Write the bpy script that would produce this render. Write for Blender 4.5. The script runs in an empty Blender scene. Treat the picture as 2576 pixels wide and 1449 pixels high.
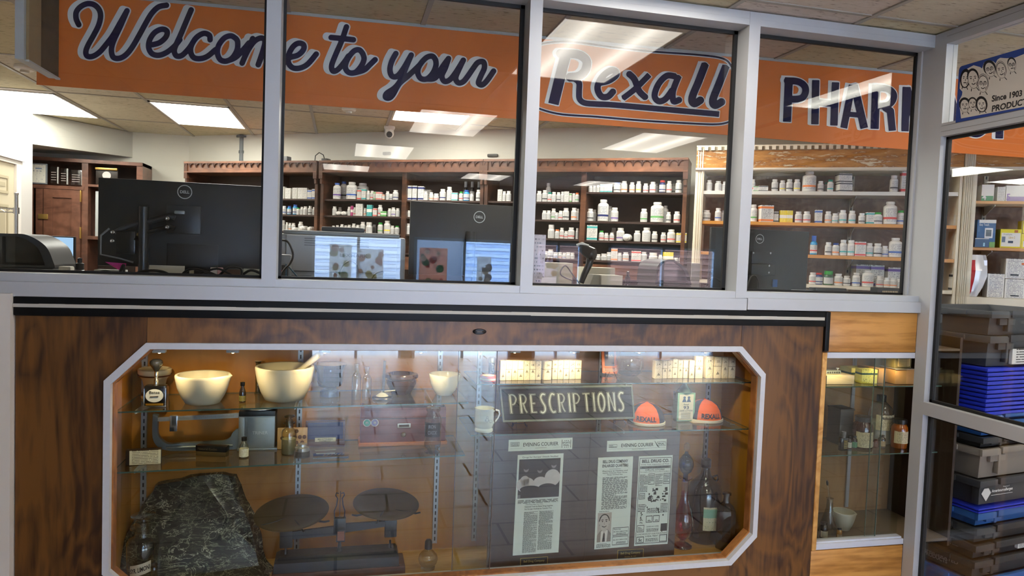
import bpy, bmesh, math, random
from mathutils import Vector, Matrix
from mathutils.geometry import tessellate_polygon
random.seed(7)
PI = math.pi
scene = bpy.context.scene
COL = scene.collection
# ------------------------------------------------------------------ camera
YAW, PITCH, ROLL, FPX = .2344529, -.04741188, .0366246, 1788.74
def cam_axes():
    cy, sy = math.cos(YAW), math.sin(YAW)
    f = Vector((sy, cy, 0)); r = Vector((cy, -sy, 0)); u = Vector((0, 0, 1))
    cp, sp = math.cos(PITCH), math.sin(PITCH)
    f2 = f*cp + u*sp; u2 = u*cp - f*sp
    cr, sr = math.cos(ROLL), math.sin(ROLL)
    return r*cr + u2*sr, u2*cr - r*sr, f2
CR, CU, CF = cam_axes()
EYE = Vector((0, -2.6, 1.55))
cam = bpy.data.cameras.new('camera')
cam.sensor_width = 36; cam.lens = 36*FPX/2576; cam.clip_start = .05
co = bpy.data.objects.new('camera', cam); COL.objects.link(co)
co.matrix_world = Matrix(((CR.x, CU.x, -CF.x, EYE.x), (CR.y, CU.y, -CF.y, EYE.y), (CR.z, CU.z, -CF.z, EYE.z), (0, 0, 0, 1)))
scene.camera = co
scene.view_settings.view_transform = 'Standard'
scene.view_settings.look = 'None'
scene.view_settings.gamma = 1
scene.view_settings.exposure = 0.45
scene.cycles.transparent_max_bounces = 40
scene.cycles.max_bounces = 8
scene.cycles.caustics_reflective = False
scene.cycles.caustics_refractive = False
world = bpy.data.worlds.new('world'); scene.world = world; world.use_nodes = True
world.node_tree.nodes['Background'].inputs[0].default_value = (.74, .85, 1, 1)
world.node_tree.nodes['Background'].inputs[1].default_value = 36.0
PANEL_E = 16.0        # ceiling light panels
SPOT_W = 3.4         # display case spot lamps
def P(px, py, X=None, Y=None, Z=None, S=None):
    """point of a real surface seen at a pixel of the 2576x1449 photograph; S=(ax,ay,slope) is a vertical plane y=ay+slope*(x-ax)"""
    d = CF*FPX + CR*(px-1288) - CU*(py-724.5)
    if S: t = (S[1]+S[2]*(EYE.x-S[0])-EYE.y)/(d.y-S[2]*d.x)
    elif Y is not None: t = (Y-EYE.y)/d.y
    elif X is not None: t = (X-EYE.x)/d.x
    else: t = (Z-EYE.z)/d.z
    return EYE + d*t
def mpp(v): return (Vector(v)-EYE).dot(CF)/FPX      # metres per photo pixel at v
# ------------------------------------------------------------------ materials
def lin(h):
    h = h.lstrip('#'); o = []
    for i in (0, 2, 4):
        v = int(h[i:i+2], 16)/255
        o.append(v/12.92 if v <= .04045 else ((v+.055)/1.055)**2.4)
    return (*o, 1)
MATS = {}
def newmat(name):
    m = bpy.data.materials.new(name); m.use_nodes = True
    return m, m.node_tree, m.node_tree.nodes['Principled BSDF']
def mat(hexc, rough=.5, metal=0, bump=0, scale=40, var=0, emit=0, coat=0, spec=.5, alpha=1):
    key = (hexc, rough, metal, bump, scale, var, emit, coat, spec)
    if key in MATS: return MATS[key]
    m, nt, b = newmat('m_'+hexc.strip('#')); N, L = nt.nodes, nt.links
    b.inputs['Base Color'].default_value = lin(hexc); b.inputs['Roughness'].default_value = rough
    b.inputs['Metallic'].default_value = metal; b.inputs['Coat Weight'].default_value = coat
    b.inputs['Specular IOR Level'].default_value = spec
    if emit:
        b.inputs['Emission Color'].default_value = lin(hexc); b.inputs['Emission Strength'].default_value = emit
    if bump or var:
        tc = N.new('ShaderNodeTexCoord'); n = N.new('ShaderNodeTexNoise'); n.inputs['Scale'].default_value = scale
        n.inputs['Detail'].default_value = 5; L.new(tc.outputs['Object'], n.inputs['Vector'])
        if var:
            mx = N.new('ShaderNodeMixRGB'); c = lin(hexc)
            mx.inputs[1].default_value = (*[max(0, x*(1-var)) for x in c[:3]], 1); mx.inputs[2].default_value = (*[min(1, x*(1+var)) for x in c[:3]], 1)
            L.new(n.outputs[0], mx.inputs[0]); L.new(mx.outputs[0], b.inputs['Base Color'])
        if bump:
            bp = N.new('ShaderNodeBump'); bp.inputs['Strength'].default_value = bump; bp.inputs['Distance'].default_value = .002
            L.new(n.outputs[0], bp.inputs['Height']); L.new(bp.outputs[0], b.inputs['Normal'])
    MATS[key] = m; return m
def ramp(N, stops):
    r = N.new('ShaderNodeValToRGB'); e = r.color_ramp.elements
    while len(e) > 1: e.remove(e[-1])
    e[0].position = stops[0][0]; e[0].color = lin(stops[0][1])
    for p, c in stops[1:]:
        x = e.new(p); x.color = lin(c)
    return r
def wood(name, dark, mid, light, scale=(3, 3, .6), swirl=6, rough=.3, coat=.3, detail=.5, waves=8):
    m, nt, b = newmat(name); N, L = nt.nodes, nt.links
    tc = N.new('ShaderNodeTexCoord'); mp = N.new('ShaderNodeMapping'); mp.inputs['Scale'].default_value = scale
    L.new(tc.outputs['Object'], mp.inputs[0])
    n1 = N.new('ShaderNodeTexNoise'); n1.inputs['Scale'].default_value = 1.6; n1.inputs['Detail'].default_value = 3
    n1.inputs['Distortion'].default_value = .8; L.new(mp.outputs[0], n1.inputs['Vector'])
    mu = N.new('ShaderNodeMath'); mu.operation = 'MULTIPLY'; mu.inputs[1].default_value = waves; L.new(n1.outputs[0], mu.inputs[0])
    si = N.new('ShaderNodeMath'); si.operation = 'PINGPONG'; si.inputs[1].default_value = .5; L.new(mu.outputs[0], si.inputs[0])
    mp2 = N.new('ShaderNodeMapping'); mp2.inputs['Scale'].default_value = (scale[0]*swirl*4, scale[1]*swirl*4, scale[2]*swirl)
    L.new(tc.outputs['Object'], mp2.inputs[0])
    n2 = N.new('ShaderNodeTexNoise'); n2.inputs['Scale'].default_value = 1.5; n2.inputs['Detail'].default_value = 8; L.new(mp2.outputs[0], n2.inputs['Vector'])
    n3 = N.new('ShaderNodeTexNoise'); n3.inputs['Scale'].default_value = .9; L.new(mp.outputs[0], n3.inputs['Vector'])
    a = N.new('ShaderNodeMath'); a.operation = 'MULTIPLY_ADD'; a.inputs[1].default_value = .62*detail; L.new(si.outputs[0], a.inputs[0]); L.new(n3.outputs[0], a.inputs[2])
    a2 = N.new('ShaderNodeMath'); a2.operation = 'MULTIPLY_ADD'; a2.inputs[1].default_value = detail; L.new(n2.outputs[0], a2.inputs[0]); L.new(a.outputs[0], a2.inputs[2])
    r = ramp(N, [(.50, dark), (.76, mid), (1.0, light)]); L.new(a2.outputs[0], r.inputs[0])
    L.new(r.outputs[0], b.inputs['Base Color']); b.inputs['Roughness'].default_value = rough; b.inputs['Coat Weight'].default_value = coat
    b.inputs['Coat Roughness'].default_value = .15
    return m
def pane(name, tint='#ffffff', ior=1.5, refl=1.0, rough=0.0):
    """thin clear glass: straight-through transmission plus Fresnel reflection"""
    m, nt, b = newmat(name); N, L = nt.nodes, nt.links; N.remove(b)
    o = N['Material Output']; t = N.new('ShaderNodeBsdfTransparent'); t.inputs[0].default_value = lin(tint)
    g = N.new('ShaderNodeBsdfGlossy'); g.inputs['Roughness'].default_value = rough
    f = N.new('ShaderNodeFresnel'); gm = N.new('ShaderNodeNewGeometry'); iv = N.new('ShaderNodeMapRange')   # same reflectance from either side
    iv.inputs[3].default_value = ior; iv.inputs[4].default_value = 1/ior; L.new(gm.outputs['Backfacing'], iv.inputs[0]); L.new(iv.outputs[0], f.inputs[0])
    mu = N.new('ShaderNodeMath'); mu.operation = 'MULTIPLY'; mu.inputs[1].default_value = refl; mu.use_clamp = True
    x = N.new('ShaderNodeMixShader')
    L.new(f.outputs[0], mu.inputs[0]); L.new(mu.outputs[0], x.inputs[0]); L.new(t.outputs[0], x.inputs[1]); L.new(g.outputs[0], x.inputs[2]); L.new(x.outputs[0], o.inputs[0])
    return m
def printed(name, paper, ink, rows=14, cols=5, gap=.35, band=None, band_c=None, top=None, top_c=None, fill=.75):
    """paper with rows of printing: rows of small ink dashes in the object's own box, with an optional coloured band"""
    m, nt, b = newmat(name); N, L = nt.nodes, nt.links
    tc = N.new('ShaderNodeTexCoord'); sp = N.new('ShaderNodeSeparateXYZ'); L.new(tc.outputs['Generated'], sp.inputs[0])
    def mth(op, a, c=None, d=None):
        n = N.new('ShaderNodeMath'); n.operation = op
        for i, v in enumerate((a, c, d)):
            if v is None: continue
            if isinstance(v, (int, float)): n.inputs[i].default_value = v
            else: L.new(v, n.inputs[i])
        return n.outputs[0]
    x, z = sp.outputs[0], sp.outputs[2]
    row = mth('FRACT', mth('MULTIPLY', z, rows)); inrow = mth('GREATER_THAN', row, 1-gap)
    fl = mth('FLOOR', mth('MULTIPLY', z, rows))
    cmb = N.new('ShaderNodeCombineXYZ'); L.new(mth('MULTIPLY', x, cols*6), cmb.inputs[0]); L.new(mth('MULTIPLY', fl, 7.3), cmb.inputs[1])
    ns = N.new('ShaderNodeTexNoise'); ns.inputs['Scale'].default_value = 1; ns.inputs['Detail'].default_value = 2; L.new(cmb.outputs[0], ns.inputs['Vector'])
    dash = mth('GREATER_THAN', ns.outputs[0], 1-fill)
    mar = mth('MULTIPLY', mth('GREATER_THAN', x, .08), mth('LESS_THAN', x, .92))
    k = mth('MULTIPLY', mth('MULTIPLY', inrow, dash), mar)
    mx = N.new('ShaderNodeMixRGB'); mx.inputs[1].default_value = lin(paper); mx.inputs[2].default_value = lin(ink); L.new(k, mx.inputs[0])
    out = mx.outputs[0]
    for rng, cc in ((band, band_c), (top, top_c)):
        if rng:
            kk = mth('MULTIPLY', mth('GREATER_THAN', z, rng[0]), mth('LESS_THAN', z, rng[1]))
            m2 = N.new('ShaderNodeMixRGB'); L.new(kk, m2.inputs[0]); L.new(out, m2.inputs[1]); m2.inputs[2].default_value = lin(cc); out = m2.outputs[0]
    L.new(out, b.inputs['Base Color']); b.inputs['Roughness'].default_value = .55
    return m
# ------------------------------------------------------------------ mesh helpers
V = Vector
def frame_of(d):
    d = V(d).normalized(); a = V((0, 0, 1)) if abs(d.z) < .9 else V((1, 0, 0))
    s = d.cross(a).normalized(); return s, s.cross(d).normalized()
class MB:
    def __init__(s): s.v = []; s.f = []; s.m = []
    def add(s, vs, fs, m=0):
        o = len(s.v); s.v += [tuple(p) for p in vs]
        for f in fs: s.f.append([o+i for i in f]); s.m.append(m)
        return s
    def box(s, x0, x1, y0, y1, z0, z1, m=0):
        return s.add([(x0,y0,z0),(x1,y0,z0),(x1,y1,z0),(x0,y1,z0),(x0,y0,z1),(x1,y0,z1),(x1,y1,z1),(x0,y1,z1)],
            [(0,3,2,1),(4,5,6,7),(0,1,5,4),(1,2,6,5),(2,3,7,6),(3,0,4,7)], m)
    def bbox(s, x0, x1, y0, y1, z0, z1, b=.003, m=0):
        """box with chamfered edges"""
        bm = bmesh.new(); bmesh.ops.create_cube(bm, size=1)
        for v in bm.verts: v.co = V(((x0+x1)/2+v.co.x*(x1-x0), (y0+y1)/2+v.co.y*(y1-y0), (z0+z1)/2+v.co.z*(z1-z0)))
        b = min(b, (x1-x0)*.45, (y1-y0)*.45, (z1-z0)*.45)
        bmesh.ops.bevel(bm, geom=bm.edges[:]+bm.verts[:], offset=b, segments=2, affect='EDGES', profile=.6)
        return s.bm(bm, m)
    def bm(s, bm, m=0):
        bm.verts.index_update(); s.add([v.co for v in bm.verts], [[v.index for v in f.verts] for f in bm.faces], m); bm.free(); return s
    def lathe(s, prof, n=24, c=(0, 0, 0), m=0, sx=1, sy=1, a0=0, a1=2*PI, deform=None):
        vs, fs = [], []; full = abs(a1-a0-2*PI) < 1e-6; k = n if full else n+1
        for r, z in prof:
            for i in range(k):
                a = a0+(a1-a0)*i/n; p = V((c[0]+r*math.cos(a)*sx, c[1]+r*math.sin(a)*sy, c[2]+z))
                vs.append(deform(p, a, r, z) if deform else p)
        for j in range(len(prof)-1):
            for i in range(n):
                a, b = j*k+i, j*k+(i+1) % k; d, e = a+k, (j+1)*k+(i+1) % k
                f = [a, b, e, d]
                if prof[j][0] < 1e-6: f = [a, e, d]
                elif prof[j+1][0] < 1e-6: f = [a, b, d]
                fs.append(f)
        if full:
            if prof[0][0] > 1e-6: fs.append(list(range(n))[::-1])
            if prof[-1][0] > 1e-6: fs.append([(len(prof)-1)*k+i for i in range(n)])
        return s.add(vs, fs, m)
    def tube(s, pts, r, n=8, m=0, caps=True):
        pts = [V(p) for p in pts]; vs, fs = [], []; rs = r if isinstance(r, (list, tuple)) else [r]*len(pts)
        a, b = frame_of(pts[1]-pts[0])
        for i, p in enumerate(pts):
            d = (pts[min(i+1, len(pts)-1)]-pts[max(i-1, 0)]).normalized()
            a = (a-d*a.dot(d)).normalized(); b = d.cross(a)
            vs += [p+(a*math.cos(2*PI*k/n)+b*math.sin(2*PI*k/n))*rs[i] for k in range(n)]
        for j in range(len(pts)-1):
            for k in range(n): fs.append([j*n+k, j*n+(k+1) % n, (j+1)*n+(k+1) % n, (j+1)*n+k])
        if caps: fs += [list(range(n))[::-1], [(len(pts)-1)*n+k for k in range(n)]]
        return s.add(vs, fs, m)
    def prism(s, poly, o, U, W, d, m=0):
        """polygon (u,w) on the plane o+u*U+w*W, extruded by vector d"""
        o, U, W, d = V(o), V(U), V(W), V(d); n = len(poly)
        a = [o+U*p[0]+W*p[1] for p in poly]
        tri = tessellate_polygon([[V((p[0], p[1], 0)) for p in poly]])
        fs = [tuple(t) for t in tri]+[tuple(i+n for i in t[::-1]) for t in tri]+[(i, (i+1) % n, n+(i+1) % n, n+i) for i in range(n)]
        return s.add(a+[p+d for p in a], fs, m)
    def quad(s, a, b, c, d, m=0): return s.add([a, b, c, d], [(0, 1, 2, 3)], m)
    def slab(s, quad, d, m=0):
        """four corners extruded by vector d"""
        q = [V(p) for p in quad]; d = V(d)
        return s.add(q+[p+d for p in q], [(0,1,2,3),(7,6,5,4),(0,4,5,1),(1,5,6,2),(2,6,7,3),(3,7,4,0)], m)
    def build(s, name, mats, parent=None, world=False, smooth=40, **props):
        me = bpy.data.meshes.new(name); me.from_pydata(s.v, [], s.f)
        for i, m in enumerate(mats if isinstance(mats, (list, tuple)) else [mats]): me.materials.append(m)
        me.polygons.foreach_set('material_index', s.m)
        if smooth:
            bm = bmesh.new(); bm.from_mesh(me); bmesh.ops.recalc_face_normals(bm, faces=bm.faces[:]) if smooth > 0 else 0
            lim = math.radians(abs(smooth))
            for f in bm.faces: f.smooth = True
            for e in bm.edges: e.smooth = len(e.link_faces) == 2 and e.calc_face_angle(0) < lim
            bm.to_mesh(me); bm.free()
        me.update()
        o = bpy.data.objects.new(name, me); COL.objects.link(o)
        if parent:
            o.parent = parent
            if world:
                r = parent
                off = V((0, 0, 0))
                while r: off += r.location; r = r.parent
                o.location = -off
        for k, v in props.items(): o[k] = v
        return o
def thing(name, label, cat, loc=(0, 0, 0), rz=0, group=None, kind=None):
    o = bpy.data.objects.new(name, None); COL.objects.link(o); o.location = loc; o.rotation_euler = (0, 0, rz)
    o.empty_display_size = .02; o['label'] = label; o['category'] = cat
    if group: o['group'] = group
    if kind: o['kind'] = kind
    return o
def copy_thing(src, loc, label, scale=(1, 1, 1), rz=0, group=None, rx=0):
    r = src.copy(); COL.objects.link(r); r.location = loc; r.scale = scale; r.rotation_euler = (rx, 0, rz); r['label'] = label
    if group: r['group'] = group
    for ch in src.children:
        c = ch.copy(); COL.objects.link(c); c.parent = r
    return r
# ------------------------------------------------------------------ lettering
_glyph = {}
def text_mesh(body, bold=0, shear=0, align=None):
    key = (body, bold, shear)
    if key not in _glyph:
        cu = bpy.data.curves.new('t', 'FONT'); cu.body = body; cu.offset = bold; cu.shear = shear; cu.resolution_u = 3
        o = bpy.data.objects.new('t', cu); COL.objects.link(o); bpy.context.view_layer.update()
        me = bpy.data.meshes.new_from_object(o.evaluated_get(bpy.context.evaluated_depsgraph_get()))
        vs = [v.co.copy() for v in me.vertices]; fs = [list(p.vertices) for p in me.polygons]
        bpy.data.objects.remove(o); bpy.data.curves.remove(cu); bpy.data.meshes.remove(me)
        x0, x1 = min(v.x for v in vs), max(v.x for v in vs); y0, y1 = min(v.y for v in vs), max(v.y for v in vs)
        _glyph[key] = ([((v.x-x0)/(x1-x0), (v.y-y0)/(y1-y0)) for v in vs], fs)
    return _glyph[key]
def text(mb, body, o, U, W, m=0, bold=0, shear=0):
    """lettering filling the rectangle o, o+U, o+W"""
    vs, fs = text_mesh(body, bold, shear); o, U, W = V(o), V(U), V(W)
    return mb.add([o+U*a+W*b for a, b in vs], fs, m)
def spline(pts, n=6):
    out = []
    for i in range(len(pts)-1):
        p0, p1, p2, p3 = pts[max(i-1, 0)], pts[i], pts[i+1], pts[min(i+2, len(pts)-1)]
        for k in range(n):
            t = k/n
            out.append(tuple(.5*((2*p1[j])+(-p0[j]+p2[j])*t+(2*p0[j]-5*p1[j]+4*p2[j]-p3[j])*t*t+(-p0[j]+3*p1[j]-3*p2[j]+p3[j])*t**3) for j in (0, 1)))
    return out+[tuple(pts[-1])]
def ribbon(mb, pts, r, fn, m=0, rnd=True, n=10):
    """flat stroke of radius r along 2-D points; fn maps 2-D to 3-D"""
    L = len(pts); left, right = [], []
    for i in range(L):
        a, b = pts[max(i-1, 0)], pts[min(i+1, L-1)]; dx, dy = b[0]-a[0], b[1]-a[1]; q = math.hypot(dx, dy) or 1
        nx, ny = -dy/q*r, dx/q*r; left.append((pts[i][0]+nx, pts[i][1]+ny)); right.append((pts[i][0]-nx, pts[i][1]-ny))
    mb.add([fn(*p) for p in left+right], [(i, i+1, L+i+1, L+i) for i in range(L-1)], m)
    if rnd:
        for p in (pts if rnd == 'all' else (pts[0], pts[-1])):
            mb.add([fn(p[0]+r*math.cos(2*PI*k/n), p[1]+r*math.sin(2*PI*k/n)) for k in range(n)], [tuple(range(n))], m)

def shape(mb, strokes, fn, step, m=0):
    """one clean flat outline covering all strokes: (points, radius, square) -> cells of a distance field"""
    import numpy as np
    xs = [p[0] for s in strokes for p in s[0]]; ys = [p[1] for s in strokes for p in s[0]]; R = max(s[1] for s in strokes)+2*step
    x0, y0 = min(xs)-R, min(ys)-R; nx, ny = int((max(xs)+R-x0)/step)+2, int((max(ys)+R-y0)/step)+2
    F = np.full((ny, nx), -1e3)
    def window(ax, ay, bx, by, r):
        i0, i1 = max(0, int((min(ax, bx)-r-x0)/step)-1), min(nx, int((max(ax, bx)+r-x0)/step)+3)
        j0, j1 = max(0, int((min(ay, by)-r-y0)/step)-1), min(ny, int((max(ay, by)+r-y0)/step)+3)
        return i0, i1, j0, j1
    for pts, r, sq in strokes:
        for k in range(len(pts)-1):
            (ax, ay), (bx, by) = pts[k], pts[k+1]; L = math.hypot(bx-ax, by-ay)
            if L < 1e-9: continue
            i0, i1, j0, j1 = window(ax, ay, bx, by, r*1.5+step); X, Y = np.meshgrid(x0+np.arange(i0, i1)*step, y0+np.arange(j0, j1)*step)
            ux, uy = (bx-ax)/L, (by-ay)/L; t = (X-ax)*ux+(Y-ay)*uy; w = np.abs((X-ax)*uy-(Y-ay)*ux)
            if sq:
                e0, e1 = (sq-1 if k == 0 else 0), (sq-1 if k == len(pts)-2 else 0)
                v = np.minimum(r-w, np.minimum(t+e0, L+e1-t))
                if k < len(pts)-2: v = np.maximum(v, r-np.hypot(X-bx, Y-by))
            else: v = r-np.hypot(np.clip(t, 0, L)-t, w)
            F[j0:j1, i0:i1] = np.maximum(F[j0:j1, i0:i1], v)
    ins = F > 0; cache = {}; fs = []
    def vert(key, x, y):
        if key not in cache: cache[key] = len(mb.v); mb.v.append(tuple(fn(x, y)))
        return cache[key]
    for j in range(ny-1):
        i = 0
        while i < nx-1:
            c = (ins[j, i], ins[j, i+1], ins[j+1, i+1], ins[j+1, i])
            if not any(c): i += 1; continue
            if all(c):
                k = i
                while k < nx-1 and ins[j, k+1] and ins[j+1, k+1] and k-i < 40: k += 1
                q = [(i, j), (k, j), (k, j+1), (i, j+1)]
                mb.f.append([vert((a, b), x0+a*step, y0+b*step) for a, b in q]); mb.m.append(m); i = k; continue
            poly = []; cs = [(i, j), (i+1, j), (i+1, j+1), (i, j+1)]
            for e in range(4):
                a, b = cs[e], cs[(e+1) % 4]; fa, fb_ = F[a[1], a[0]], F[b[1], b[0]]
                if fa > 0: poly.append(vert(a, x0+a[0]*step, y0+a[1]*step))
                if (fa > 0) != (fb_ > 0):
                    t = fa/(fa-fb_); poly.append(vert((min(a, b), max(a, b)), x0+(a[0]+(b[0]-a[0])*t)*step, y0+(a[1]+(b[1]-a[1])*t)*step))
            if len(poly) >= 3: mb.f.append(poly); mb.m.append(m)
            i += 1
    return mb
# ------------------------------------------------------------------ shared materials
ALU = mat('#b9bcbf', .45, .1, spec=.35); ALU_D = mat('#8f8f8c', .4, .3); GASKET = mat('#0b0b0c', .6)
WHITE = mat('#e6e4df', .55); CREAM = mat('#d8cfb8', .6); BLACK = mat('#0d0d0e', .45); DGREY = mat('#2b2c2e', .5); GREY = mat('#8d8f90', .5)
WALLM = mat('#cbc9bd', .8, bump=.15, scale=60); CHROME = mat('#d5d5d5', .18, 1); NAVY = mat('#130e3c', .6, spec=.2); INKW = mat('#e8e8e6', .5)
def ceiling_mat():
    m, nt, b = newmat('ceiling_tile'); N, L = nt.nodes, nt.links
    tc = N.new('ShaderNodeTexCoord'); mp = N.new('ShaderNodeMapping'); mp.inputs['Scale'].default_value = (26, 90, 1)
    L.new(tc.outputs['Object'], mp.inputs[0]); n = N.new('ShaderNodeTexNoise'); n.inputs['Scale'].default_value = 1; n.inputs['Detail'].default_value = 3
    L.new(mp.outputs[0], n.inputs['Vector']); r = ramp(N, [(.28, '#8f867a'), (.40, '#d3cdc3'), (.7, '#dbd6ce')])
    L.new(n.outputs[0], r.inputs[0])
    # some tiles are yellower than others
    vo = N.new('ShaderNodeTexWhiteNoise'); vo.noise_dimensions = '2D'
    mp2 = N.new('ShaderNodeMapping'); mp2.inputs['Scale'].default_value = (1/.575, 1/1.03, 1); mp2.inputs['Location'].default_value = (-.895/.575+5, .1/1.03+5, 0)
    L.new(tc.outputs['Object'], mp2.inputs[0])
    fl = N.new('ShaderNodeVectorMath'); fl.operation = 'FLOOR'; L.new(mp2.outputs[0], fl.inputs[0]); L.new(fl.outputs[0], vo.inputs['Vector'])
    mx = N.new('ShaderNodeMixRGB'); mx.blend_type = 'MULTIPLY'; L.new(r.outputs[0], mx.inputs[1]); mx.inputs[0].default_value = 1
    r2 = ramp(N, [(0, '#efe8c4'), (.5, '#f1ecd8'), (1, '#f3ebe6')]); L.new(vo.outputs[0], r2.inputs[0]); L.new(r2.outputs[0], mx.inputs[2])
    L.new(mx.outputs[0], b.inputs['Base Color']); b.inputs['Roughness'].default_value = .9
    return m
def floor_mat():
    m, nt, b = newmat('plank_floor'); N, L = nt.nodes, nt.links
    tc = N.new('ShaderNodeTexCoord'); br = N.new('ShaderNodeTexBrick'); br.inputs['Scale'].default_value = 1
    br.inputs['Brick Width'].default_value = .60; br.inputs['Row Height'].default_value = .30; br.inputs['Mortar Size'].default_value = .008
    br.inputs['Color1'].default_value = lin('#cbb3a6'); br.inputs['Color2'].default_value = lin('#b39a8d'); br.inputs['Mortar'].default_value = lin('#3a2a24')
    L.new(tc.outputs['Object'], br.inputs['Vector'])
    mp = N.new('ShaderNodeMapping'); mp.inputs['Scale'].default_value = (2, 30, 1); L.new(tc.outputs['Object'], mp.inputs[0])
    n = N.new('ShaderNodeTexNoise'); n.inputs['Scale'].default_value = 1.5; n.inputs['Detail'].default_value = 6; L.new(mp.outputs[0], n.inputs['Vector'])
    mx = N.new('ShaderNodeMixRGB'); mx.blend_type = 'MULTIPLY'; mx.inputs[0].default_value = .6
    r = ramp(N, [(.3, '#8a7568'), (.7, '#ffffff')]); L.new(n.outputs[0], r.inputs[0]); L.new(br.outputs[0], mx.inputs[1]); L.new(r.outputs[0], mx.inputs[2])
    L.new(mx.outputs[0], b.inputs['Base Color']); rr = N.new('ShaderNodeMapRange'); rr.inputs[3].default_value = .34; rr.inputs[4].default_value = .95; L.new(br.outputs['Fac'], rr.inputs[0]); L.new(rr.outputs[0], b.inputs['Roughness'])
    return m
GLASS_W = pane('partition_glass', '#f8faf9', 1.5, 1.0)
GLASS_C = pane('case_glass', '#f4f7f4', 1.5, 1.05)
def structure(o, label=None): o['kind'] = 'structure'; return o
ZC = 2.56
GX0, GDX = .895, .575
# ------------------------------------------------------------------ shell
o = MB().box(-4.2, 6.6, -7.8, 7.0, -.08, 0).build('floor', floor_mat(), smooth=0, kind='structure')
o = MB().box(-4.2, 6.6, -7.8, 7.0, ZC, ZC+.04).build('ceiling', ceiling_mat(), smooth=0, kind='structure')
mb = MB()
for k in range(-8, 10):
    x = GX0+GDX*k; mb.box(x-.011, x+.011, -7.8, 7.0, ZC-.006, ZC-.0005)
for k in range(-8, 7):
    y = (-.1+1.03*k); mb.box(-4.2, 6.6, y-.009, y+.009, ZC-.005, ZC-.0005)
TBAR = mat('#a59f93', .6)
mb.build('trim_1', TBAR, smooth=0, kind='structure')
# left wall of the pharmacy, with a door in it
XL = -2.44
wl = MB().box(XL-.12, XL, -.3, 3.88, 0, ZC).box(-2.75, XL-.12, 3.78, 3.88, 0, ZC).build('wall_left', mat('#cbc8c4', .8), smooth=0, kind='structure')
DOORM = mat('#cfc5ab', .5); TRIMW = mat('#e9e4de', .45)
d1 = MB().box(XL-.01, XL+.012, 2.70, 3.52, 0, 2.09)
door = d1.build('door_1', DOORM, smooth=0, kind='structure')
def recess(mb, y0, y1, z0, z1, m=0):
    x = XL+.012
    for i, (a, b, c, d) in enumerate(((y0+.02, y1-.02, z1-.02, z1), (y0+.02, y1-.02, z0, z0+.02), (y0, y0+.02, z0, z1), (y1-.02, y1, z0, z1))): mb.box(x, x+.006, a, b, c, d, m)
    mb.box(x, x+.004, y0+.05, y1-.05, z0+.05, z1-.05, m)
mb = MB()
for z0, z1 in ((1.86, 1.99), (1.32, 1.78), (.5, 1.2)):
    recess(mb, 3.17, 3.42, z0, z1); recess(mb, 2.80, 3.05, z0, z1)
mb.build('door_panel', mat('#b9ae93', .5), door, smooth=0)
mb = MB().box(XL, XL+.03, 3.52, 3.60, 0, 2.09).box(XL, XL+.03, 2.60, 3.62, 2.09, 2.12).box(XL, XL+.045, 2.58, 3.64, 2.12, 2.15)
mb.build('trim_2', TRIMW, smooth=0, kind='structure')
# far walls
WS = (1.0, 3.27, -.62)
def ws(x, off=0): return WS[1]+WS[2]*(x-WS[0])+off
MB().box(-4.2, -1.45, 4.75, 4.87, 0, ZC).slab([(-1.45, 4.75, 0), (4.9, ws(4.9), 0), (4.9, ws(4.9), ZC), (-1.45, 4.75, ZC)], (.1, .16, 0)).build('wall_back', WALLM, smooth=0, kind='structure')
MB().box(-4.2, -4.1, -7.8, 4.8, 0, ZC).build('wall_west', WALLM, smooth=0, kind='structure')
MB().box(6.5, 6.6, -7.8, 3, 0, ZC).build('wall_east', WALLM, smooth=0, kind='structure')
MB().slab([(-2.60, 3.86, ZC-.005), (-1.94, 4.75, ZC-.005), (-1.94, 4.75, 2.325), (-2.60, 3.86, 2.30)], (-.5, .35, 0)).build('trim_3', mat('#bdbbb0', .8), smooth=0, kind='structure')
# store room around the camera: shop front with openings to the street
YS = -7.6
def vx(px, py=620): return P(px, py, Y=.18-YS).x
def vz(px, py): return P(px, py, Y=.18-YS).z
ops = [(vx(785), vx(1015)), (vx(1042), vx(1290)), (vx(1345), vx(1462)), (vx(1530), vx(1800))]
zt = 1.75
mb = MB().box(-4.2, 6.6, YS-.1, YS, zt, ZC)
xs = [-4.2]+[v for a in ops for v in a]+[6.6]
for i in range(0, len(xs), 2): mb.box(xs[i], xs[i+1], YS-.1, YS, 0, zt)
mb.build('wall_south', mat('#8d8478', .8), smooth=0, kind='structure')
for i, (a, b) in enumerate(ops):
    mb = MB(); w = .04
    mb.box(a, a+w, YS-.02, YS+.04, 0, zt).box(b-w, b, YS-.02, YS+.04, 0, zt).box(a, b, YS-.02, YS+.04, zt-w, zt).box((a+b)/2-.02, (a+b)/2+.02, YS-.02, YS+.04, 0, zt)
    mb.build('window_%d' % (i+1), mat('#a7c4e6', .4), smooth=0, kind='structure')
# street outside, seen only as a reflection in the partition glass
MB().box(-14, 14, -18, -7.9, -.12, -.08).build('ground', mat('#9aa3ad', .9), smooth=0, kind='structure')
mb = MB().box(-14, 14, -16.2, -16, -.1, 3.0)
bl = thing('shop_building', 'brick shop building across the street with roll shutters pulled down', 'building', (0, -16, -.1))
mb.build('wall', mat('#4b586c', .8), bl, True, smooth=0)
for (a, b, c) in ((vx(1345)*1.78, vx(1480)*1.78, '#5a403c'), (vx(1530)*1.78, vx(1840)*1.78, '#5a403c'), (vx(1170)*1.78, vx(1310)*1.78, '#a8c4e8'), (-1.6, vx(1010)*1.78, '#c5d5ea')):
    mb = MB()
    for k in range(30): mb.box(a, b, -15.98, -15.90-.06*(k % 2), k*.09, k*.09+.085)
    mb.build('roll_shutter', mat(c, .6), bl, True, smooth=0)
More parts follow.
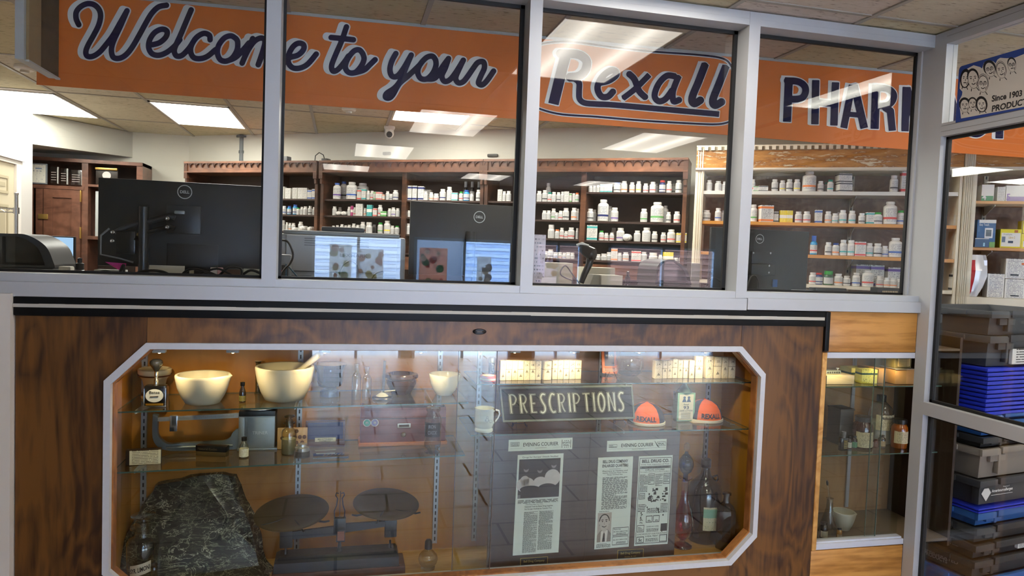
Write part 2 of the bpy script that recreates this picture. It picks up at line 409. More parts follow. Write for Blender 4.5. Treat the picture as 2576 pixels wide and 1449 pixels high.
# added unseen dark gondola left of the camera (its back cuts off the floor reflection in the case glass)
gd = thing('reflection_blocker', 'dark tall merchandise gondola standing left of the camera', 'gondola', (-.94, -3.8, 0))
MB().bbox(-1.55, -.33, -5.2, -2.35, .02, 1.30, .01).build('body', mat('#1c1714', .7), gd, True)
# ------------------------------------------------------------------ ceiling lights
def emis(name, col, e, tubes=False):
    m, nt, b = newmat(name); N, L = nt.nodes, nt.links; N.remove(b); em = N.new('ShaderNodeEmission'); em.inputs[0].default_value = lin(col)
    em.inputs[1].default_value = e
    if tubes:   # two fluorescent tubes showing through the prismatic lens
        tc = N.new('ShaderNodeTexCoord'); sp = N.new('ShaderNodeSeparateXYZ'); L.new(tc.outputs['Generated'], sp.inputs[0])
        def M(op, a, c=0):
            n = N.new('ShaderNodeMath'); n.operation = op
            for i, v in enumerate((a, c)):
                if isinstance(v, (int, float)): n.inputs[i].default_value = v
                else: L.new(v, n.inputs[i])
            return n.outputs[0]
        d = M('ABSOLUTE', M('SUBTRACT', M('ABSOLUTE', M('SUBTRACT', sp.outputs[0], .5)), .25), 0)
        k = M('POWER', M('MAXIMUM', M('SUBTRACT', 1, M('MULTIPLY', d, 5)), 0), 2)
        L.new(M('MULTIPLY', M('ADD', M('MULTIPLY', k, .8), .75), e), em.inputs[1])
    L.new(em.outputs[0], N['Material Output'].inputs[0]); return m
LED = emis('led_panel', '#fffaf0', PANEL_E); TUBE = emis('troffer_lens', '#fff6ea', PANEL_E*.52, True)
def ceiling_light(x0, x1, y0, y1, label, tubes=False):
    t = thing('ceiling_light', label, 'ceiling light', ((x0+x1)/2, (y0+y1)/2, ZC), group=None)
    MB().box(x0+.012, x1-.012, y0+.012, y1-.012, ZC-.008, ZC-.004).build('diffuser', TUBE if tubes else LED, t, True, smooth=0)
    mb = MB()
    for a in ((x0, x1, y0, y0+.014), (x0, x1, y1-.014, y1), (x0, x0+.014, y0, y1), (x1-.014, x1, y0, y1)): mb.box(*a, ZC-.012, ZC-.002)
    mb.build('frame', mat('#d0cdc6', .5), t, True, smooth=0)
gx = lambda k: GX0+GDX*k
for (k, y0, y1, lab) in ((-6, 3.04, 4.00, 'bright white ceiling panel light beside the left wall with the door'), (-4, 3.04, 4.00, 'bright white ceiling panel light under the banner word beginning with W'),
        (-1, 1.98, 3.01, 'bright white ceiling panel light just behind the small dome camera'), (-3, .95, 1.95, 'ceiling panel light hidden behind the left half of the orange banner'),
        (1, .95, 1.95, 'ceiling panel light hidden behind the middle of the orange banner')):  # both panels behind the banner are unseen, added to brighten the pharmacy
    ceiling_light(gx(k)+.01, gx(k+1)-.01, y0, y1, lab)
for (x0, x1, y0, y1, lab) in ((.87, 1.445, -1.14, -.12, 'two-tube troffer in the shop ceiling nearest the partition'), (.5, 1.08, -3.35, -2.3, 'two-tube troffer in the shop ceiling above the photographer'),
        (.08, .66, -5.2, -4.2, 'two-tube troffer in the middle of the shop ceiling'), (-.28, .3, -6.75, -6.05, 'two-tube troffer near the shop front, west one'),
        (1.5, 2.08, -6.85, -6.1, 'two-tube troffer near the shop front, middle one'), (2.28, 2.86, -3.5, -2.5, 'two-tube troffer over the aisle outside the side partition'),
        (2.69, 3.27, -1.27, -.30, 'two-tube troffer seen through the top glass above the Since 1903 sign'), (3.1, 3.68, -6.85, -6.1, 'two-tube troffer near the shop front, east one')):
    ceiling_light(x0, x1, y0, y1, lab, True)
# ------------------------------------------------------------------ front partition: aluminium storefront framing
fr = MB()
Z0, Z1 = 1.432, 2.50
XW = 2.445
DP = .115
fr.box(-3.2, XW, 0, DP, 2.50, 2.553)                                   # header
fr.box(-3.2, XW, -.001, .0, 2.5245, 2.5258)
fr.box(-3.2, 1.603, -.012, .03, 1.357, 1.404).box(1.606, XW+.003, -.014, .03, 1.360, 1.407)   # sill face
fr.box(-3.2, XW, .001, DP, 1.395, Z0)
for a, b in ((-.274, -.226), (.652, .700), (1.557, 1.606)): fr.box(a, b, -.0015, DP-.001, 1.406, 2.551)
fr.box(XW, XW+.058, -.062, DP, 1.358, 2.553).box(XW, XW+.058, -.062, 0, 0, 1.358)                               # corner post
fr.box(XW-.008, XW, .062, .085, Z0, Z1)                                # glazing bead
fr.build('trim_4', [ALU, GASKET], smooth=0, kind='structure')
gk = MB()
wins = [(-1.35, -.274), (-.226, .652), (.700, 1.557), (1.606, XW-.0)]
for a, b in wins:
    for q in ((a, b, Z0, Z0+.009), (a, b, Z1-.014, Z1), (a, a+.010, Z0, Z1), (b-.016, b, Z0, Z1)): gk.box(q[0], q[1], .084, .098, q[2], q[3])
gk.build('trim_5', GASKET, smooth=0, kind='structure')
for i, (a, b) in enumerate(wins):
    MB().box(a, b, .089, .092, Z0, Z1).build('window_%d' % (i+5), GLASS_W, smooth=0, kind='structure')
# side partition, running from the corner post towards the camera
sd = MB()
YE = -1.25
sd.box(XW, XW+.05, YE, -.062, 2.50, 2.553).box(XW, XW+.05, YE, -.062, 2.113, 2.168).box(XW-.002, XW+.06, YE, -.045, .926, .980).box(XW, XW+.05, YE, -.062, 0, .10)
sd.box(XW, XW+.05, YE-.06, YE, 0, 2.553)
for z in (2.132, 2.156, .958, 2.53): sd.box(XW-.0015, XW, YE, -.062, z, z+.0012, 1)
sd.build('trim_6', [ALU, ALU_D], smooth=0, kind='structure')
gk = MB()
for z0, z1 in ((.98, 2.113), (.10, .926)):
    for q in ((YE, -.062, z0, z0+.012), (YE, -.062, z1-.012, z1), (-.076, -.062, z0, z1), (YE, YE+.012, z0, z1)): gk.box(XW+.028, XW+.045, q[0], q[1], q[2], q[3])
gk.build('trim_7', GASKET, smooth=0, kind='structure')
for i, (z0, z1) in enumerate(((2.168, 2.5), (.98, 2.113), (.10, .926))):
    MB().box(XW+.034, XW+.037, YE, -.062, z0, z1).build('window_%d' % (i+9), GLASS_W, smooth=0, kind='structure')
# white pilaster at the far left, below the sill
MB().box(-1.9, -1.029, -.03, .3, 0, 1.366).build('wall_front', mat('#dcd8d0', .6, bump=.2), smooth=0, kind='structure')
# ------------------------------------------------------------------ orange banner across the pharmacy
BS = (.3, .635, -.042)
def bp(px, py, off=0):
    p = P(px, py, S=BS); return V((p.x+off*.04, p.y-off, p.z))
def on_banner(off): return lambda x, y: bp(x, y, off)
bn = thing('welcome_banner', 'long orange banner with navy and white lettering hanging across the pharmacy ceiling', 'banner', (.9, .6, 2.16))
zb = 2.168
xa, xb = P(92, 187, S=BS).x, 3.95
def by(x, o=0): return BS[1]+BS[2]*(x-BS[0])-o
ORANGE = mat('#de7426', .6, var=.05, scale=3)
mb = MB()
n = 24
for i in range(n):
    x0, x1 = xa+(xb-xa)*i/n, xa+(xb-xa)*(i+1)/n
    zz = lambda x: zb+.006*math.sin(x*1.6)*(.5+.5*math.sin(x*.9))
    mb.slab([(x0, by(x0), zz(x0)), (x1, by(x1), zz(x1)), (x1, by(x1), 2.55), (x0, by(x0), 2.55)], (0, .004, 0))
mb.build('sheet', ORANGE, bn, True, smooth=0)
MB().slab([(xa, by(xa, .003), 2.545), (xb, by(xb, .003), 2.545), (xb, by(xb, .003), 2.558), (xa, by(xa, .003), 2.558)], (0, .012, 0)).build('top_rail', ALU, bn, True, smooth=0)
z1 = lambda x, y: (x/3.578, y/3.578)
z2 = lambda x, y: (700+x/4.025, y/4.025)
script = []
def st(f, *pts): script.append([f(*p) for p in pts])
st(z1, (712,225),(688,170),(690,110),(730,62),(790,36),(850,46),(895,90),(908,150),(890,230),(845,320),(795,410),(775,470),(790,508),(840,508),(900,470),(960,400),(1020,320),(1080,215),(1145,100))
st(z1, (1145,100),(1085,240),(1025,370),(1005,450),(1020,515),(1070,528),(1130,500),(1190,430),(1260,310),(1320,200),(1370,120),(1430,65),(1500,50))
st(z1, (1375,405),(1440,385),(1495,335),(1505,285),(1460,265),(1395,295),(1350,360),(1340,430),(1370,485),(1430,500),(1500,475),(1570,420),(1620,360))
st(z1, (1722,92),(1680,190),(1625,320),(1588,400),(1570,460),(1590,505),(1640,500),(1700,440),(1740,380))
st(z1, (1892,360),(1885,320),(1835,303),(1770,340),(1725,410),(1718,470),(1745,520),(1805,530),(1870,508),(1940,450))
st(z1, (2125,350),(2080,325),(2020,345),(1970,410),(1958,480),(1985,540),(2040,552),(2095,520),(2135,450),(2140,380),(2125,350))
st(z1, (2040,552),(2120,520),(2190,450),(2240,390))
st(z1, (2275,350),(2235,440),(2180,570)); st(z1, (2180,570),(2230,460),(2290,375),(2350,345),(2385,370),(2370,450),(2325,585))
st(z1, (2325,585),(2370,480),(2430,400),(2490,370),(2510,410),(2485,500),(2465,570),(2490,610),(2540,580),(2590,510))
st(z2, (60,640),(105,590),(200,560),(255,505),(255,455),(205,440),(150,475),(105,560),(105,640),(150,690),(225,690),(300,650),(385,550))
st(z2, (690,275),(640,420),(575,570),(540,670),(555,722),(605,705),(670,630),(710,570)); st(z2, (535,382),(640,392),(760,405))
st(z2, (855,545),(820,508),(765,520),(705,595),(678,680),(712,735),(780,735),(840,670),(868,600),(855,545)); st(z2, (780,738),(870,710),(925,660),(980,607))
st(z2, (1190,545),(1150,620),(1130,705),(1150,772),(1205,772),(1270,690),(1345,560)); st(z2, (1345,560),(1290,690),(1240,810),(1180,890),(1100,945),(1085,985),(1120,995),(1160,960),(1225,850),(1310,775),(1400,690),(1440,650))
st(z2, (1592,610),(1560,572),(1500,585),(1435,655),(1410,730),(1440,795),(1505,800),(1565,740),(1595,665),(1592,610)); st(z2, (1505,802),(1590,790),(1660,680),(1722,595))
st(z2, (1722,595),(1690,690),(1655,770),(1680,825),(1735,810),(1800,730),(1872,612)); st(z2, (1872,612),(1830,700),(1795,790),(1820,840),(1870,830),(1920,770),(1975,690),(2020,635),(2075,630),(2085,690),(2050,770),(2025,840),(2060,862),(2110,820),(2178,722))
navy, white = [], []
def both(pts, r, w=3.2, sh=(-11, -3), sq=0):
    for k in range(5): white.append(([(x+sh[0]*k/4, y+sh[1]*k/4) for x, y in pts], r+w, sq and 1+w))
    navy.append((pts, r, sq))
for s in script: both(spline(s, 5), 7.0)
z3 = lambda x, y: (1340+x/3.45, y/3.45)
def q3(pts, w, smooth=True, sq=1):
    p = [z3(*a) for a in pts]; both(spline(p, 5) if smooth else p, w/3.45/2, 2.2, (-7, -1), sq)
q3([(290,455),(240,650),(178,905)], 92, False); q3([(230,466),(300,468),(400,478),(465,530),(455,610),(400,662),(310,672)], 76)
q3([(350,680),(400,720),(400,800),(405,860),(450,895),(560,905),(700,912),(1160,952),(1615,992)], 50)
q3([(580,720),(660,700),(720,655),(715,620),(670,615),(600,670),(560,760),(590,835),(650,840),(700,790)], 56); q3([(830,640),(880,690),(920,790),(980,850)], 56); q3([(1010,650),(890,770),(780,855)], 50)
q3([(1235,665),(1160,660),(1090,730),(1055,830),(1090,880),(1150,860),(1210,780)], 54); q3([(1265,660),(1215,790),(1220,880),(1275,865)], 54)
q3([(1495,555),(1440,700),(1380,850),(1400,900),(1460,865)], 66); q3([(1675,572),(1610,740),(1560,870),(1580,915),(1645,880)], 66)
# capsule border
cap = [(1840,300),(1845,262),(1846,200),(1838,166),(1815,147),(1750,138),(1640,130),(1540,119),(1450,107),(1395,106),(1345,116),(1318,140),(1308,190),(1306,235),(1330,262),(1400,286),(1500,294),(1620,304),(1740,311),(1800,313),(1830,308),(1840,300)]
cs = spline(cap, 6); white.append((cs, 4.6, 0)); navy.append((cs, 2.4, 0))
z4 = lambda x, y: (1776+x/3.22, y/3.22)
def q4(pts, w=52, smooth=False):
    p = [z4(*a) for a in pts]; both(spline(p, 5) if smooth else p, w/3.22/2, 2.6, (-6, -2), 1)
q4([(668,628),(652,988)], 66); q4([(640,655),(740,662),(795,700),(800,755),(760,800),(650,803)], 56, True)
q4([(885,650),(878,1008)], 60); q4([(1045,668),(1032,1018)], 60); q4([(885,832),(1035,842)], 52)
q4([(1180,690),(1112,1038)], 56); q4([(1195,690),(1278,1040)], 62); q4([(1140,925),(1250,935)], 42)
q4([(1375,690),(1362,1045)], 66); q4([(1375,712),(1470,722),(1515,765),(1505,820),(1460,855),(1375,858)], 54, True); q4([(1440,868),(1490,900),(1505,1060)], 58)
q4([(1618,705),(1608,1065)], 60); q4([(1625,710),(1700,1060)], 56); q4([(1790,730),(1700,1060)], 56); q4([(1800,730),(1795,1075)], 60)
q4([(1960,750),(1890,1085)], 56); q4([(1970,750),(2060,1090)], 60); q4([(1920,990),(2030,995)], 40)
q4([(2260,850),(2230,780),(2160,775),(2115,840),(2105,960),(2130,1060),(2190,1085),(2245,1050),(2262,980)], 58, True)
q4([(2376,960),(2370,1122)], 62); q4([(2300,800),(2376,970),(2460,815)], 58)
shape(MB(), white, on_banner(.002), 1.3).build('letter_outline', mat('#e6e6e6', .6), bn, True, smooth=0); shape(MB(), navy, on_banner(.004), 1.3).build('lettering', NAVY, bn, True, smooth=0)
# hanging end panel left of the banner
hp = thing('hanging_panel', 'narrow hanging end panel with a white face and wooden side left of the banner', 'panel', (-1.3, .4, 2.25))
a = P(37, 147, Y=.30); b = P(60, 150, Y=.30); 
MB().box(a.x, b.x, .30, .60, a.z, 2.555).build('white_face', mat('#c9c9cb', .5), hp, True, smooth=0)
MB().box(b.x+.001, b.x+.010, .315, .42, a.z+.004, 2.555).box(b.x+.001, b.x+.006, .43, .60, a.z+.004, 2.555, 1).box(b.x-.002, b.x+.012, .312, .60, a.z-.004, a.z+.003, 2).build('wooden_side', [mat('#a8906a', .6, var=.2, scale=8), mat('#5a4a36', .7, var=.4, scale=20), mat('#c9c9cb', .5)], hp, True, smooth=0)
# smoke detectors and dome camera
def detector(px, py, r, label):
    p = P(px, py, Z=ZC); t = thing('smoke_detector', label, 'smoke detector', p)
    MB().lathe([(r*.9, 0), (r, -.008), (r, -.02), (r*.85, -.028), (.0, -.030)], 28).build('base', mat('#dcd8cc', .5), t)
    MB().lathe([(r*.45, -.029), (r*.42, -.042), (0, -.044)], 20).build('sensor_cap', mat('#c9c5b8', .5), t)
detector(62, 165, .055, 'round white smoke detector below the hanging end panel at far left'); detector(878, 270, .05, 'round white smoke detector on the ceiling left of the dome camera')
p = P(980, 318, Z=ZC); dc = thing('dome_camera', 'white ceiling dome security camera with a black lens', 'security camera', p)
MB().lathe([(.045, 0), (.045, -.015), (.04, -.022), (.038, -.03), (0, -.03)], 28).build('base', mat('#e0ddd5', .4), dc)
dr = V((-.05, -.80, -.25)).normalized(); s_, u_ = frame_of(dr)
MB().lathe([(0, -.10), (.018, -.095), (.032, -.080), (.038, -.060), (.036, -.045), (.034, -.028)], 24).build('housing', mat('#d8d5cc', .4), dc)
mb = MB(); c0 = V((0, -.008, -.062)); mb.tube([c0, c0+dr*.033], .024, 20).build('lens', BLACK, dc)

# posters taped inside the shop-front glass, seen only in reflection
def poster(px0, px1, z0, z1, cols, label, seed):
    m, nt, b = newmat('poster_sheet'); N, L = nt.nodes, nt.links; tr = N.new('ShaderNodeBsdfTranslucent'); tr.inputs[0].default_value = lin(cols[0]); ms = N.new('ShaderNodeMixShader'); ms.inputs[0].default_value = .6
    b.inputs['Base Color'].default_value = lin(cols[0]); L.new(b.outputs[0], ms.inputs[1]); L.new(tr.outputs[0], ms.inputs[2]); L.new(ms.outputs[0], N['Material Output'].inputs[0])
    a, c = vx(px0), vx(px1); t = thing('window_poster', label, 'poster', ((a+c)/2, YS+.05, z0)); w = (c-a)/2
    rr_ = random.Random(seed); mb = MB().box(-w, w, 0, .002, 0, z1-z0)
    for i in range(14):
        x, z, r = rr_.uniform(-w*.8, w*.8), rr_.uniform(.08, .92)*(z1-z0), rr_.uniform(.02, .06); mb.add([(x+r*math.cos(k*PI/6), .003+i*.0002, z+r*math.sin(k*PI/6)) for k in range(12)], [tuple(range(12))], 1+i % (len(cols)-1))
    mb.build('sheet', [m]+[mat(c_, .6) for c_ in cols[1:]], t, smooth=0)
poster(830, 885, 1.0, 1.6, ('#dfe6ea', '#8fae3a', '#c05a4a', '#3a8a5a'), 'pale window poster with green and red dots, nearest the left jamb', 1); poster(900, 965, .95, 1.55, ('#dce2e8', '#b7c24a', '#c86a5a'), 'pale window poster with yellow-green dots in the first shop window', 2)
poster(1055, 1125, 1.05, 1.6, ('#c9a89c', '#b03a3a', '#e0d8d0', '#3f8a5a'), 'reddish window poster with white shapes in the second shop window', 3); poster(1200, 1235, .8, 1.5, ('#e6edf4', '#5a7ab0', '#c9d4e0'), 'tall white board leaning in the second shop window', 4)
poster(1352, 1400, .9, 1.62, ('#dccfd8', '#4a4a58', '#b04a3a'), 'pinkish notice in the third shop window', 5)
# ------------------------------------------------------------------ shelving along the angled wall
SD = (1.0, 2.64, -.62); SP = (2.3, 1.60, -.62)
DN = V((.527, .850, 0))       # into the wall
DU = V((.850, -.527, 0))
def sp(pl, x, back, z): return V((x, pl[1]+pl[2]*(x-pl[0]), z))+DN*back
def slabS(mb, pl, x0, x1, b0, b1, z0, z1, m=0):
    return mb.slab([sp(pl, x0, b0, z0), sp(pl, x1, b0, z0), sp(pl, x1, b0, z1), sp(pl, x0, b0, z1)], DN*(b1-b0), m)
WOODD = wood('dark_shelf_wood', '#1c1009', '#43281a', '#6b4630', (1, 1, 4), 3, .4, .2, .45)
WOODB = mat('#3d2c24', .6, var=.15, scale=5)
WOODC = wood('cornice_wood', '#321a0e', '#5f3a25', '#8a5b40', (.8, .8, 3), 3, .4, .2, .4)
SHELF_D = mat('#3a2a24', .5)
DSH = [1.94, 1.81, 1.675, 1.53]
def dark_unit(x0, x1, divs, zs, label, right_zs=None):
    base = sp(SD, x0, .15, 0); t = thing('bookcase', label, 'bookcase', base)
    mb = MB(); slabS(mb, SD, x0, x1, .26, .275, 0, 2.2); mb.build('back_panel', WOODB, t, True, smooth=0)
    for a, b in ((x0, x0+.022), (x1-.022, x1)):
        mb = MB(); slabS(mb, SD, a, b, -.004, .27, 0, 2.155); mb.build('side_panel', WOODD, t, True, smooth=0)
    for d in divs:
        mb = MB(); slabS(mb, SD, d-.016, d+.016, .0, .26, 0, 2.155); mb.build('divider', WOODD, t, True, smooth=0)
    cells = [x0+.022]+[v for d in divs for v in (d-.016, d+.016)]+[x1-.022]
    for i in range(0, len(cells), 2):
        zz = right_zs if (right_zs and i >= 2) else zs
        for z in zz:
            mb = MB(); slabS(mb, SD, cells[i], cells[i+1], .012, .26, z-.013, z); mb.build('shelf', SHELF_D, t, True, smooth=0)
    mb = MB(); slabS(mb, SD, x0, x1, -.02, .27, 2.150, 2.228); slabS(mb, SD, x0, x1, -.032, -.02, 2.150, 2.160); slabS(mb, SD, x0-.001, x1+.001, -.035, .27, 2.228, 2.244)
    cor = mb.build('cornice', WOODC, t, True, smooth=0)
    mb = MB(); n = int((x1-x0)/.052)
    for i in range(n):      # carved pendant arches under the cornice lip
        xa_ = x0+(x1-x0)*(i+.5)/n; c = sp(SD, xa_, -.024, 2.228); r = .85*(x1-x0)/n/2/.85
        arc = [(r*1.05*math.cos(PI*k/8), -.030+.028*math.sin(PI*k/8)) for k in range(9)]
        poly = [(-r*1.1, 0)]+[(a, b) for a, b in arc[::-1]]+[(r*1.1, 0)]
        mb.prism(poly, c, DU, (0, 0, 1), DN*-.008)
        mb.tube([c+DU*(r*1.1)+V((0, 0, -.026)), c+DU*(r*1.1)+V((0, 0, -.036))], .005, 6)
    mb.build('carved_arches', mat('#3b1c0f', .5), cor, True, smooth=0)
    mb = MB(); slabS(mb, SD, x0, x1, .005, .02, 1.40, 1.50); mb.build('rail', WOODC, t, True, smooth=0)
    for xx in (x0+.011, x1-.011):
        mb = MB(); slabS(mb, SD, xx-.014, xx+.014, -.03, -.004, 2.10, 2.24); slabS(mb, SD, xx-.008, xx+.008, -.022, -.004, 2.06, 2.10)
        mb.build('carved_bracket', mat('#4a2a18', .5, bump=.5, scale=60), t, True, smooth=0)
    return t
dark_unit(-1.335, -.212, [-.62], DSH, 'dark brown carved wooden bookcase with pill bottles, the leftmost, behind the first mullion')
dark_unit(-.188, 1.006, [.447], DSH, 'dark brown carved wooden bookcase holding big white jugs, middle one of the row')
dark_unit(1.012, 2.262, [1.652], DSH, 'dark brown carved wooden bookcase next to the peeling cream shelving', [2.012, 1.806, 1.67, 1.53])
def peel_mat():
    m, nt, b = newmat('peeling_paint'); N, L = nt.nodes, nt.links
    tc = N.new('ShaderNodeTexCoord'); mp = N.new('ShaderNodeMapping'); mp.inputs['Scale'].default_value = (2.2, 2.2, 12); L.new(tc.outputs['Object'], mp.inputs[0])
    n = N.new('ShaderNodeTexNoise'); n.inputs['Scale'].default_value = 3.2; n.inputs['Detail'].default_value = 10; n.inputs['Distortion'].default_value = .2; n.inputs['Roughness'].default_value = .68; L.new(mp.outputs[0], n.inputs['Vector'])
    r = ramp(N, [(.0, '#dccfb2'), (.40, '#d2c3a2'), (.43, '#8f5c2a'), (.5, '#b07834'), (.62, '#bd8640'), (.68, '#d8c9a8')]); L.new(n.outputs[0], r.inputs[0])
    L.new(r.outputs[0], b.inputs['Base Color']); b.inputs['Roughness'].default_value = .6; return m
PEEL = peel_mat()
PALE = mat('#e3d9c3', .6, var=.12, scale=14, bump=.3); PBACK = wood('pale_unit_back', '#5d4330', '#7a5a43', '#a08468', (2, 2, 3), 3, .6, 0, .4)
SH_W = mat('#d9d6cc', .5); SH_O = mat('#c98a3e', .4, var=.1, scale=10)
def pale_unit(x0, x1, zs, label, ztop=2.295, left_post=True):
    t = thing('peeling_shelf_unit', label, 'shelf unit', sp(SP, x0, .15, 0))
    mb = MB(); slabS(mb, SP, x0, x1, .27, .285, 0, 2.2); mb.build('back_panel', PBACK, t, True, smooth=0)
    for a, b in ((x0, x0+(.045 if left_post else .012)), (x1-.012, x1)):
        mb = MB(); slabS(mb, SP, a, b, -.01, .28, 0, ztop)
        for k in range(3 if b-a > .03 else 0): slabS(mb, SP, a+.008+k*.012, a+.014+k*.012, -.016, -.01, 0, ztop-.02)
        mb.build('side_post', PALE, t, True, smooth=0)
    mb = MB(); slabS(mb, SP, x0, x1, -.012, .0, 2.145, ztop-.03); slabS(mb, SP, x0, x1, -.03, -.012, 2.138, 2.150, 1); slabS(mb, SP, x0, x1, -.022, .27, 2.132, 2.139, 1)
    n = int((x1-x0)/.034)
    for i in range(n):
        xx = x0+(x1-x0)*(i+.2)/n; slabS(mb, SP, xx, xx+(x1-x0)/n*.55, -.028, -.01, ztop-.032, ztop-.006, 1)
    slabS(mb, SP, x0, x1, -.013, -.002, ztop-.034, ztop-.0085, 2)
    slabS(mb, SP, x0, x1, -.012, .27, ztop-.008, ztop, 1)
    mb.build('fascia', [PEEL, PALE, mat('#a39a84', .7, var=.3, scale=40)], t, True, smooth=0)
    for z, m, th in zs:
        mb = MB(); slabS(mb, SP, x0+(.046 if left_post else .013), x1-.013, .0, .26, z-th, z); mb.build('shelf', m, t, True, smooth=0)
    for fx in (.16, .62):
        xx = x0+(x1-x0)*fx+.02
        mb = MB(); slabS(mb, SP, xx-.010, xx+.010, .262, .27, .3, 2.13)
        for k in range(36): slabS(mb, SP, xx-.003, xx+.003, .2605, .262, .36+k*.05, .378+k*.05, 1)
        sd_ = mb.build('slotted_standard', [mat('#b9a98e', .5), BLACK], t, True, smooth=0)
        for z, m, th in zs[:3]:
            mb = MB(); mb.prism([(0, 0), (.20, 0), (.20, -.008), (.04, -.05), (0, -.055)], sp(SP, xx-.002, .262, z-th), -DN, (0, 0, 1), DU*.004)
            mb.build('bracket', mat('#c9c4b6', .5), sd_, True, smooth=0)
    return t
pale_unit(2.215, 3.50, [(2.007, SH_W, .022), (1.813, SH_O, .02), (1.615, SH_O, .02), (1.43, PALE, .02)], 'peeling cream and orange shelf unit full of white bottles right of the brown bookcases')
pale_unit(3.550, 4.12, [(1.958, SH_O, .016), (1.69, SH_O, .016), (1.40, PALE, .045)], 'peeling cream shelf unit with yellow and blue boxes seen through the side partition', 2.33, False)
fc = thing('fluted_column', 'narrow cream fluted wooden column with flaking paint between two shelf units', 'column', sp(SP, 3.53, 0, 0))
mb = MB(); slabS(mb, SP, 3.503, 3.548, -.02, .25, 0, 2.33)
for k in range(5): slabS(mb, SP, 3.506+k*.0085, 3.511+k*.0085, -.024, -.02, 0, 2.33)
mb.build('shaft', mat('#d0c6ae', .6, var=.12, scale=30), fc, True, smooth=0)
# ------------------------------------------------------------------ stock: bottles and boxes
BODYC = {'w': '#d6d4cf', 'b': '#2b8fc4', 'n': '#1d2a63', 'd': '#1b1d1e', 'g': '#2f5b3c', 'c': '#6d3a1c'}
CAPC = {'w': '#dad8d4', 'g': '#2f9a3a', 'b': '#2a55a8', 'r': '#c23a34', 'o': '#e07a45', 't': '#128a78', 'n': '#223a7c', 'd': '#16181a', 's': '#a9b0b4'}
BANDC = {'r': ('#cf4a44', 'red'), 'o': ('#e8813f', 'orange'), 'b': ('#3b62b0', 'blue'), 'g': ('#5fa45a', 'green'), 'p': ('#6c4f9c', 'purple'), 't': ('#3aa6a6', 'teal'),
    'y': ('#e8d13c', 'yellow'), 'n': ('#222f6b', 'navy'), 'k': ('#33363b', 'grey'), 'm': ('#b02b72', 'magenta')}
LABM = {}
def label_mat(c):
    if c not in LABM:
        if c == 'w': LABM[c] = printed('label_plain', '#d6d5d0', '#7d808c', 11, 3, .4, fill=.6)
        else: LABM[c] = printed('label_'+BANDC[c][1], '#d6d5d0', '#797c86', 11, 3, .4, band=(.22, .38), band_c=BANDC[c][0], fill=.55)
    return LABM[c]
BOXM = {}
def box_mat(c, full=False):
    k = (c, full)
    if k not in BOXM:
        if c == 'w': BOXM[k] = printed('carton_plain', '#d8d6cf', '#74767c', 12, 3, .4, fill=.5)
        elif full: BOXM[k] = printed('carton_'+BANDC[c][1], BANDC[c][0], '#f1efe8', 10, 2, .4, band=(.35, .62), band_c='#ece9e0', fill=.4)
        else: BOXM[k] = printed('carton_banded_'+BANDC[c][1], '#d8d6cf', '#74767c', 12, 3, .4, band=(.04, .16), band_c=BANDC[c][0], top=(.80, .93), top_c=BANDC[c][0], fill=.5)
    return BOXM[k]
PROTO = {}; NST = [0]
def proto(kind, lab, cap, body):
    k = (kind, lab, cap, body)
    if k in PROTO: return PROTO[k], False
    cm = mat(CAPC.get(cap, '#efedea'), .45); bmt = mat(BODYC.get(body, '#e9e7e2'), .35)
    t = thing('carton' if kind == 'x' else 'pill_bottle', '', 'box' if kind == 'x' else 'bottle')
    if kind == 'x':
        MB().box(-.5, .5, -.5, .5, 0, 1).build('box_body', box_mat(lab, body == 'f'), t, smooth=0)
        MB().box(-.49, .49, -.49, .0, 1.0, 1.006).build('lid_flap', mat('#d9d7d0', .6), t, smooth=0)
    else:
        hb = {'b': .70, 'j': .74, 's': .60, 't': .58}[kind]; nr = {'b': .36, 'j': .30, 's': .42, 't': .32}[kind]
        MB().lathe([(.44, 0), (.5, .02), (.5, hb), (.47, hb+.05), (nr-.02, hb+.12), (nr-.03, hb+.16)], 20).build('body', bmt, t)
        MB().lathe([(nr, hb+.14), (nr+.02, hb+.15), (nr+.02, .985), (nr, 1.0), (0, 1.0)], 20).build('cap', cm, t)
        MB().lathe([(.506, .09), (.506, hb-.06)], 24, a0=-PI*.98, a1=-PI*.02).build('label_sheet', label_mat(lab), t)
    PROTO[k] = t; return t, True
ORD = ['first', 'second', 'third', 'fourth', 'fifth', 'sixth', 'seventh', 'eighth', 'ninth', 'tenth', 'eleventh', 'twelfth', 'thirteenth', 'fourteenth', 'fifteenth', 'sixteenth', 'seventeenth', 'eighteenth', 'nineteenth', 'twentieth']
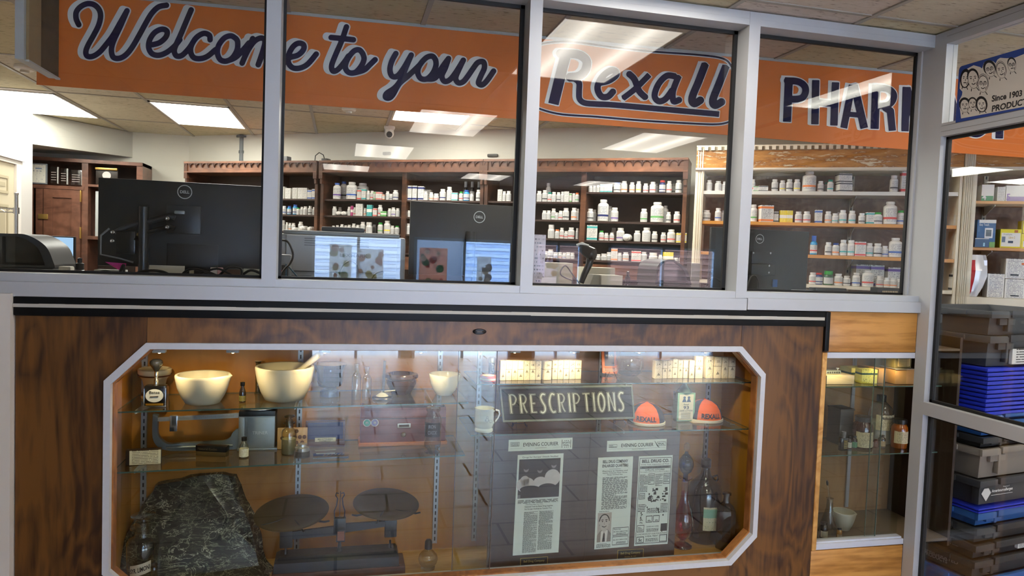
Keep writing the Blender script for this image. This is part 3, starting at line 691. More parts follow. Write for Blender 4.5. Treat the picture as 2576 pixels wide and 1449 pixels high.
def row(pl, z, base, f, where, items, group):
    """items: 'x width height code' in the zoomed measuring frame of f; code = kind, label, cap, body"""
    its = []
    for it in items.split(';'):
        q = it.split(); its.append((float(q[0]), float(q[1]), float(q[2]), (q[3] if len(q) > 3 else 'bw')))
    its.sort()
    for i, (x, w, h, c) in enumerate(its):
        back = .045
        if 'B' in c: back = .15; c = c.replace('B', '')
        lie = 'L' in c; c = c.replace('L', '')
        kind = c[0]; lab = c[1] if len(c) > 1 else 'w'; cap = c[2] if len(c) > 2 else 'w'; body = c[3] if len(c) > 3 else 'w'
        px, py = f(x, base); s0 = f(x+1, base)[0]-px
        plb = (pl[0]+DN.x*back, pl[1]+DN.y*back, pl[2])
        p = P(px, py, S=plb); mp_ = mpp(p); p = V((p.x, p.y, z+.0008))
        W, H = w*s0*mp_*.98, h*s0*mp_
        D = min(W, .075) if kind == 'x' else W
        src, fresh = proto(kind, lab, cap, body)
        col = BANDC[lab][1] if lab in BANDC else None
        if kind == 'x': d = ('%s carton' % col) if body == 'f' else ('white carton with %s bands' % col if col else 'plain white carton')
        else:
            size = {'b': 'white bottle', 'j': 'big white jug', 's': 'squat white bottle', 't': 'tall bottle'}[kind]
            bn_ = {'b': 'blue', 'n': 'navy', 'd': 'dark', 'g': 'green', 'c': 'brown'}.get(body)
            if bn_: size = size.replace('white', bn_) if 'white' in size else bn_+' '+size
            capn = {'g': 'green', 'b': 'blue', 'r': 'red', 'o': 'orange', 't': 'teal', 'n': 'navy', 'd': 'black', 's': 'grey'}.get(cap)
            d = size+(', %s cap' % capn if capn else '')+(', %s label' % col if col else '')
            if lie: d = 'fallen '+size
        lb = '%s, %s from left, %s' % (d, ORD[min(i, 19)], where)
        wd = lb.split()
        if len(wd) > 16: lb = lb.replace(' of the ', ' of ')
        rz = -.35+random.uniform(-.25, .25) if kind != 'x' else random.uniform(-.15, .05)-.3
        if fresh: r = src; r.location = p; r.scale = (W, D, H); r.rotation_euler = (0, 0, rz); r['label'] = lb; r['group'] = group
        else: r = copy_thing(src, p, lb, (W, D, H), rz, group)
        if lie:
            r.rotation_euler = (PI/2, 0, -.6+random.uniform(-.3, .3)); r.scale = (W, W, W*1.5); r.location = p+V((0, 0, W*.5))+DN*.02
        NST[0] += 1
fa = lambda x, y: (680+x/4.025, 380+y/4.025)
fb = lambda x, y: (1320+x/3.716, 350+y/3.716)
fc_ = lambda x, y: (1700+x/3.45, 340+y/3.45)
G1 = 'stock bottles and cartons on the brown bookcases'; G2 = 'stock bottles and cartons on the peeling cream shelves'
Z = DSH
row(SD, Z[0], 468, fa, 'top shelf of first brown bay', '125 55 120 xw;190 60 105 xw;255 50 110 xw;310 50 110 xw;355 50 110 xw;403 45 90 xb;445 38 100 xb', G1)
row(SD, Z[1], 625, fa, 'second shelf of first brown bay', '100 35 85;142 45 85 bb;193 45 85 bnbb;252 50 100 bnbb;283 36 70 bwgw;320 35 80;357 45 85;403 40 90 bk;445 38 80', G1)
row(SD, Z[2], 775, fa, 'third shelf of first brown bay', '115 75 105 sw;170 30 85;200 30 80 bo;235 40 80;262 38 60 bwL;308 50 95;355 55 80 bwL;425 50 70 bwL', G1)
row(SD, Z[0], 472, fa, 'top shelf of second brown bay', '675 80 165 jpbw;742 70 190 jkbwB;825 110 175 jb;935 125 175 jwB;905 45 100 xr;950 45 110 xt;992 40 90;1030 40 90 br;1065 36 80 xg;1105 60 78 xr;1148 25 55 xo;1187 40 88;1222 38 62 bn;1268 60 100 bn', G1)
row(SD, Z[1], 640, fa, 'second shelf of second brown bay', '650 45 90;705 40 90 bkB;697 45 50 bwL;755 45 50 bwL;800 40 90;828 25 100 xmwf;855 33 85 br;905 70 120 xw;960 35 80 bo;1010 55 112 xtwf;1062 42 80 xr;1112 50 115 br;1152 58 52 xgwf;1208 40 82;1246 48 92 bp;1290 42 85', G1)
row(SD, Z[2], 790, fa, 'third shelf of second brown bay', '640 38 65;680 38 70;725 40 82;765 40 72;800 40 78;845 42 92;887 45 80;937 55 112 br;1000 65 110 sw;1052 42 92 bwB;1115 55 110 bgg;1185 70 130 by;1237 45 82;1285 50 82 bwg', G1)
row(SD, Z[3], 960, fa, 'fourth shelf of second brown bay', '1205 45 60 sw;1245 38 60 bo;1285 48 70 xo', G1)
row(SD, Z[0], 488, fa, 'top shelf of third brown bay', '1412 48 145 xn;1463 46 145 xn;1528 58 140 xn;1520 45 88 bbbb;1570 50 90;1600 60 115 xwB;1630 45 82 bo;1680 55 70 sr;1745 65 115 bn;1812 58 138;1870 62 80 xt;1932 45 92 brgw;1986 62 108 bnbb;2040 40 72;2110 58 112 bk;1975 48 205 twsdB;2042 48 205 twsdB;2110 48 205 twsdB', G1)
row(SD, Z[1], 650, fa, 'second shelf of third brown bay', '1403 32 65', G1)
row(SD, Z[2], 815, fa, 'third shelf of third brown bay', '1398 48 108', G1)
row(SD, Z[0], 495, fa, 'top shelf of fourth brown bay, left of the mullion', '2325 45 118 xw;2368 40 102;2412 50 104', G1)
row(SD, Z[1], 560, fa, 'second shelf of fourth brown bay, left of mullion', '2410 40 38 sw', G1)
row(SD, Z[0], 573, fb, 'top shelf of fourth brown bay', '135 50 100;187 50 108 bk;218 48 185 bwB;233 42 88 brtw;272 45 92;315 42 90 bk;355 42 96;390 44 98 xw;427 24 82 xg;457 24 82 xw;490 40 88 bgow', G1)
row(SD, Z[1], 750, fb, 'second shelf of fourth brown bay', '183 45 85;222 42 86;268 45 105 bg;297 36 70;335 45 86 br;383 60 112 bk;460 58 115 bo;496 26 108', G1)
row(SD, Z[2], 925, fb, 'third shelf of fourth brown bay', '245 62 128 sw;302 45 85 bwow;345 42 102 br;388 44 72 br;433 62 106 br;490 32 102', G1)
row(SD, Z[3], 1090, fb, 'fourth shelf of fourth brown bay', '190 60 65 sw;240 58 82 bk;290 48 58 sb;330 40 60 sr;370 40 58 sb;407 46 62 sw;447 40 60 sw', G1)
row(SD, 2.012, 492, fb, 'top shelf of fifth brown bay', '615 42 62;650 34 62;685 35 66;720 36 75 xt;757 34 75 xt;797 42 76 xt;863 68 92 bkbw;928 60 105 bo;1002 52 95 bo;1063 50 105 by;1130 50 85 br;1195 60 100 br;1232 35 98 bwB;1285 60 115 bnrn;1348 50 110 br;1395 42 98 bkB;1437 60 118 bk;1482 45 125 bwB', G1)
row(SD, 1.806, 762, fb, 'second shelf of fifth brown bay', '610 62 115 bk;650 40 115 bwB;730 103 202 jn;795 40 150 jwB;838 70 130 bp;1112 65 125 bg;1235 122 188 jg;1312 55 165 jwB;1343 45 100 bk;1422 62 106 br;1495 28 115 bk', G1)
row(SD, 1.67, 942, fb, 'third shelf of fifth brown bay', '625 98 138 xt;715 50 92 brgw;762 42 72 br;812 45 75 br;830 55 125 bwB;893 75 122 bp;968 70 90 bwL;1050 62 102;1135 80 132 bw;1213 55 100 bk;1295 50 92 br;1367 75 122 br;1460 88 92 xy', G1)
row(SD, 1.53, 1118, fb, 'fourth shelf of fifth brown bay', '685 48 55 sw;740 58 62 sw;790 55 78 sw;835 60 112 xo;885 45 76;943 60 82 bo;1040 88 98 xr;1113 58 92;1200 82 88 sp;1268 42 72 bp;1338 92 98 xywf;1413 52 68 skdw;1465 42 66 bkdw', G1)
row(SP, 2.007, 460, fc_, 'top cream-unit shelf', '290 48 95;368 58 86;425 45 82;672 32 105 br;693 44 45 xg;755 78 45 xk;858 55 105 bk;925 50 96 by;985 55 106 bk;1050 55 106 by;1155 112 172 jo;1255 52 92 bk;1302 34 96 bwtwB;1340 50 105 bttw;1455 110 78 xk;1890 65 146 bk;1972 46 178 xr', G2)
row(SP, 1.813, 740, fc_, 'second cream-unit shelf', '200 58 92 xb;265 68 92 bk;365 55 112 bb;408 32 100 bwB;672 60 148 bg;775 108 142 xo;862 45 90 xk;925 50 102 xywf;980 50 102 xywf;1063 60 96 br;1135 62 98 br;1235 54 112 xb;1320 56 102 bo;1380 55 86 bt;1415 40 105 bwB;1448 60 116 bt;1528 60 112 bt;1612 55 92 bk;1680 60 100 xt;1750 74 102 bkgw;1855 110 196 jr;1950 60 122 bbgw', G2)
row(SP, 1.615, 1032, fc_, 'third cream-unit shelf', '1193 58 165 trbb;1320 56 112 bk;1385 60 108 bonw;1450 60 136 bt;1518 65 136 bt;1590 82 124 xr;1675 65 116 bt;1748 70 116 bk;1812 55 96 bb;1900 104 168 jb', G2)
row(SP, 1.43, 1300, fc_, 'bottom cream-unit shelf', '1185 60 102 br;1238 64 102 bnrn;1320 80 122 swgg;1408 70 102 bo;1480 60 86 bk;1562 64 116 bb;1662 94 142 jr;1728 60 138 jrB;1765 60 96 br;1828 58 86 bo;1885 58 86 bo;1935 30 80;1600 130 186 xpB;1725 110 186 xpB;1880 140 172 xpB', G2)
for q in ((1455, 380, 110, 76, 'xk', 2.007),):
    p = P(*fc_(q[0], q[1]), S=(SP[0]+DN.x*.045, SP[1]+DN.y*.045, SP[2])); s_ = mpp(p)/3.45
    copy_thing(PROTO[('x', 'k', 'w', 'w')], V((p.x, p.y, 2.007+78*s_+.002)), 'plain white carton with grey bands stacked on an identical carton on top cream-unit shelf', (108*s_, .07, 76*s_), -.3, G2)
# seen through the side partition
ff = lambda x, y: (2296+x/3.018, 480+y/3.018)
row(SP, 1.813, 245, ff, 'second cream-unit shelf beside the fluted column', '335 34 82 xw;378 40 90 xw', G2)
row(SP, 1.615, 512, ff, 'third cream-unit shelf beside the fluted column', '315 30 80 bw;358 58 105 bnrn', G2)
row(SP, 1.43, 768, ff, 'bottom cream-unit shelf beside the fluted column', '325 80 130 xk', G2)
def sbox(name, x0, x1, ybase, h, f, z, label, faces, D=.09, cat='box', back=.03, group=None):
    """carton on the cream unit: faces = list of (material, u0,u1,v0,v1) patches, text = (string,u0,u1,v0,v1,material)"""
    plb = (SP[0]+DN.x*back, SP[1]+DN.y*back, SP[2]); a = P(*f(x0, ybase), S=plb); b = P(*f(x1, ybase), S=plb); H = h/3.018*mpp(a)
    w = (b-a); w.z = 0; W = w.length; U = w.normalized()
    t = thing(name, label, cat, (a.x, a.y, z+.001), math.atan2(U.y, U.x), group)
    MB().bbox(0, W, 0, D, 0, H, .001).build('box_body', faces[0], t, smooth=0)
    for i, fdef in enumerate(faces[1:]):
        if isinstance(fdef[0], str):
            s, u0, u1, v0, v1, m = fdef; mb = MB(); text(mb, s, (u0*W, -.0012-.0003*i, v0*H), ((u1-u0)*W, 0, 0), (0, 0, (v1-v0)*H), bold=.01); mb.build('lettering', m, t, smooth=0)
        else:
            m, u0, u1, v0, v1 = fdef; MB().box(u0*W, u1*W, -.0008-.0003*i, 0, v0*H, v1*H).build('printed_patch', m, t, smooth=0)
PW = mat('#ece9e2', .5)
PR = printed('leaflet', '#ece9e2', '#77798a', 16, 4, .4, fill=.55)
sbox('test_kit_box', 520, 615, 60, 125, ff, 1.958, 'white and green test kit box marked 4 on the upper cream shelf at right', [PW, (mat('#3f8f5a', .5), 0, .95, 0, .32), ('4', .05, .4, .06, .42, INKW)])
sbox('test_kit_box', 640, 700, 60, 110, ff, 1.958, 'narrow white printed box between the boxes marked 4 and 5', [PR])
sbox('test_kit_box', 705, 860, 60, 120, ff, 1.958, 'white and purple test kit box marked 5 on the upper cream shelf at right', [PW, (mat('#9a7fb0', .5), .05, 1, .0, .30), ('5', .04, .22, .08, .48, mat('#8a5fb0', .5))])
sbox('meter_box', 480, 622, 420, 208, ff, 1.69, 'blue and white glucose meter box left of the yellow boxes', [mat('#2c5f8f', .45), (PW, .1, 1, .88, 1), ('Easy Touch', .12, .62, .76, .86, INKW), (mat('#e8e8e8', .4), .42, .85, .34, .70), (mat('#5a6468', .4), .48, .78, .40, .64), (mat('#7fae5a', .5), .7, 1, 0, .2)])
sbox('strip_box', 470, 576, 420, 66, ff, 1.69, 'small dark blue test strip box in front of the meter box', [mat('#15486e', .4), (PW, 0, 1, .93, 1), (mat('#9fd0e8', .4), .6, .72, .1, .5)], .03, back=-.012)
YEL = mat('#e8d91e', .5)
sbox('sensor_box', 660, 820, 425, 142, ff, 1.69, 'yellow and white sensor box with a small butterfly mark', [YEL, (PW, .05, .95, .08, .80), ('FreeStyle', .15, .55, .66, .76, GREY), ('Libre 2', .40, .70, .50, .62, mat('#c9a420', .5)), (mat('#2b3a55', .5), .38, .62, .26, .38), (mat('#5b6a80', .4), .08, .24, .30, .60), (mat('#b5651d', .5), .66, .82, .82, .96)])
sbox('sensor_box', 822, 930, 430, 110, ff, 1.69, 'yellow sensor box at the right frame edge, lower of two', [YEL, (PW, .12, .95, .1, .5)])
sbox('sensor_box', 835, 935, 318, 95, ff, 1.69+.0870, 'yellow sensor box at the right frame edge, stacked on the lower one', [YEL, (PW, .12, .95, .1, .5)])
sbox('syringe_box', 563, 690, 780, 180, ff, 1.40, 'white printed carton standing between the red bag and the stacked cartons', [PR])
sbox('syringe_box', 695, 850, 785, 146, ff, 1.40, 'white pharmacy carton, lower of two stacked at the right edge', [PR, (BLACK, .3, .72, .10, .17)])
sbox('syringe_box', 702, 860, 640, 150, ff, 1.40+.1145, 'white pharmacy carton with an orange corner, stacked on another carton', [PR, (mat('#e06a30', .5), .75, 1, .70, .80), (BLACK, .25, .65, .14, .22)])
# crumpled red and white bag
a = P(*ff(510, 775), S=SP); t = thing('foil_bag', 'crumpled red and white foil bag leaning on the right shelf', 'bag', (a.x, a.y+.02, 1.401), -.5)
mb = MB(); n = 9; vs = []
for i in range(n):
    for j in range(7):
        u, v = j/6, i/(n-1); wd = .5+.35*math.sin(v*2.6); vs.append(((u-.5)*.12*wd-.03+.06*v*(1-v)+.02*v, -.018*math.sin(u*PI)*math.sin(v*PI)+random.uniform(-.006, .006), v*.245))
for i in range(n):
    for j in range(7): x, y, z = vs[i*7+j]; vs.append((x, y+.03+random.uniform(0, .008), z))
q = []
o2 = n*7
for i in range(n-1):
    for j in range(6):
        a_ = i*7+j; q.append((a_, a_+1, a_+8, a_+7)); q.append((o2+a_, o2+a_+7, o2+a_+8, o2+a_+1))
for i in range(n-1):
    for a_ in (i*7, i*7+6): q.append((a_, a_+7, o2+a_+7, o2+a_))
mb.add(vs, q)
for k, f in enumerate(mb.f): mb.m[k] = 1 if (k//2) % 6 < 2 and (k//12) < 7 and k < 12*(n-1) else 0
mb.build('foil', [mat('#dcdce0', .3, .2), mat('#c3202e', .35)], t, smooth=20)
# ------------------------------------------------------------------ the wooden display case under the partition
WALNUT = wood('walnut_panel', '#170a03', '#3d2209', '#6e4719', (2.2, 2.2, .8), 4, .42, .0, .6, 9)
WALNUT_H = wood('walnut_rail', '#1e0f05', '#4b2c10', '#7c5224', (1.4, 2.2, 1.6), 5, .42, .0, .6, 7)
OAKP = wood('oak_panel', '#6a3a12', '#a06a28', '#c98f45', (.35, 2, 7), 4, .35, .2, .55, 6)
CASEW = wood('case_back', '#8f5d1c', '#b57a2a', '#cf963e', (1.2, 1.2, .7), 3, .4, .15, .3, 4)
CASEF = wood('case_floor', '#a87a34', '#cc9c52', '#e0b46c', (.7, 3, 3), 4, .4, .1, .45, 4)
STEEL = mat('#b9bcbe', .35, .6); PAINTW = mat('#c9cdd2', .45, var=.06, scale=60, bump=.2)
case = thing('display_case', 'long walnut display case with an octagonal white-framed glass front full of pharmacy antiques', 'display case', (.475, .2, 0))
TOPB = mat('#050608', .5, spec=.25)
mb = MB(); mb.bbox(-1.028, 1.985, -.012, .03, 1.2945, 1.3565, .004); mb.bbox(1.977, 1.998, -.014, .03, 1.19, 1.3565, .003); mb.build('black_edging', TOPB, case, True)
mb = MB(); n = 40
for i in range(n):
    x0, x1 = -1.028+(1.968+1.028)*i/n, -1.028+(1.968+1.028)*(i+1)/n; mb.box(x0, x1, -.0165, -.012, 1.3225-.0015*(i > 22), 1.3335+random.uniform(0, .001))
mb.build('metal_strip', mat('#b9b6ab', .6, 0, var=.1, scale=9), case, True, smooth=0)
OX0, OX1, OZ0, OZ1, CH = -.763, 1.707, .297, 1.208, .113
def octo(i, cx=.125):
    a, b, c, d = OX0+i, OX1-i, OZ0+i, OZ1-i; k = CH-i*.41; k2 = .127-i*.41
    return [(a, c+k), (a, d-k2), (a+k2, d), (b-k, d), (b, d-k), (b, c+k), (b-k, c), (a+k, c)]
XY = ((0, 0, 0), (1, 0, 0), (0, 0, 1), (0, .02, 0))
oc = octo(0)
xl, xr = oc[2][0], oc[3][0]
MB().prism([(-1.025, 0), (xl, 0), (xl, OZ0), oc[7] if oc[7][0] < xl else (xl, OZ0), oc[0], oc[1], oc[2], (xl, 1.294), (-1.025, 1.294)] if False else
    [(-1.025, 0), (xl, 0), (xl, OZ0), (OX0, OZ0+.127), oc[1], oc[2], (xl, 1.294), (-1.025, 1.294)], *XY).build('left_panel', WALNUT, case, True, smooth=0)
MB().prism([(xr, 0), (1.977, 0), (1.977, 1.294), (xr, 1.294), oc[3], oc[4], oc[5], oc[6]], *XY).build('right_panel', WALNUT, case, True, smooth=0)
MB().box(xl+.0012, xr-.0012, 0, .02, OZ1, 1.294).build('top_rail', WALNUT_H, case, True, smooth=0)
MB().box(xl+.0012, xr-.0012, 0, .02, 0, OZ0).build('bottom_rail', WALNUT_H, case, True, smooth=0)
def ring(mb, o_, i_, y0, y1, m=0):
    n = len(o_)
    for k in range(n):
        a, b, c, d = o_[k], o_[(k+1) % n], i_[(k+1) % n], i_[k]
        q = lambda p, y: (p[0], y, p[1])
        mb.add([q(a, y0), q(b, y0), q(c, y0), q(d, y0), q(a, y1), q(b, y1), q(c, y1), q(d, y1)], [(0,1,2,3),(7,6,5,4),(0,4,5,1),(2,6,7,3)], m)
o8 = octo(0); o8[0] = (OX0, OZ0+.127); o8[7] = (xl, OZ0)
i8 = octo(.021); i8[0] = (OX0+.021, OZ0+.127+.009); i8[7] = (xl+.009, OZ0+.021)
mb = MB(); ring(mb, o8, i8, -.012, .012); mb.build('white_frame', PAINTW, case, True, smooth=0)
j8 = octo(.023); k8 = octo(.024)
mb = MB(); ring(mb, octo(.012), octo(.026), .012, .052); mb.build('inner_lip', wood('lip_wood', '#4a2810', '#8a5526', '#b47a42', (2, 2, 2), 4, .4, .1, .5), case, True, smooth=0)
mb = MB(); mb.box(-.80, 1.76, .39, .40, .26, 1.25).build('back_panel', CASEW, case, True, smooth=0)
MB().box(-.80, -.78, .02, .39, .26, 1.25).build('side_panel', CASEW, case, True, smooth=0)
MB().box(1.745, 1.765, .02, .39, .26, 1.25).build('side_panel', CASEW, case, True, smooth=0)
MB().box(-.78, 1.745, .02, .39, .255, .272).build('floor_board', CASEF, case, True, smooth=0)
MB().box(-.78, 1.745, .02, .39, 1.245, 1.262).build('top_board', WALNUT_H, case, True, smooth=0)
wc = thing('work_counter', 'dark work counter behind the partition carrying the monitors and printers', 'counter', (.7, .7, 0)); MB().bbox(-1.03, 2.70, .125, 1.30, 1.305, 1.345, .004).build('worktop', mat('#3a3b3d', .5), wc, True); MB().box(-1.0, 2.66, .45, 1.25, .0, 1.304).build('base_cabinet', mat('#55504a', .6), wc, True, smooth=0)
MB().box(-.775, 1.74, .042, .072, .272, .312).box(-.775, 1.74, .048, .066, .312, .322, 1).build('sliding_track', [mat('#8e6a3c', .5), STEEL], case, True, smooth=0)
# slotted standards on the back panel
for px, py0, py1 in ((365, 885, 1300), (757, 885, 1250), (1108, 885, 1385), (1208, 885, 1376), (1513, 885, 1300), (1786, 890, 1370)):
    x = P(px, py0, Y=.385).x; mb = MB(); zb_ = .30
    mb.box(x-.009, x+.009, .381, .3895, zb_, 1.225).box(x-.010, x-.008, .378, .389, zb_, 1.225).box(x+.008, x+.010, .378, .389, zb_, 1.225)
    for k in range(33): mb.box(x-.0028, x+.0028, .380, .3811, zb_+.012+k*.028, zb_+.028+k*.028, 1)
    mb.build('slotted_standard', [mat('#a9adb0', .35, .7), BLACK], case, True, smooth=0)
def s1(x): return .9555+.0138*(x+.74)
def s2(x): return .7425+.0205*(x+.74)
GEDGE = mat('#4f6b62', .2, alpha=.5); GSH = pane('shelf_glass', '#dfe9e4', 1.5, 1.2)
def glass_shelf(parent, x0, x1, y0, y1, za, zb_, name='glass_shelf'):
    th = .005; mb = MB()
    a = [(x0, y0, za), (x1, y0, zb_), (x1, y1, zb_), (x0, y1, za)]; b = [(p[0], p[1], p[2]-th) for p in a]
    mb.add(a, [(0, 1, 2, 3)], 0); mb.add(a+b, [(0, 4, 5, 1), (1, 5, 6, 2), (2, 6, 7, 3), (3, 7, 4, 0)], 1)
    o = mb.build(name, [GSH, GEDGE], parent, True, smooth=0); return o
glass_shelf(case, -.755, .485, .085, .383, s1(-.75), s1(.485)); glass_shelf(case, -.765, .478, .085, .383, s2(-.76), s2(.478))
glass_shelf(case, .515, 1.715, .085, .383, 1.044, 1.044); glass_shelf(case, .50, 1.712, .085, .383, .844, .844)
for x, z in ((-.70, s1(-.7)), (.35, s1(.35)), (-.70, s2(-.7)), (.36, s2(.36)), (.585, 1.044), (1.148, 1.044), (1.69, 1.044), (.585, .844), (1.148, .844), (1.69, .844), (-.16, s1(-.16)), (-.16, s2(-.16))):
    MB().prism([(0, 0), (.26, 0), (.26, -.012), (.03, -.035), (0, -.035)], (x-.0015, .38, z-.0055), (0, -1, 0), (0, 0, 1), (.003, 0, 0)).build('shelf_bracket', STEEL, case, True, smooth=0)
xm0, xm1 = P(1148, 1100, Y=.06).x, P(1243, 1100, Y=.05).x
MB().box(-.775, xm1, .049, .053, .312, 1.235).build('sliding_glass_door', GLASS_C, case, True, smooth=0)
MB().box(xm0, 1.74, .060, .064, .312, 1.235).build('sliding_glass_door', GLASS_C, case, True, smooth=0)
MB().box(xm0-.0016, xm0+.0008, .059, .065, .312, 1.235).box(xm1-.0008, xm1+.0016, .048, .054, .312, 1.235).build('door_glass_edge', mat('#5c4a38', .4), case, True, smooth=0)
# oval key escutcheon
p = P(1206, 834, Y=0); mb = MB(); mb.lathe([(.026, 0), (.026, .003), (.022, .005), (0, .005)], 28, sy=.42)
mb.v = [(x+p.x, -z, y+p.z) for x, y, z in mb.v]; mb.box(p.x-.009, p.x+.009, -.0062, -.005, p.z-.0015, p.z+.0015, 1)
mb.build('keyhole_plate', [mat('#16110d', .35, .5), mat('#5a4a3a', .4)], case, True)
# small lamps
WARM = emis('warm_bulb', '#ffdf9a', 40)
def puck(px, py, label, y=.085, aim=(0, .14, -.35), w=SPOT_W):
    p = P(px, py, Y=y); t = thing('puck_light', label, 'puck light', p, group=None)
    MB().bbox(-.021, .021, -.012, .012, -.004, .010, .002).build('housing', mat('#cfd4da', .4), t)
    MB().lathe([(.0, -.0075), (.004, -.006), (.0045, -.0035)], 10).build('bulb', WARM, t)
    l = bpy.data.lights.new('lamp', 'SPOT'); l.energy = w; l.color = (1, .74, .40); l.spot_size = 2.5; l.spot_blend = .9; l.shadow_soft_size = .008
    o = bpy.data.objects.new('lamp', l); COL.objects.link(o); o.parent = t; o.location = (0, 0, -.010); o.rotation_euler = V(aim).to_track_quat('-Z', 'Y').to_euler()
for px, lb in ((401, 'small square case lamp above the numbering machine'), (586, 'small square case lamp between the two white mortars'), (817, 'small square case lamp above the blue glass urn'), (1059, 'small square case lamp above the small spouted white mortar'),
               (1295, 'small square case lamp above the left row of remedy boxes'), (1444, 'small square case lamp above the second row of remedy boxes'), (1608, 'small square case lamp above the round glass globe'), (1775, 'small square case lamp above the rightmost remedy boxes')):
    puck(px, 884, lb)
# ------------------------------------------------------------------ helpers for the exhibits
def loc(px, py, z):
    zz = z(0) if callable(z) else z
    for _ in range(4):
        p = P(px, py, Z=zz)
        if callable(z): zz = z(p.x)
    return V((p.x, p.y, zz+.0006))
CLEAR = pane('clear_glass', '#eef1ee', 1.5, 3.2); 
def gl(t, n=1.45, r=1.5): 
    r = max(r, 2.6)
    k = ('gl', t)
    if k not in MATS:      # light crosses a hollow vessel twice, so each wall carries half of the tint
        MATS[k] = pane('glass_'+t.strip('#'), t, n, r)
        tb_ = [x for x in MATS[k].node_tree.nodes if x.type == 'BSDF_TRANSPARENT'][0]; tb_.inputs[0].default_value = (*[v**.42 for v in lin(t)[:3]], 1)
    return MATS[k]
def stand(name, label, cat, px, py, z, r_px=0, group=None, rz=0):
    """a thing whose front base edge is seen at (px,py); r_px = its half depth in pixels"""
    p = loc(px, py, z); m = mpp(p); p.y += r_px*m
    if callable(z): p.z = z(p.x)+.0006
    return thing(name, label, cat, p, rz, group), mpp(p)
def flat_text(t, s, o, U, W, m, bold=.01, name='lettering', shear=0):
    mb = MB(); text(mb, s, o, U, W, bold=bold, shear=shear); return mb.build(name, m, t, smooth=0)
MARBLE = mat('#cdc6b2', .35, var=.08, scale=30, coat=.2); INK = mat('#15151a', .6)
def spout(ang, r0, amt, ztop, zspan=.02, wid=.22):
    def f(p, a, r, z):
        d = math.atan2(math.sin(a-ang), math.cos(a-ang)); k = math.exp(-(d/wid)**2)*max(0, 1-(ztop-z)/zspan)
        if k > .01 and r > r0*.5: return V((p.x+math.cos(ang)*amt*k, p.y+math.sin(ang)*amt*k, p.z-amt*.35*k))
        return p
    return f
# ---- upper left shelf
t, m = stand('banded_mortar', 'cream mortar with brown bands standing behind the numbering machine', 'mortar', 385, 1002, s1, 14)
R, H = 39*m, 73*m
MB().lathe([(R*.78, 0), (R*.80, H*.05), (R*.66, H*.2), (R*.62, H*.4), (R*.72, H*.62), (R*.92, H*.78), (R*1.0, H*.86), (R*1.0, H*.97), (R*.93, H), (R*.86, H*.95), (R*.6, H*.5), (0, H*.35)], 40, deform=spout(.9, R, R*.18, H, H*.2)).build('bowl', mat('#dccfae', .3, coat=.4), t)
MB().lathe([(R*.955, H*.755), (R*.985, H*.80), (R*.99, H*.80), (R*.965, H*.75)], 40).lathe([(R*.79, H*.1), (R*.735, H*.16), (R*.745, H*.16), (R*.80, H*.1)], 40).build('brown_bands', mat('#5a2f1a', .3), t)
t, m = stand('numbering_machine', 'black hand numbering stamp with a round knob and white dial plate', 'numbering machine', 388, 1025, s1, 10)
mb = MB(); w = 25*m
mb.bbox(-w, w, -.012, .03, .012, 54*m, .006); mb.build('body', mat('#0c0b0b', .25, coat=.6), t)
mb = MB(); mb.bbox(-w*1.08, w*1.08, -.016, .034, 0, .005, .002).bbox(-w*1.05, -w*.93, -.014, .03, 0, 48*m, .001).bbox(w*.93, w*1.05, -.014, .03, 0, 48*m, .001).bbox(-w*.8, w*.8, -.015, .03, .006, .013, .001, 1); mb.build('base_frame', [CHROME, mat('#b3862f', .3, .8)], t)
mb = MB(); mb.lathe([(19.5*m, 0), (19.5*m, .002), (0, .002)], 32); mb.v = [(x*1.05, -z-.0125, y*.85+29*m) for x, y, z in mb.v]; mb.build('dial_plate', mat('#c9ced2', .35, .3), t)
flat_text(t, 'Bates', (-12*m, -.0152, 34*m), (24*m, 0, 0), (0, 0, 7*m), INK)
mb = MB(); mb.tube([(-10*m, -.0155, 27*m), (9*m, -.0155, 28*m)], .0012, 6); mb.lathe([(3*m, 0), (2*m, .003), (0, .004)], 10); n0 = len(mb.v)
mb.build('pointer', mat('#3b2a18', .4), t)
MB().lathe([(5*m, 52*m), (5.5*m, 56*m), (5.5*m, 66*m), (4*m, 68*m), (4.5*m, 84*m), (5*m, 92*m)], 16, c=(0, .008, 0)).build('shaft', CHROME, t)
MB().lathe([(5*m, 88*m), (9*m, 96*m), (14*m, 103*m), (16*m, 108*m), (15*m, 114*m), (9*m, 119*m), (0, 120*m)], 24, c=(0, .008, 0)).build('knob', mat('#17181c', .15, coat=.8), t)
def mortar(px, py, rt, rb, h, label, m_=MARBLE, sp_a=None, z=s1, wall=.1, name='mortar'):
    t, m = stand(name, label, 'mortar', px, py, z, rb*.9); R, B, H = rt*m, rb*m, h*m
    MB().lathe([(B, 0), (B*1.04, H*.02), (B+(R-B)*.45, H*.25), (B+(R-B)*.8, H*.55), (R, H*.9), (R, H*.96), (R*.985, H*.99), (R*.95, H), (R*(1-wall), H*.985), (R*(1-wall*1.4), H*.9), (R*.68, H*.45), (R*.4, H*.2), (0, H*.14)], 56,
        deform=spout(sp_a, R, R*.12, H, H*.16, .16) if sp_a is not None else None).build('bowl', m_, t)
    return t, m, R, H
mortar(503, 1020, 65, 40, 72, 'plain white marble mortar bowl with a small side spout, no pestle', sp_a=-.15)
t, m = stand('miniature_bottle', 'tiny brown miniature bottle with gold label between the two marble mortars', 'bottle', 608.5, 1013, s1, 8)
MB().lathe([(7*m, 0), (8*m, 1*m), (8*m, 24*m), (6*m, 32*m), (4*m, 38*m), (4*m, 42*m)], 18).build('body', mat('#1c0f08', .1, coat=.8), t)
MB().lathe([(5*m, 41*m), (5.6*m, 42*m), (5.6*m, 50*m), (0, 51*m)], 16).build('cap', mat('#0a0a0a', .3), t)
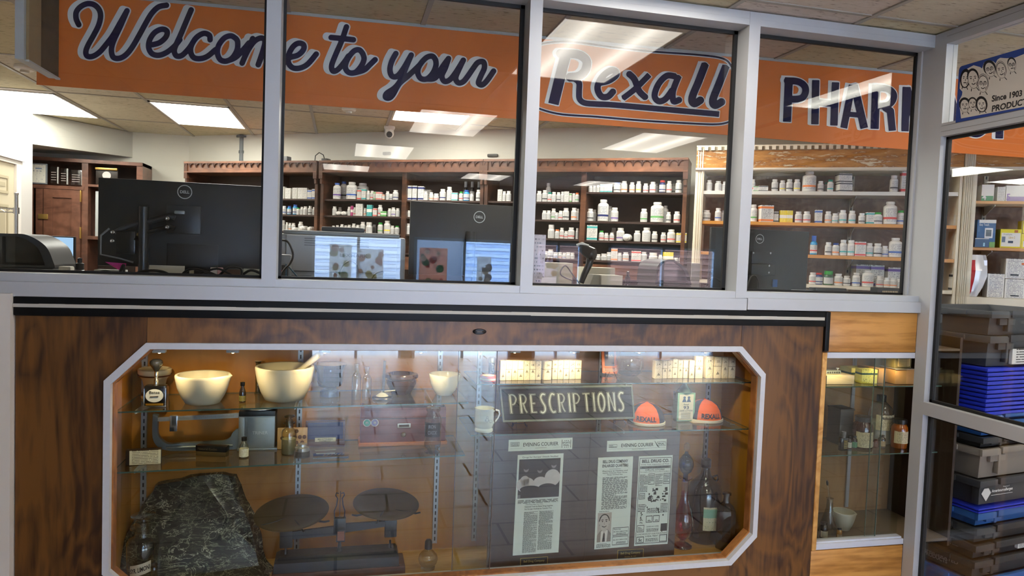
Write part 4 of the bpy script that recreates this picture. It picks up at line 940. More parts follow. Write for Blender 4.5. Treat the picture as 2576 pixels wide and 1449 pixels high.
MB().lathe([(8.2*m, 3*m), (8.2*m, 17*m)], 18).build('label_sheet', printed('mini_label', '#8a7a3a', '#2d3a20', 4, 1, .5), t)
t, m = stand('glass_graduate', 'narrow greenish glass tube standing behind the large marble mortar', 'glass', 648, 990, s1, 0); t.location.y = min(t.location.y, .36)
MB().lathe([(8*m, 0), (8*m, 3*m), (6*m, 5*m), (6*m, 76*m), (9*m, 82*m)], 16).build('body', gl('#7f968c', 1.5, 2), t)
t, m, R, H = mortar(712, 1012, 71, 46, 84, 'large white marble mortar holding a pestle that points right')
MORT = t.location.copy()
pe = thing('pestle', 'white marble pestle leaning in the large mortar', 'pestle', MORT+V((-R*.25, 0, H*.35)))
a, b = V((0, 0, 0)), V((R*1.42, .01, H*.98)); d = b-a
MB().tube([a+d*k for k in (0, .06, .2, .6, .85, .97, 1.0)], [.004, .011, .010, .0095, .0125, .0125, .006], 18).build('shaft', MARBLE, pe)
# urn of blue glass
t, m = stand('blue_glass_urn', 'large translucent blue glass mortar urn with flared rim and narrow foot', 'urn', 829, 1000, s1, 22)
m_blue = gl('#6f8fc4', 1.5, 1.6)
MB().lathe([(k*m, z*m) for k, z in ((25, 0), (25, 2), (24, 14), (17, 18), (17, 21), (29, 27), (33, 38), (34, 62), (41, 80), (40, 81), (32, 62), (30, 40), (16, 26), (0, 24))], 40).build('bowl', m_blue, t)
MB().lathe([(39*m, 79*m), (41*m, 80*m), (41*m, 81.5*m), (39*m, 81*m)], 40).build('rim', gl('#cfd8e6', 1.5, 3), t)
def vial(px, py, r, h, label, neck=.45, hn=.62, lip=.55, mt=CLEAR, z=s1, sx=1, sy=1):
    t, m = stand('glass_bottle', label, 'bottle', px, py, z, r*.8)
    MB().lathe([(r*m*.96, 0), (r*m, 1.5*m), (r*m, h*m*hn), (r*m*.8, h*m*(hn+.08)), (r*neck*m, h*m*(hn+.14)), (r*neck*m, h*m*.93), (r*lip*m, h*m*.94), (r*lip*m, h*m)], 28, sx=sx, sy=sy).build('body', mt, t)
    return t, m
vial(896, 1007, 11.5, 91, 'tall clear empty glass bottle with a narrow neck, left one of the pair'); vial(922, 1005, 11.5, 81, 'clear empty glass bottle, shorter right one of the narrow-necked pair')
t, m = stand('spirit_lamp', 'small instrument with an upright glass tube on a dark round dish', 'instrument', 962, 1006, s1, 14)
MB().lathe([(24*m, 0), (26*m, 2*m), (24*m, 5*m), (12*m, 8*m), (4*m, 10*m), (0, 10*m)], 30).build('dish', mat('#22242a', .35, .2), t)
MB().lathe([(16*m, 7*m), (10*m, 12*m), (3*m, 16*m), (3*m, 20*m)], 20).build('mount', mat('#b5b8ae', .4), t)
MB().tube([(2*m, 0, 16*m), (4*m, 0, 96*m)], 3.6*m, 12).build('tube', gl('#7d8a93', 1.5, 2), t)
MB().tube([(0, 0, 18*m), (32*m, -.004, 21*m)], 1.6*m, 8).build('pointer', mat('#b9b49a', .4), t)
t, m = stand('brown_mortar', 'dark brown glazed stoneware mortar with a thick rim', 'mortar', 1011, 995, s1, 26)
MB().lathe([(k*m, z*m) for k, z in ((24, 0), (25, 3), (30, 12), (37, 26), (38, 34), (36, 36), (36, 38), (41, 41), (42, 46), (40, 50), (33, 51), (29, 48), (24, 30), (0, 20))], 44).build('bowl', mat('#3b2620', .25, coat=.5, var=.2, scale=30), t)
mortar(1120, 996, 40, 20, 53, 'small glossy white mortar with a spout facing front, right end of the upper left shelf', mat('#dcdccc', .12, coat=.7), -1.45)
# ---- lower left shelf
t, m = stand('eraser_box', 'small brown box with a cream printed label leaning at the left end of the shelf', 'box', 345, 1171, s2, 4, rz=.10)
MB().bbox(-27*m, 53*m, -.004, .022, 0, 38*m, .001).build('box_body', mat('#25160f', .5), t)
MB().box(-18*m, 53*m, -.0055, -.004, 1*m, 37*m).build('label_sheet', printed('cream_label', '#d8d0b4', '#6a6050', 9, 4, .35, fill=.6), t, smooth=0)
GALV = mat('#8a9092', .4, .45, var=.14, scale=60); GALV2 = mat('#70787b', .45, .4, var=.1, scale=40)
t, m = stand('postal_scale', 'old grey metal beam postal scale with a square body and C-shaped arm', 'scale', 650, 1133, s2, 0)
x0, x1 = (602-650)*m, (689-650)*m
mb = MB(); mb.bbox(x0, x1, 0, .075, 4*m, 96*m, .003).bbox(x0-.004, x1+.01, -.006, .09, 0, 6*m, .003); mb.build('body', GALV, t)
mb = MB(); mb.bbox(x0+21*m, x1-1*m, -.003, 0, 6*m, 84*m, .002).bbox(x0+3*m, x0+14*m, -.003, .0, 6*m, 84*m, .002); mb.build('front_plate', GALV, t)
mb = MB(); mb.bbox(x0, x1+.001, -.002, .077, 86*m, 100*m, .003); mb.build('dark_top', mat('#141414', .35), t)
mb = MB(); mb.lathe([(38*m, 0), (42*m, 1.5*m), (42*m, 3*m), (0, 3*m)], 36, c=(x0+48*m, .04, 103*m)).lathe([(6*m, 0), (6*m, 4*m)], 12, c=(x0+48*m, .04, 99*m)); mb.build('platform', mat('#c9ccca', .25, .7), t)
flat_text(t, 'TRINER', (x0+33*m, -.0036, 41*m), (37*m, 0, 0), (0, 0, 8*m), mat('#b7bab7', .4, .3))
# C-shaped arm
cp = [((405-650), 88), ((402-650), 68), ((402-650), 40), ((408-650), 18), ((424-650), 4), ((450-650), -2), ((600-650), 0)]
outer = [(a*m, (b+2)*m) for a, b in spline([(402-650, 90), (401-650, 50), (404-650, 26), (416-650, 8), (440-650, -1), (470-650, -2)], 5)]+[(x0, 0)]
inner = [(x0, 52*m)]+[(a*m, b*m) for a, b in spline([(594-650, 50), (586-650, 42), (580-650, 30), (566-650, 22), (540-650, 21), (470-650, 19), (440-650, 18), (425-650, 26), (414-650, 42), (413-650, 66), (414-650, 90)], 4)]
MB().prism(outer+inner, (0, .02, 0), (1, 0, 0), (0, 0, 1), (0, .02, 0)).build('arm', GALV2, t, smooth=25)
mb = MB(); mb.tube([((433-650)*m, .018, 9*m), ((588-650)*m, .018, 11*m)], 3*m, 10).build('arm_rib', GALV, t)
mb = MB(); mb.slab([((412-650)*m, .022, 74*m), ((600-650)*m, .022, 80*m), ((600-650)*m, .022, 92*m), ((412-650)*m, .022, 84*m)], (0, .006, 0)); mb.build('beam', mat('#c9cbcb', .25, .7), t, smooth=0)
mb = MB(); k = 0
for k in range(56):
    u = k/56; xx = (462-650)*m+u*128*m; zz = (76+u*4)*m; mb.box(xx, xx+.0004, .0212, .022, zz+3*m, zz+(9 if k % 4 == 0 else 7)*m)
mb.build('beam_scale_marks', INK, t, smooth=0)
mb = MB(); mb.bbox((441-650)*m, (458-650)*m, .014, .036, 50*m, 89*m, .001).build('sliding_poise', mat('#d9dcdc', .15, .9), t)
t, m = stand('pen_case', 'flat black leatherette case with gold lettering lying askew', 'case', 530, 1150, s2, 4, rz=-.30)
MB().bbox(-40*m, 38*m, 0, .028, 0, 12*m, .002, 0).build('base', mat('#4a3a1c', .5), t); MB().bbox(-40.5*m, 38.5*m, -.001, .0285, 12*m, 27*m, .003).build('lid', mat('#0e0d10', .3, coat=.3), t)
flat_text(t, 'Natural Eyelet', (-34*m, -.0018, 14*m), (50*m, 0, 0), (0, 0, 8*m), mat('#4f4638', .4))
t, m = stand('small_vial', 'small clear vial with black cap and white label in front of the postal scale', 'vial', 612, 1153, s2, 9)
MB().lathe([(11*m, 0), (11.4*m, 2*m), (11.4*m, 28*m), (6*m, 38*m), (5*m, 42*m)], 20).build('body', CLEAR, t)
MB().lathe([(6*m, 42*m), (6.4*m, 43*m), (6.4*m, 51*m), (0, 52*m)], 16).build('cap', BLACK, t); MB().lathe([(11.7*m, 3*m), (11.7*m, 23*m)], 24).build('label_sheet', printed('vial_label', '#ddd7bf', '#7a746a', 7, 2, .3, fill=.55), t)
def stoppered(px, py, r, h, label, mt=CLEAR, z=s2, contents=None, hs=.66):
    t, m = stand('apothecary_bottle', label, 'bottle', px, py, z, r*.85); q = lambda a, b: (a*r*m, b*h*m)
    MB().lathe([q(.95, 0), q(1, .02), q(1, hs*.86), q(.9, hs*.94), q(.55, hs), q(.5, hs+.04), q(.5, hs+.1), q(.78, hs+.12), q(.78, hs+.15), q(.5, hs+.16)], 32).build('body', mt, t)
    MB().lathe([q(.42, hs+.05), q(.48, hs+.15), q(.48, hs+.22), q(.3, hs+.235), q(.25, hs+.26), q(.72, hs+.29), q(.76, hs+.315), q(.6, .99), q(0, 1)], 24).build('stopper', mt, t)
    if contents: MB().lathe([q(.90, .03), q(.93, .05), q(.93, contents[1]), q(0, contents[1])], 28).build('contents', contents[0], t)
    return t, m
stoppered(725, 1147, 18, 100, 'frosted clear apothecary bottle with glass stopper beside the postal scale', gl('#c9c6ae', 1.5, 2), contents=(mat('#a9a084', .7), .40))
t, m = stand('pill_board', 'small wooden block with round holes behind the stoppered bottle', 'wooden block', 734, 1133, s2, 12)
mb = MB(); mb.bbox(-36*m, 36*m, 0, .012, 0, 53*m, .001)
t2 = mb.build('block', wood('maple', '#a37a44', '#c9a06a', '#dcb884', (4, 4, 2), 3, .5, 0), t)
mb = MB()
for i, (a, b) in enumerate(((10, 45), (6, 30), (18, 30), (29, 30), (10, 16), (24, 16), (-24, 28))):
    mb.lathe([(5*m, 0), (5*m, .0006), (0, .0006)], 16, c=(0, 0, 0)); 
    for j in range(len(mb.v)-48-0, len(mb.v)):
        x, y, z = mb.v[j]; mb.v[j] = (x+a*m, -.0003-z, y+b*m)
mb.build('drilled_holes', mat('#5a3a1c', .7), t, smooth=0)
t, m = stand('metal_tin', 'round grey metal tin with a domed lid', 'tin', 759, 1154, s2, 18)
MB().lathe([(19*m, 0), (20*m, 2*m), (19*m, 16*m), (18*m, 16.2*m)], 32).build('base', mat('#4d473c', .4, .5), t)
MB().lathe([(18*m, 15*m), (18*m, 24*m), (12*m, 27*m), (11*m, 33*m), (0, 34*m)], 32).build('lid', mat('#b3b5b5', .25, .8), t)
# open case with navy velvet lining
t, m = stand('velvet_case', 'open hinged case with dark blue velvet lining and a cream name slip', 'case', 818, 1114, s2, 0); t.location.y = .335; t.location.x = P(818, 1114, Y=.335).x; m = mpp(t.location)
MB().bbox(-48*m, 48*m, 0, .012, 6*m, 58*m, .002).build('lid', mat('#4a2c28', .45), t); MB().box(-43*m, 43*m, -.0012, 0, 12*m, 54*m).build('lining', mat('#22305e', .8), t, smooth=0)
MB().bbox(-25*m, 26*m, -.006, -.003, 4*m, 16*m, .0006).build('name_slip', mat('#d3cda9', .5), t); flat_text(t, 'BEN OTTENBERG', (-18*m, -.0066, 11*m), (36*m, 0, 0), (0, 0, 3*m), INK); flat_text(t, 'PHARMACIST', (-14*m, -.0066, 6.5*m), (28*m, 0, 0), (0, 0, 3*m), INK)
MB().bbox(-48*m, 48*m, -.05, 0, 0, 6*m, .002).build('tray', mat('#5b4038', .45), t)
t, m = stand('glass_tray', 'flat clear glass tray holding small instruments in front of the velvet case', 'tray', 832, 1156, s2, 6)
MB().bbox(-44*m, 44*m, 0, .06, 0, 4*m, .002).build('tray', gl('#9fb3b3', 1.5, 2), t)
mb = MB()
for i in range(6): mb.tube([((-18+i*9)*m, .02+.004*(i % 2), 5*m), ((-12+i*9)*m, .034, 6*m)], 1.3*m, 6)
mb.build('instruments', CHROME, t)
# reddish cabinet with drawers
t, m = stand('apothecary_cabinet', 'long reddish brown wooden specimen box with metal label holder and round knob', 'cabinet', 1016, 1126, s2, 20)
W_, H_ = 106*m, 103*m
CAB = wood('cabinet_wood', '#4a2020', '#6f3a34', '#8f564c', (1, 2, 5), 4, .4, .2, .4)
MB().bbox(-W_, W_, 0, .10, 8*m, H_*.93, .002).build('body', CAB, t); MB().bbox(-W_*1.04, W_*1.04, -.008, .105, 0, 9*m, .002).build('base_board', mat('#b5713f', .4), t)
MB().box(-W_*.93, W_*.95, -.001, .09, H_*.93, H_*.99).build('glass_lid', gl('#9fb0b8', 1.5, 2.5), t, smooth=0)
MB().box(-W_, W_, -.0015, 0, H_*.66, H_*.672).build('seam', BLACK, t, smooth=0)
mb = MB(); mb.bbox(-16*m, 17*m, -.004, 0, 45*m, 56*m, .001); mb.box(-12*m, 13*m, -.0046, -.004, 47.5*m, 53.5*m, 1); mb.build('label_holder', [mat('#bdb9ae', .3, .6), mat('#4a3d38', .5)], t)
mb = MB(); mb.lathe([(5*m, 0), (6*m, 3*m), (4*m, 6*m), (0, 7*m)], 18); mb.v = [(x, -z-.0, y+28*m) for x, y, z in mb.v]; mb.build('knob', mat('#8d8a86', .3, .6), t)
for i, (a, c, ch) in enumerate(((-91, '#3f9a8a', 'n'), (-72, '#7a76b0', '8'))):
    mb = MB(); mb.lathe([(9.5*m, 0), (9.5*m, .001), (8*m, .001)], 28); mb.lathe([(8*m, .0002), (8*m, .0012), (0, .0012)], 28, m=1); mb.v = [(x+a*m, -z-.0004, y+59*m) for x, y, z in mb.v]
    s = mb.build('sticker', [INKW, mat(c, .5)], t, smooth=0); flat_text(s, ch, ((a-3)*m, -.0022, 56*m), (6*m, 0, 0), (0, 0, 6*m), INKW)
t, m = stand('glass_paperweight', 'crumpled looking round glass paperweight in front of the reddish cabinet', 'paperweight', 927, 1118, s2, 12)
bm = bmesh.new(); bmesh.ops.create_icosphere(bm, subdivisions=2, radius=14*m)
for v in bm.verts: v.co *= random.uniform(.88, 1.06); v.co.z += 13*m
MB().bm(bm).build('glass_lump', gl('#c9c3a0', 1.5, 3), t, smooth=10)
t, m = stand('label_jar', 'tall clear glass jar with a black hand-lettered label', 'jar', 1089, 1143, s2, 16)
MB().lathe([(a*m, b*m) for a, b in ((19, 0), (20, 3), (12, 8), (20, 16), (21, 22), (21, 88), (17, 97), (15, 101), (15, 106), (18, 107), (18, 114), (0, 117))], 36).build('body', gl('#ccd3d2', 1.45, 1.6), t)
MB().lathe([(21.4*m, 44*m), (21.4*m, 80*m)], 30, a0=-2.9, a1=-.75, m=0).build('label_sheet', mat('#20242a', .6), t)
flat_text(t, 'IRON', (-14*m, -21.9*m, 66*m), (18*m, 0, 0), (0, 0, 9*m), mat('#6f757a', .6)); flat_text(t, 'OXIDE', (-15*m, -21.9*m, 51*m), (22*m, 0, 0), (0, 0, 9*m), mat('#6f757a', .6))
# ------------------------------------------------------------------ case, right half: upper shelf
R1, R2 = 1.044, .844
t, m = stand('talc_tube', 'slim silver and navy tube container at the left end behind the round tin', 'tube', 1237, 944, R1, 6)
MB().lathe([(7*m, 0), (7.2*m, 1*m), (7.2*m, 42*m), (6*m, 44*m), (0, 44*m)], 24).build('body', mat('#8f9aa0', .35, .5), t)
MB().lathe([(7.4*m, 3*m), (7.4*m, 31*m)], 24).build('label_sheet', mat('#27386b', .4), t); flat_text(t, 'Carmol', (4*m, -7.6*m, 5*m), (0, 0, 24*m), (-7*m, 0, 0), INKW)
t, m = stand('round_tin', 'low round red and white tin at the left end of the upper right shelf', 'tin', 1232, 962, R1, 20)
MB().lathe([(20*m, 0), (21*m, 1*m), (21*m, 12*m), (20*m, 14*m), (0, 14*m)], 36).build('tin_body', mat('#b0332f', .35), t)
MB().lathe([(21.3*m, 4*m), (21.3*m, 8*m)], 36).lathe([(15*m, 14.2*m), (0, 14.4*m)], 30).build('white_band', mat('#e3dcc9', .4), t)
BXM = [printed('remedy_box_a', '#cfc6ad', '#857e6c', 16, 2, .4, fill=.5), printed('remedy_box_b', '#cfc6ad', '#857e6c', 16, 2, .4, top=(.55, .57), top_c='#3a3830', fill=.4)]
OLD = mat('#d9cfb4', .6)
def remedy(x0, x1, ptop, pbase, z, label, k, num=None, back=8, rz=0):
    t, m = stand('remedy_box', label, 'box', (x0+x1)/2, pbase, z, 0, 'small cream remedy boxes', rz=rz)
    w, h = (x1-x0)*m*.485, (pbase-ptop)*m*.96
    MB().bbox(-w, w, 0, .03, 0, h, .0012).build('box_body', BXM[k % 2], t)
    mb = MB(); zc = h*(.42 if k % 3 else .2)     # little printed vignette
    for q in range(5): ribbon(mb, [(-w*.5+q*w*.1, zc+q*h*.018), (w*.5-q*w*.1, zc+q*h*.018)], h*.006, lambda x, y: V((x, -.0008, y)), rnd=False)
    mb.prism([(-w*.45, zc-.002), (w*.45, zc-.002), (0, zc+h*.13)], (0, -.0006, 0), (1, 0, 0), (0, 0, 1), (0, .0004, 0)); mb.build('vignette', mat('#6a6558', .6), t, smooth=0)
    if num: flat_text(t, num, (-w*.4, -.0009, h*.74), (w*.8, 0, 0), (0, 0, h*.10), INK)
xs = [1257.5, 1272, 1287, 1302, 1317, 1332, 1347, 1361]
for i in range(7): remedy(xs[i], xs[i+1], 906, 957.5-.2*i, R1, 'cream remedy box, %s from left in the seven-box row' % ORD[i], i, ['12', '21', None, None, '16', '18', '20'][i])
remedy(1367, 1388, 907, 956.5, R1, 'cream remedy box turned slightly, left end of the second row', 1, '26', rz=.25)
xs = [1388.5, 1402, 1416.5, 1431, 1446.5, 1462]
for i in range(5): remedy(xs[i], xs[i+1], 905, 955-.3*i, R1, 'cream remedy box, %s of five upright ones in the second row' % ORD[i], i+1, ['30', '77', '33', '29', '15'][i])
for i, (a, b, tp, bs, nn) in enumerate(((1646, 1666, 905, 953, '14'), (1666, 1678, 906, 952.5, '25'), (1678, 1690.5, 905.5, 952, '29'), (1690.5, 1704, 902, 951.5, '34'), (1704, 1717, 905, 951.5, '35'), (1717.5, 1732.5, 905, 951.5, None), (1732.5, 1746.5, 905, 952.5, None), (1747.5, 1768, 894, 952.5, '13'))):
    remedy(a, b, tp, bs, R1, 'cream remedy box, %s from left in the row right of the globe' % ORD[i], i, nn)
for i, (a, b, tp, bs, nn) in enumerate(((1774, 1794, 894, 952, '19'), (1795, 1814.5, 895.5, 952, '22'), (1815, 1831, 896.5, 952, '26'), (1832, 1850, 897, 952, '34'))):
    remedy(a, b, tp, bs, R1, 'cream remedy box, %s from left of the four-box row at far right' % ORD[i], i+2, nn)
t, m = stand('manual_booklet', 'narrow orange and navy booklet standing on a black wire easel', 'booklet', 1537, 945, R1, 8)
ang = .12
MB().slab([(-20*m, -.002, 5*m), (19*m, -.002, 3*m), (19*m, .03, 76*m), (-20*m, .03, 78*m)], (0, .008, 0)).build('cover', mat('#dc6a2c', .5), t, smooth=0)
fy = lambda z: -.0025+(z/(m)-4)*.032/73
MB().slab([(-13*m, fy(22*m), 22*m), (13*m, fy(22*m), 22*m), (13*m, fy(70*m), 70*m), (-13*m, fy(70*m), 70*m)], (0, -.0008, 0)).build('navy_panel', mat('#232851', .5), t, smooth=0)
for s_, z_, w_, c_ in (('HUMPHREYS', 56, 23, '#9a96a0'), ('MANUAL', 45, 20, '#c9c4c0')): flat_text(t, s_, (-w_*m/2, fy(z_*m)-.0014, z_*m), (w_*m, 0, 0), (0, .002, 6*m), mat(c_, .5))
MB().slab([(-17*m, fy(9*m)-.0003, 9*m), (17*m, fy(9*m)-.0003, 9*m), (17*m, fy(18*m)-.0003, 18*m), (-17*m, fy(18*m)-.0003, 18*m)], (0, -.0004, 0)).build('caption_strip', printed('caption', '#e3a37c', '#8a3a1c', 2, 3, .5), t, smooth=0)
def easel(px, py, z, w, label, h=20):
    t, m = stand('wire_easel', label, 'easel', px, py, z, 3); mb = MB()
    for s in (-1, 1):
        mb.tube([(s*w*m, -.012, 0), (s*w*m*.9, -.008, 4*m), (s*w*m*.85, 0, 8*m), (s*w*m*.6, .012, h*m)], .0011, 6)
        mb.tube([(s*w*m*.85, 0, 7*m), (s*w*m*.8, -.016, 4*m), (s*w*m*.8, -.018, 9*m)], .0011, 6)
        mb.tube([(s*w*m+.0035*math.cos(a), -.012, .0035+.0035*math.sin(a)) for a in [k*.7-1.5 for k in range(8)]], .0009, 5)
    mb.tube([(-w*m*.85, 0, 7*m), (w*m*.85, 0, 7*m)], .0011, 6); mb.tube([(0, .012, h*m), (0, .045, 0)], .0011, 6); mb.tube([(-w*m*.6, .012, h*m), (w*m*.6, .012, h*m)], .001, 6)
    mb.build('wire', mat('#151312', .4, .5), t); return t
easel(1537, 957, R1, 17, 'small black wire easel under the orange booklet')
t, m = stand('glass_globe', 'round clear glass globe with embossed lettering', 'globe', 1594, 951, R1, 30)
MB().lathe([(14*m, 0), (20*m, 1*m), (30*m, 9*m), (35*m, 22*m), (36*m, 36*m), (33*m, 50*m), (26*m, 60*m), (18*m, 66*m), (16*m, 70*m), (18*m, 74*m)], 40).build('globe', gl('#b5ab92', 1.45, 1.8), t)
# ---- middle shelf
t, m = stand('china_mug', 'white china mug with grey crest at the left end of the middle shelf', 'mug', 1221, 1091, R2, 22)
CH_ = mat('#e3e2d8', .15, coat=.8)
MB().lathe([(a*m, b*m) for a, b in ((21, 0), (23, 1.5), (23.5, 6), (22, 9), (21, 11), (22.5, 14), (24, 20), (24, 58), (24.6, 60), (22.5, 60), (22, 20), (0, 15))], 44).build('cup', CH_, t)
MB().tube([(a*m, 0, b*m) for a, b in ((23, 50), (30, 54), (37, 52), (39, 44), (36, 34), (30, 26), (22, 19))], [.003, .0035, .0035, .0032, .0032, .0035, .0035], 12).build('handle', CH_, t)
mb = MB()
for a, b, r in ((3, 34, 4.5), (3, 41, 2.5), (-1, 33, 1.5), (7, 33, 1.5), (13, 30, 3.5)):
    ribbon(mb, [(a*m+r*m*math.cos(k*PI/6), b*m+r*m*math.sin(k*PI/6)) for k in range(13)], .5*m, lambda x, y: V((x, -math.sqrt(max(0, (24.3*m)**2-x*x)), y)), rnd=False)
mb.build('crest', mat('#8f9296', .4), t, smooth=0)
# PRESCRIPTIONS sign
cx = P(1426, 1058, Z=R2).x
q = [P(1265, 1062, Y=.175), P(1597, 1053, Y=.175), P(1590, 967.5, Y=.215), P(1256, 973, Y=.215)]
t = thing('prescriptions_sign', 'framed black glass sign lettered PRESCRIPTIONS in worn silver', 'sign', (q[0]+q[1])/2)
MB().slab(q, (0, .010, 0)).build('glass_board', mat('#14181b', .6, spec=.2), t, True, smooth=0)
def lerp(u, v, off=0):
    a = q[0]+(q[1]-q[0])*u; b = q[3]+(q[2]-q[3])*u; p = a+(b-a)*v; return V((p.x, p.y-off, p.z))
mb = MB()
for (u0, v0, u1, v1) in ((.012, 0, .988, .055), (.012, .94, .988, 1), (0, 0, .012, 1), (.988, 0, 1, 1)):
    mb.slab([lerp(u0, v0, .003), lerp(u1, v0, .003), lerp(u1, v1, .003), lerp(u0, v1, .003)], (0, .016, 0))
mb.build('frame', mat('#6f7468', .35, .6, var=.3, scale=60), t, True, smooth=0)
# art-deco letters drawn as strokes in a unit box
LET = {'P': [[(.15, 0), (.15, 1)], [(.15, .97), (.6, .95), (.85, .75), (.6, .5), (.25, .45)]], 'R': [[(.15, 0), (.15, 1)], [(.15, .97), (.6, .95), (.82, .75), (.6, .53), (.25, .5)], [(.45, .5), (.6, .2), (.8, .03)]],
  'E': [[(.2, 0), (.2, 1)], [(.2, .97), (.8, .97)], [(.2, .5), (.65, .5)], [(.2, .03), (.8, .03)]], 'S': [[(.85, .95), (.5, .98), (.25, .8), (.45, .55), (.7, .35), (.7, .12), (.4, 0), (.1, .05)]],
  'C': [[(.85, .93), (.5, .98), (.2, .7), (.18, .35), (.45, .03), (.85, .05)]], 'I': [[(.5, 0), (.5, 1)]], 'T': [[(.5, 0), (.5, .97)], [(.08, .96), (.92, .96)]],
  'O': [[(.5, 1), (.2, .8), (.15, .4), (.35, .05), (.6, .03), (.85, .35), (.82, .75), (.5, 1)]], 'N': [[(.15, 0), (.15, 1)], [(.18, 1), (.8, 0)], [(.85, 0), (.85, 1)]]}
word = 'PRESCRIPTIONS'; wts = [1, 1, .95, .9, .95, 1, .5, 1, 1, .5, 1.05, 1.05, .95]; tot = sum(wts)
ox_ = .055; inn, outl = [], []
for ch, w in zip(word, wts):
    uw = .885*w/tot
    for stq in LET[ch]:
        pts = spline(stq, 4) if len(stq) > 2 else stq
        pts = [(ox_+uw*(.06+.82*a), (.24+.54*b)*.25) for a, b in pts]
        heavy = len(stq) == 2 and stq[0][0] == stq[1][0] or ch in 'SCO'
        outl.append((pts, .0115 if heavy else .0070, 1.003)); inn.append((pts, .0085 if heavy else .0042, 1)); 
    ox_ += uw
shape(MB(), outl, lambda x, y: lerp(x, y/.25, .0009), .0016).build('letter_edge', mat('#8d8b76', .4, .5), t, True, smooth=0)
shape(MB(), [(p_, r_-.0022, .999) for p_, r_, s_ in outl], lambda x, y: lerp(x, y/.25, .0014), .0016).build('letter_gap', mat('#1c1d1c', .4), t, True, smooth=0)
shape(MB(), [(p_, max(.0024, r_-.0028), .997) for p_, r_, s_ in inn], lambda x, y: lerp(x, y/.25, .0019), .0012).build('lettering', mat('#b9b8a6', .35, .5, var=.45, scale=35), t, True, smooth=0)
easel(1305, 1073, R2, 19, 'black wire easel under the left end of the PRESCRIPTIONS sign', 26); easel(1557, 1066, R2, 16, 'black wire easel under the right end of the PRESCRIPTIONS sign', 26)
# the two caps
def cap_hat(px, py, label, rz, order):
    t, m = stand('beanie_cap', label, 'cap', px, py, R2, 40, rz=rz)
    Rr, H = 45*m, 52*m
    def prof(): return [(Rr*1.0, .004), (Rr*1.0, H*.16), (Rr*.97, H*.32), (Rr*.88, H*.55), (Rr*.70, H*.78), (Rr*.42, H*.93), (Rr*.12, H*.995), (0, H)]
    mb = MB()
    cuts = [-PI/2-.80, -PI/2+.80, -PI/2+1.7, PI/2, PI/2+.7, PI+.0, PI*1.5-.80]
    for k in range(6): mb.lathe(prof(), 10, a0=cuts[k], a1=cuts[k+1], m=k % 2, sy=.95)
    mb.build('crown', [mat('#e8641c', .85, bump=.3, scale=300), mat('#33313d', .9, bump=.3, scale=300)], t)
    MB().lathe([(Rr*1.0, 0), (Rr*1.055, .001), (Rr*1.05, H*.12), (Rr*1.0, H*.13)], 44, sy=.95).build('brim_band', mat('#d9d2c0', .8), t)
    MB().lathe([(.004, H*.99), (.005, H*1.02), (0, H*1.03)], 12).build('button', mat('#e8641c', .85), t)
    mb = MB(); tmp = MB(); text(tmp, 'REXALL', (0, 0, 0), (1, 0, 0), (0, 1, 0), bold=.035)
    vs = []
    for x, y, z in tmp.v:
        zz = H*(.21+.24*y); r = Rr*(.998-.030*y)*1.014; a = -PI/2+(x-.5)*1.12
        vs.append((r*math.cos(a), r*math.sin(a)*.95, zz))
    mb.add(vs, tmp.f); mb.build('lettering', mat('#2a2430', .7), t, smooth=0)
cap_hat(1642, 1073, 'orange and grey felt cap lettered REXALL, left one beside the sign', -.42, 0)
cap_hat(1790, 1065, 'orange and grey felt cap lettered REXALL, right one beside the lotion bottle', -.05, 1)
# lotion bottle
t, m = stand('lotion_bottle', 'square green glass 93 hair lotion bottle between the two caps', 'bottle', 1724, 1061, R2, 0)
w = 24.5*m; GG = gl('#6f8a86', 1.5, 2)
MB().bbox(-w, w, 0, .046, 0, 74*m, .004).lathe([(w*.8, 74*m), (w*.55, 82*m), (6*m, 92*m), (5*m, 112*m)], 24, c=(0, .023, 0)).build('body', mat('#4f6a63', .15, coat=.6), t)
MB().bbox(-w*.98, w*.98, -.0015, 0, 1*m, 73*m, .001).build('green_front', mat('#8db8a0', .4), t)
MB().box(-w*.80, w*.78, -.0024, -.0015, 4*m, 69*m).build('label_sheet', mat('#e0dccb', .5), t, smooth=0)
flat_text(t, '93', (-8*m, -.0030, 32*m), (15*m, 0, 0), (0, 0, 8*m), mat('#22406a', .5), .02); flat_text(t, 'HAIR LOTION', (-17*m, -.0030, 26*m), (34*m, 0, 0), (0, 0, 4.4*m), mat('#3a5268', .5)); flat_text(t, 'Rexall', (-8*m, -.0030, 42*m), (15*m, 0, 0), (0, 0, 4*m), mat('#3a5268', .5), shear=.3)
MB().box(-16*m, 15*m, -.0028, -.0026, 7*m, 23*m).build('fine_print', printed('lotion_print', '#e0dccb', '#55606a', 6, 4, .4), t, smooth=0)
mb = MB()
for a in (-6, 6):
    mb.lathe([(3.6*m, 0), (0, .0002)], 14, c=(0, 0, 0)); 
    for j in range(len(mb.v)-28, len(mb.v)): x, y, z = mb.v[j]; mb.v[j] = (x+a*m, -.0031-z, y+61*m)
    mb.prism([(a*m-6*m, 50*m), (a*m+6*m, 50*m), (a*m+3*m, 57.5*m), (a*m-3*m, 57.5*m)], (0, -.003, 0), (1, 0, 0), (0, 0, 1), (0, .0002, 0))
mb.build('portrait_print', mat('#33507a', .5), t, smooth=0)
a = P(1740, 1064, Z=R2); b = P(1812, 1073, Z=R2)
t = thing('paper_card', 'small loose paper card lying under the right cap', 'card', (a.x+.03, a.y+.01, R2+.001)); MB().box(-.03, .045, -.022, .02, 0, .0006).build('card', mat('#b9a796', .6), t, smooth=0)
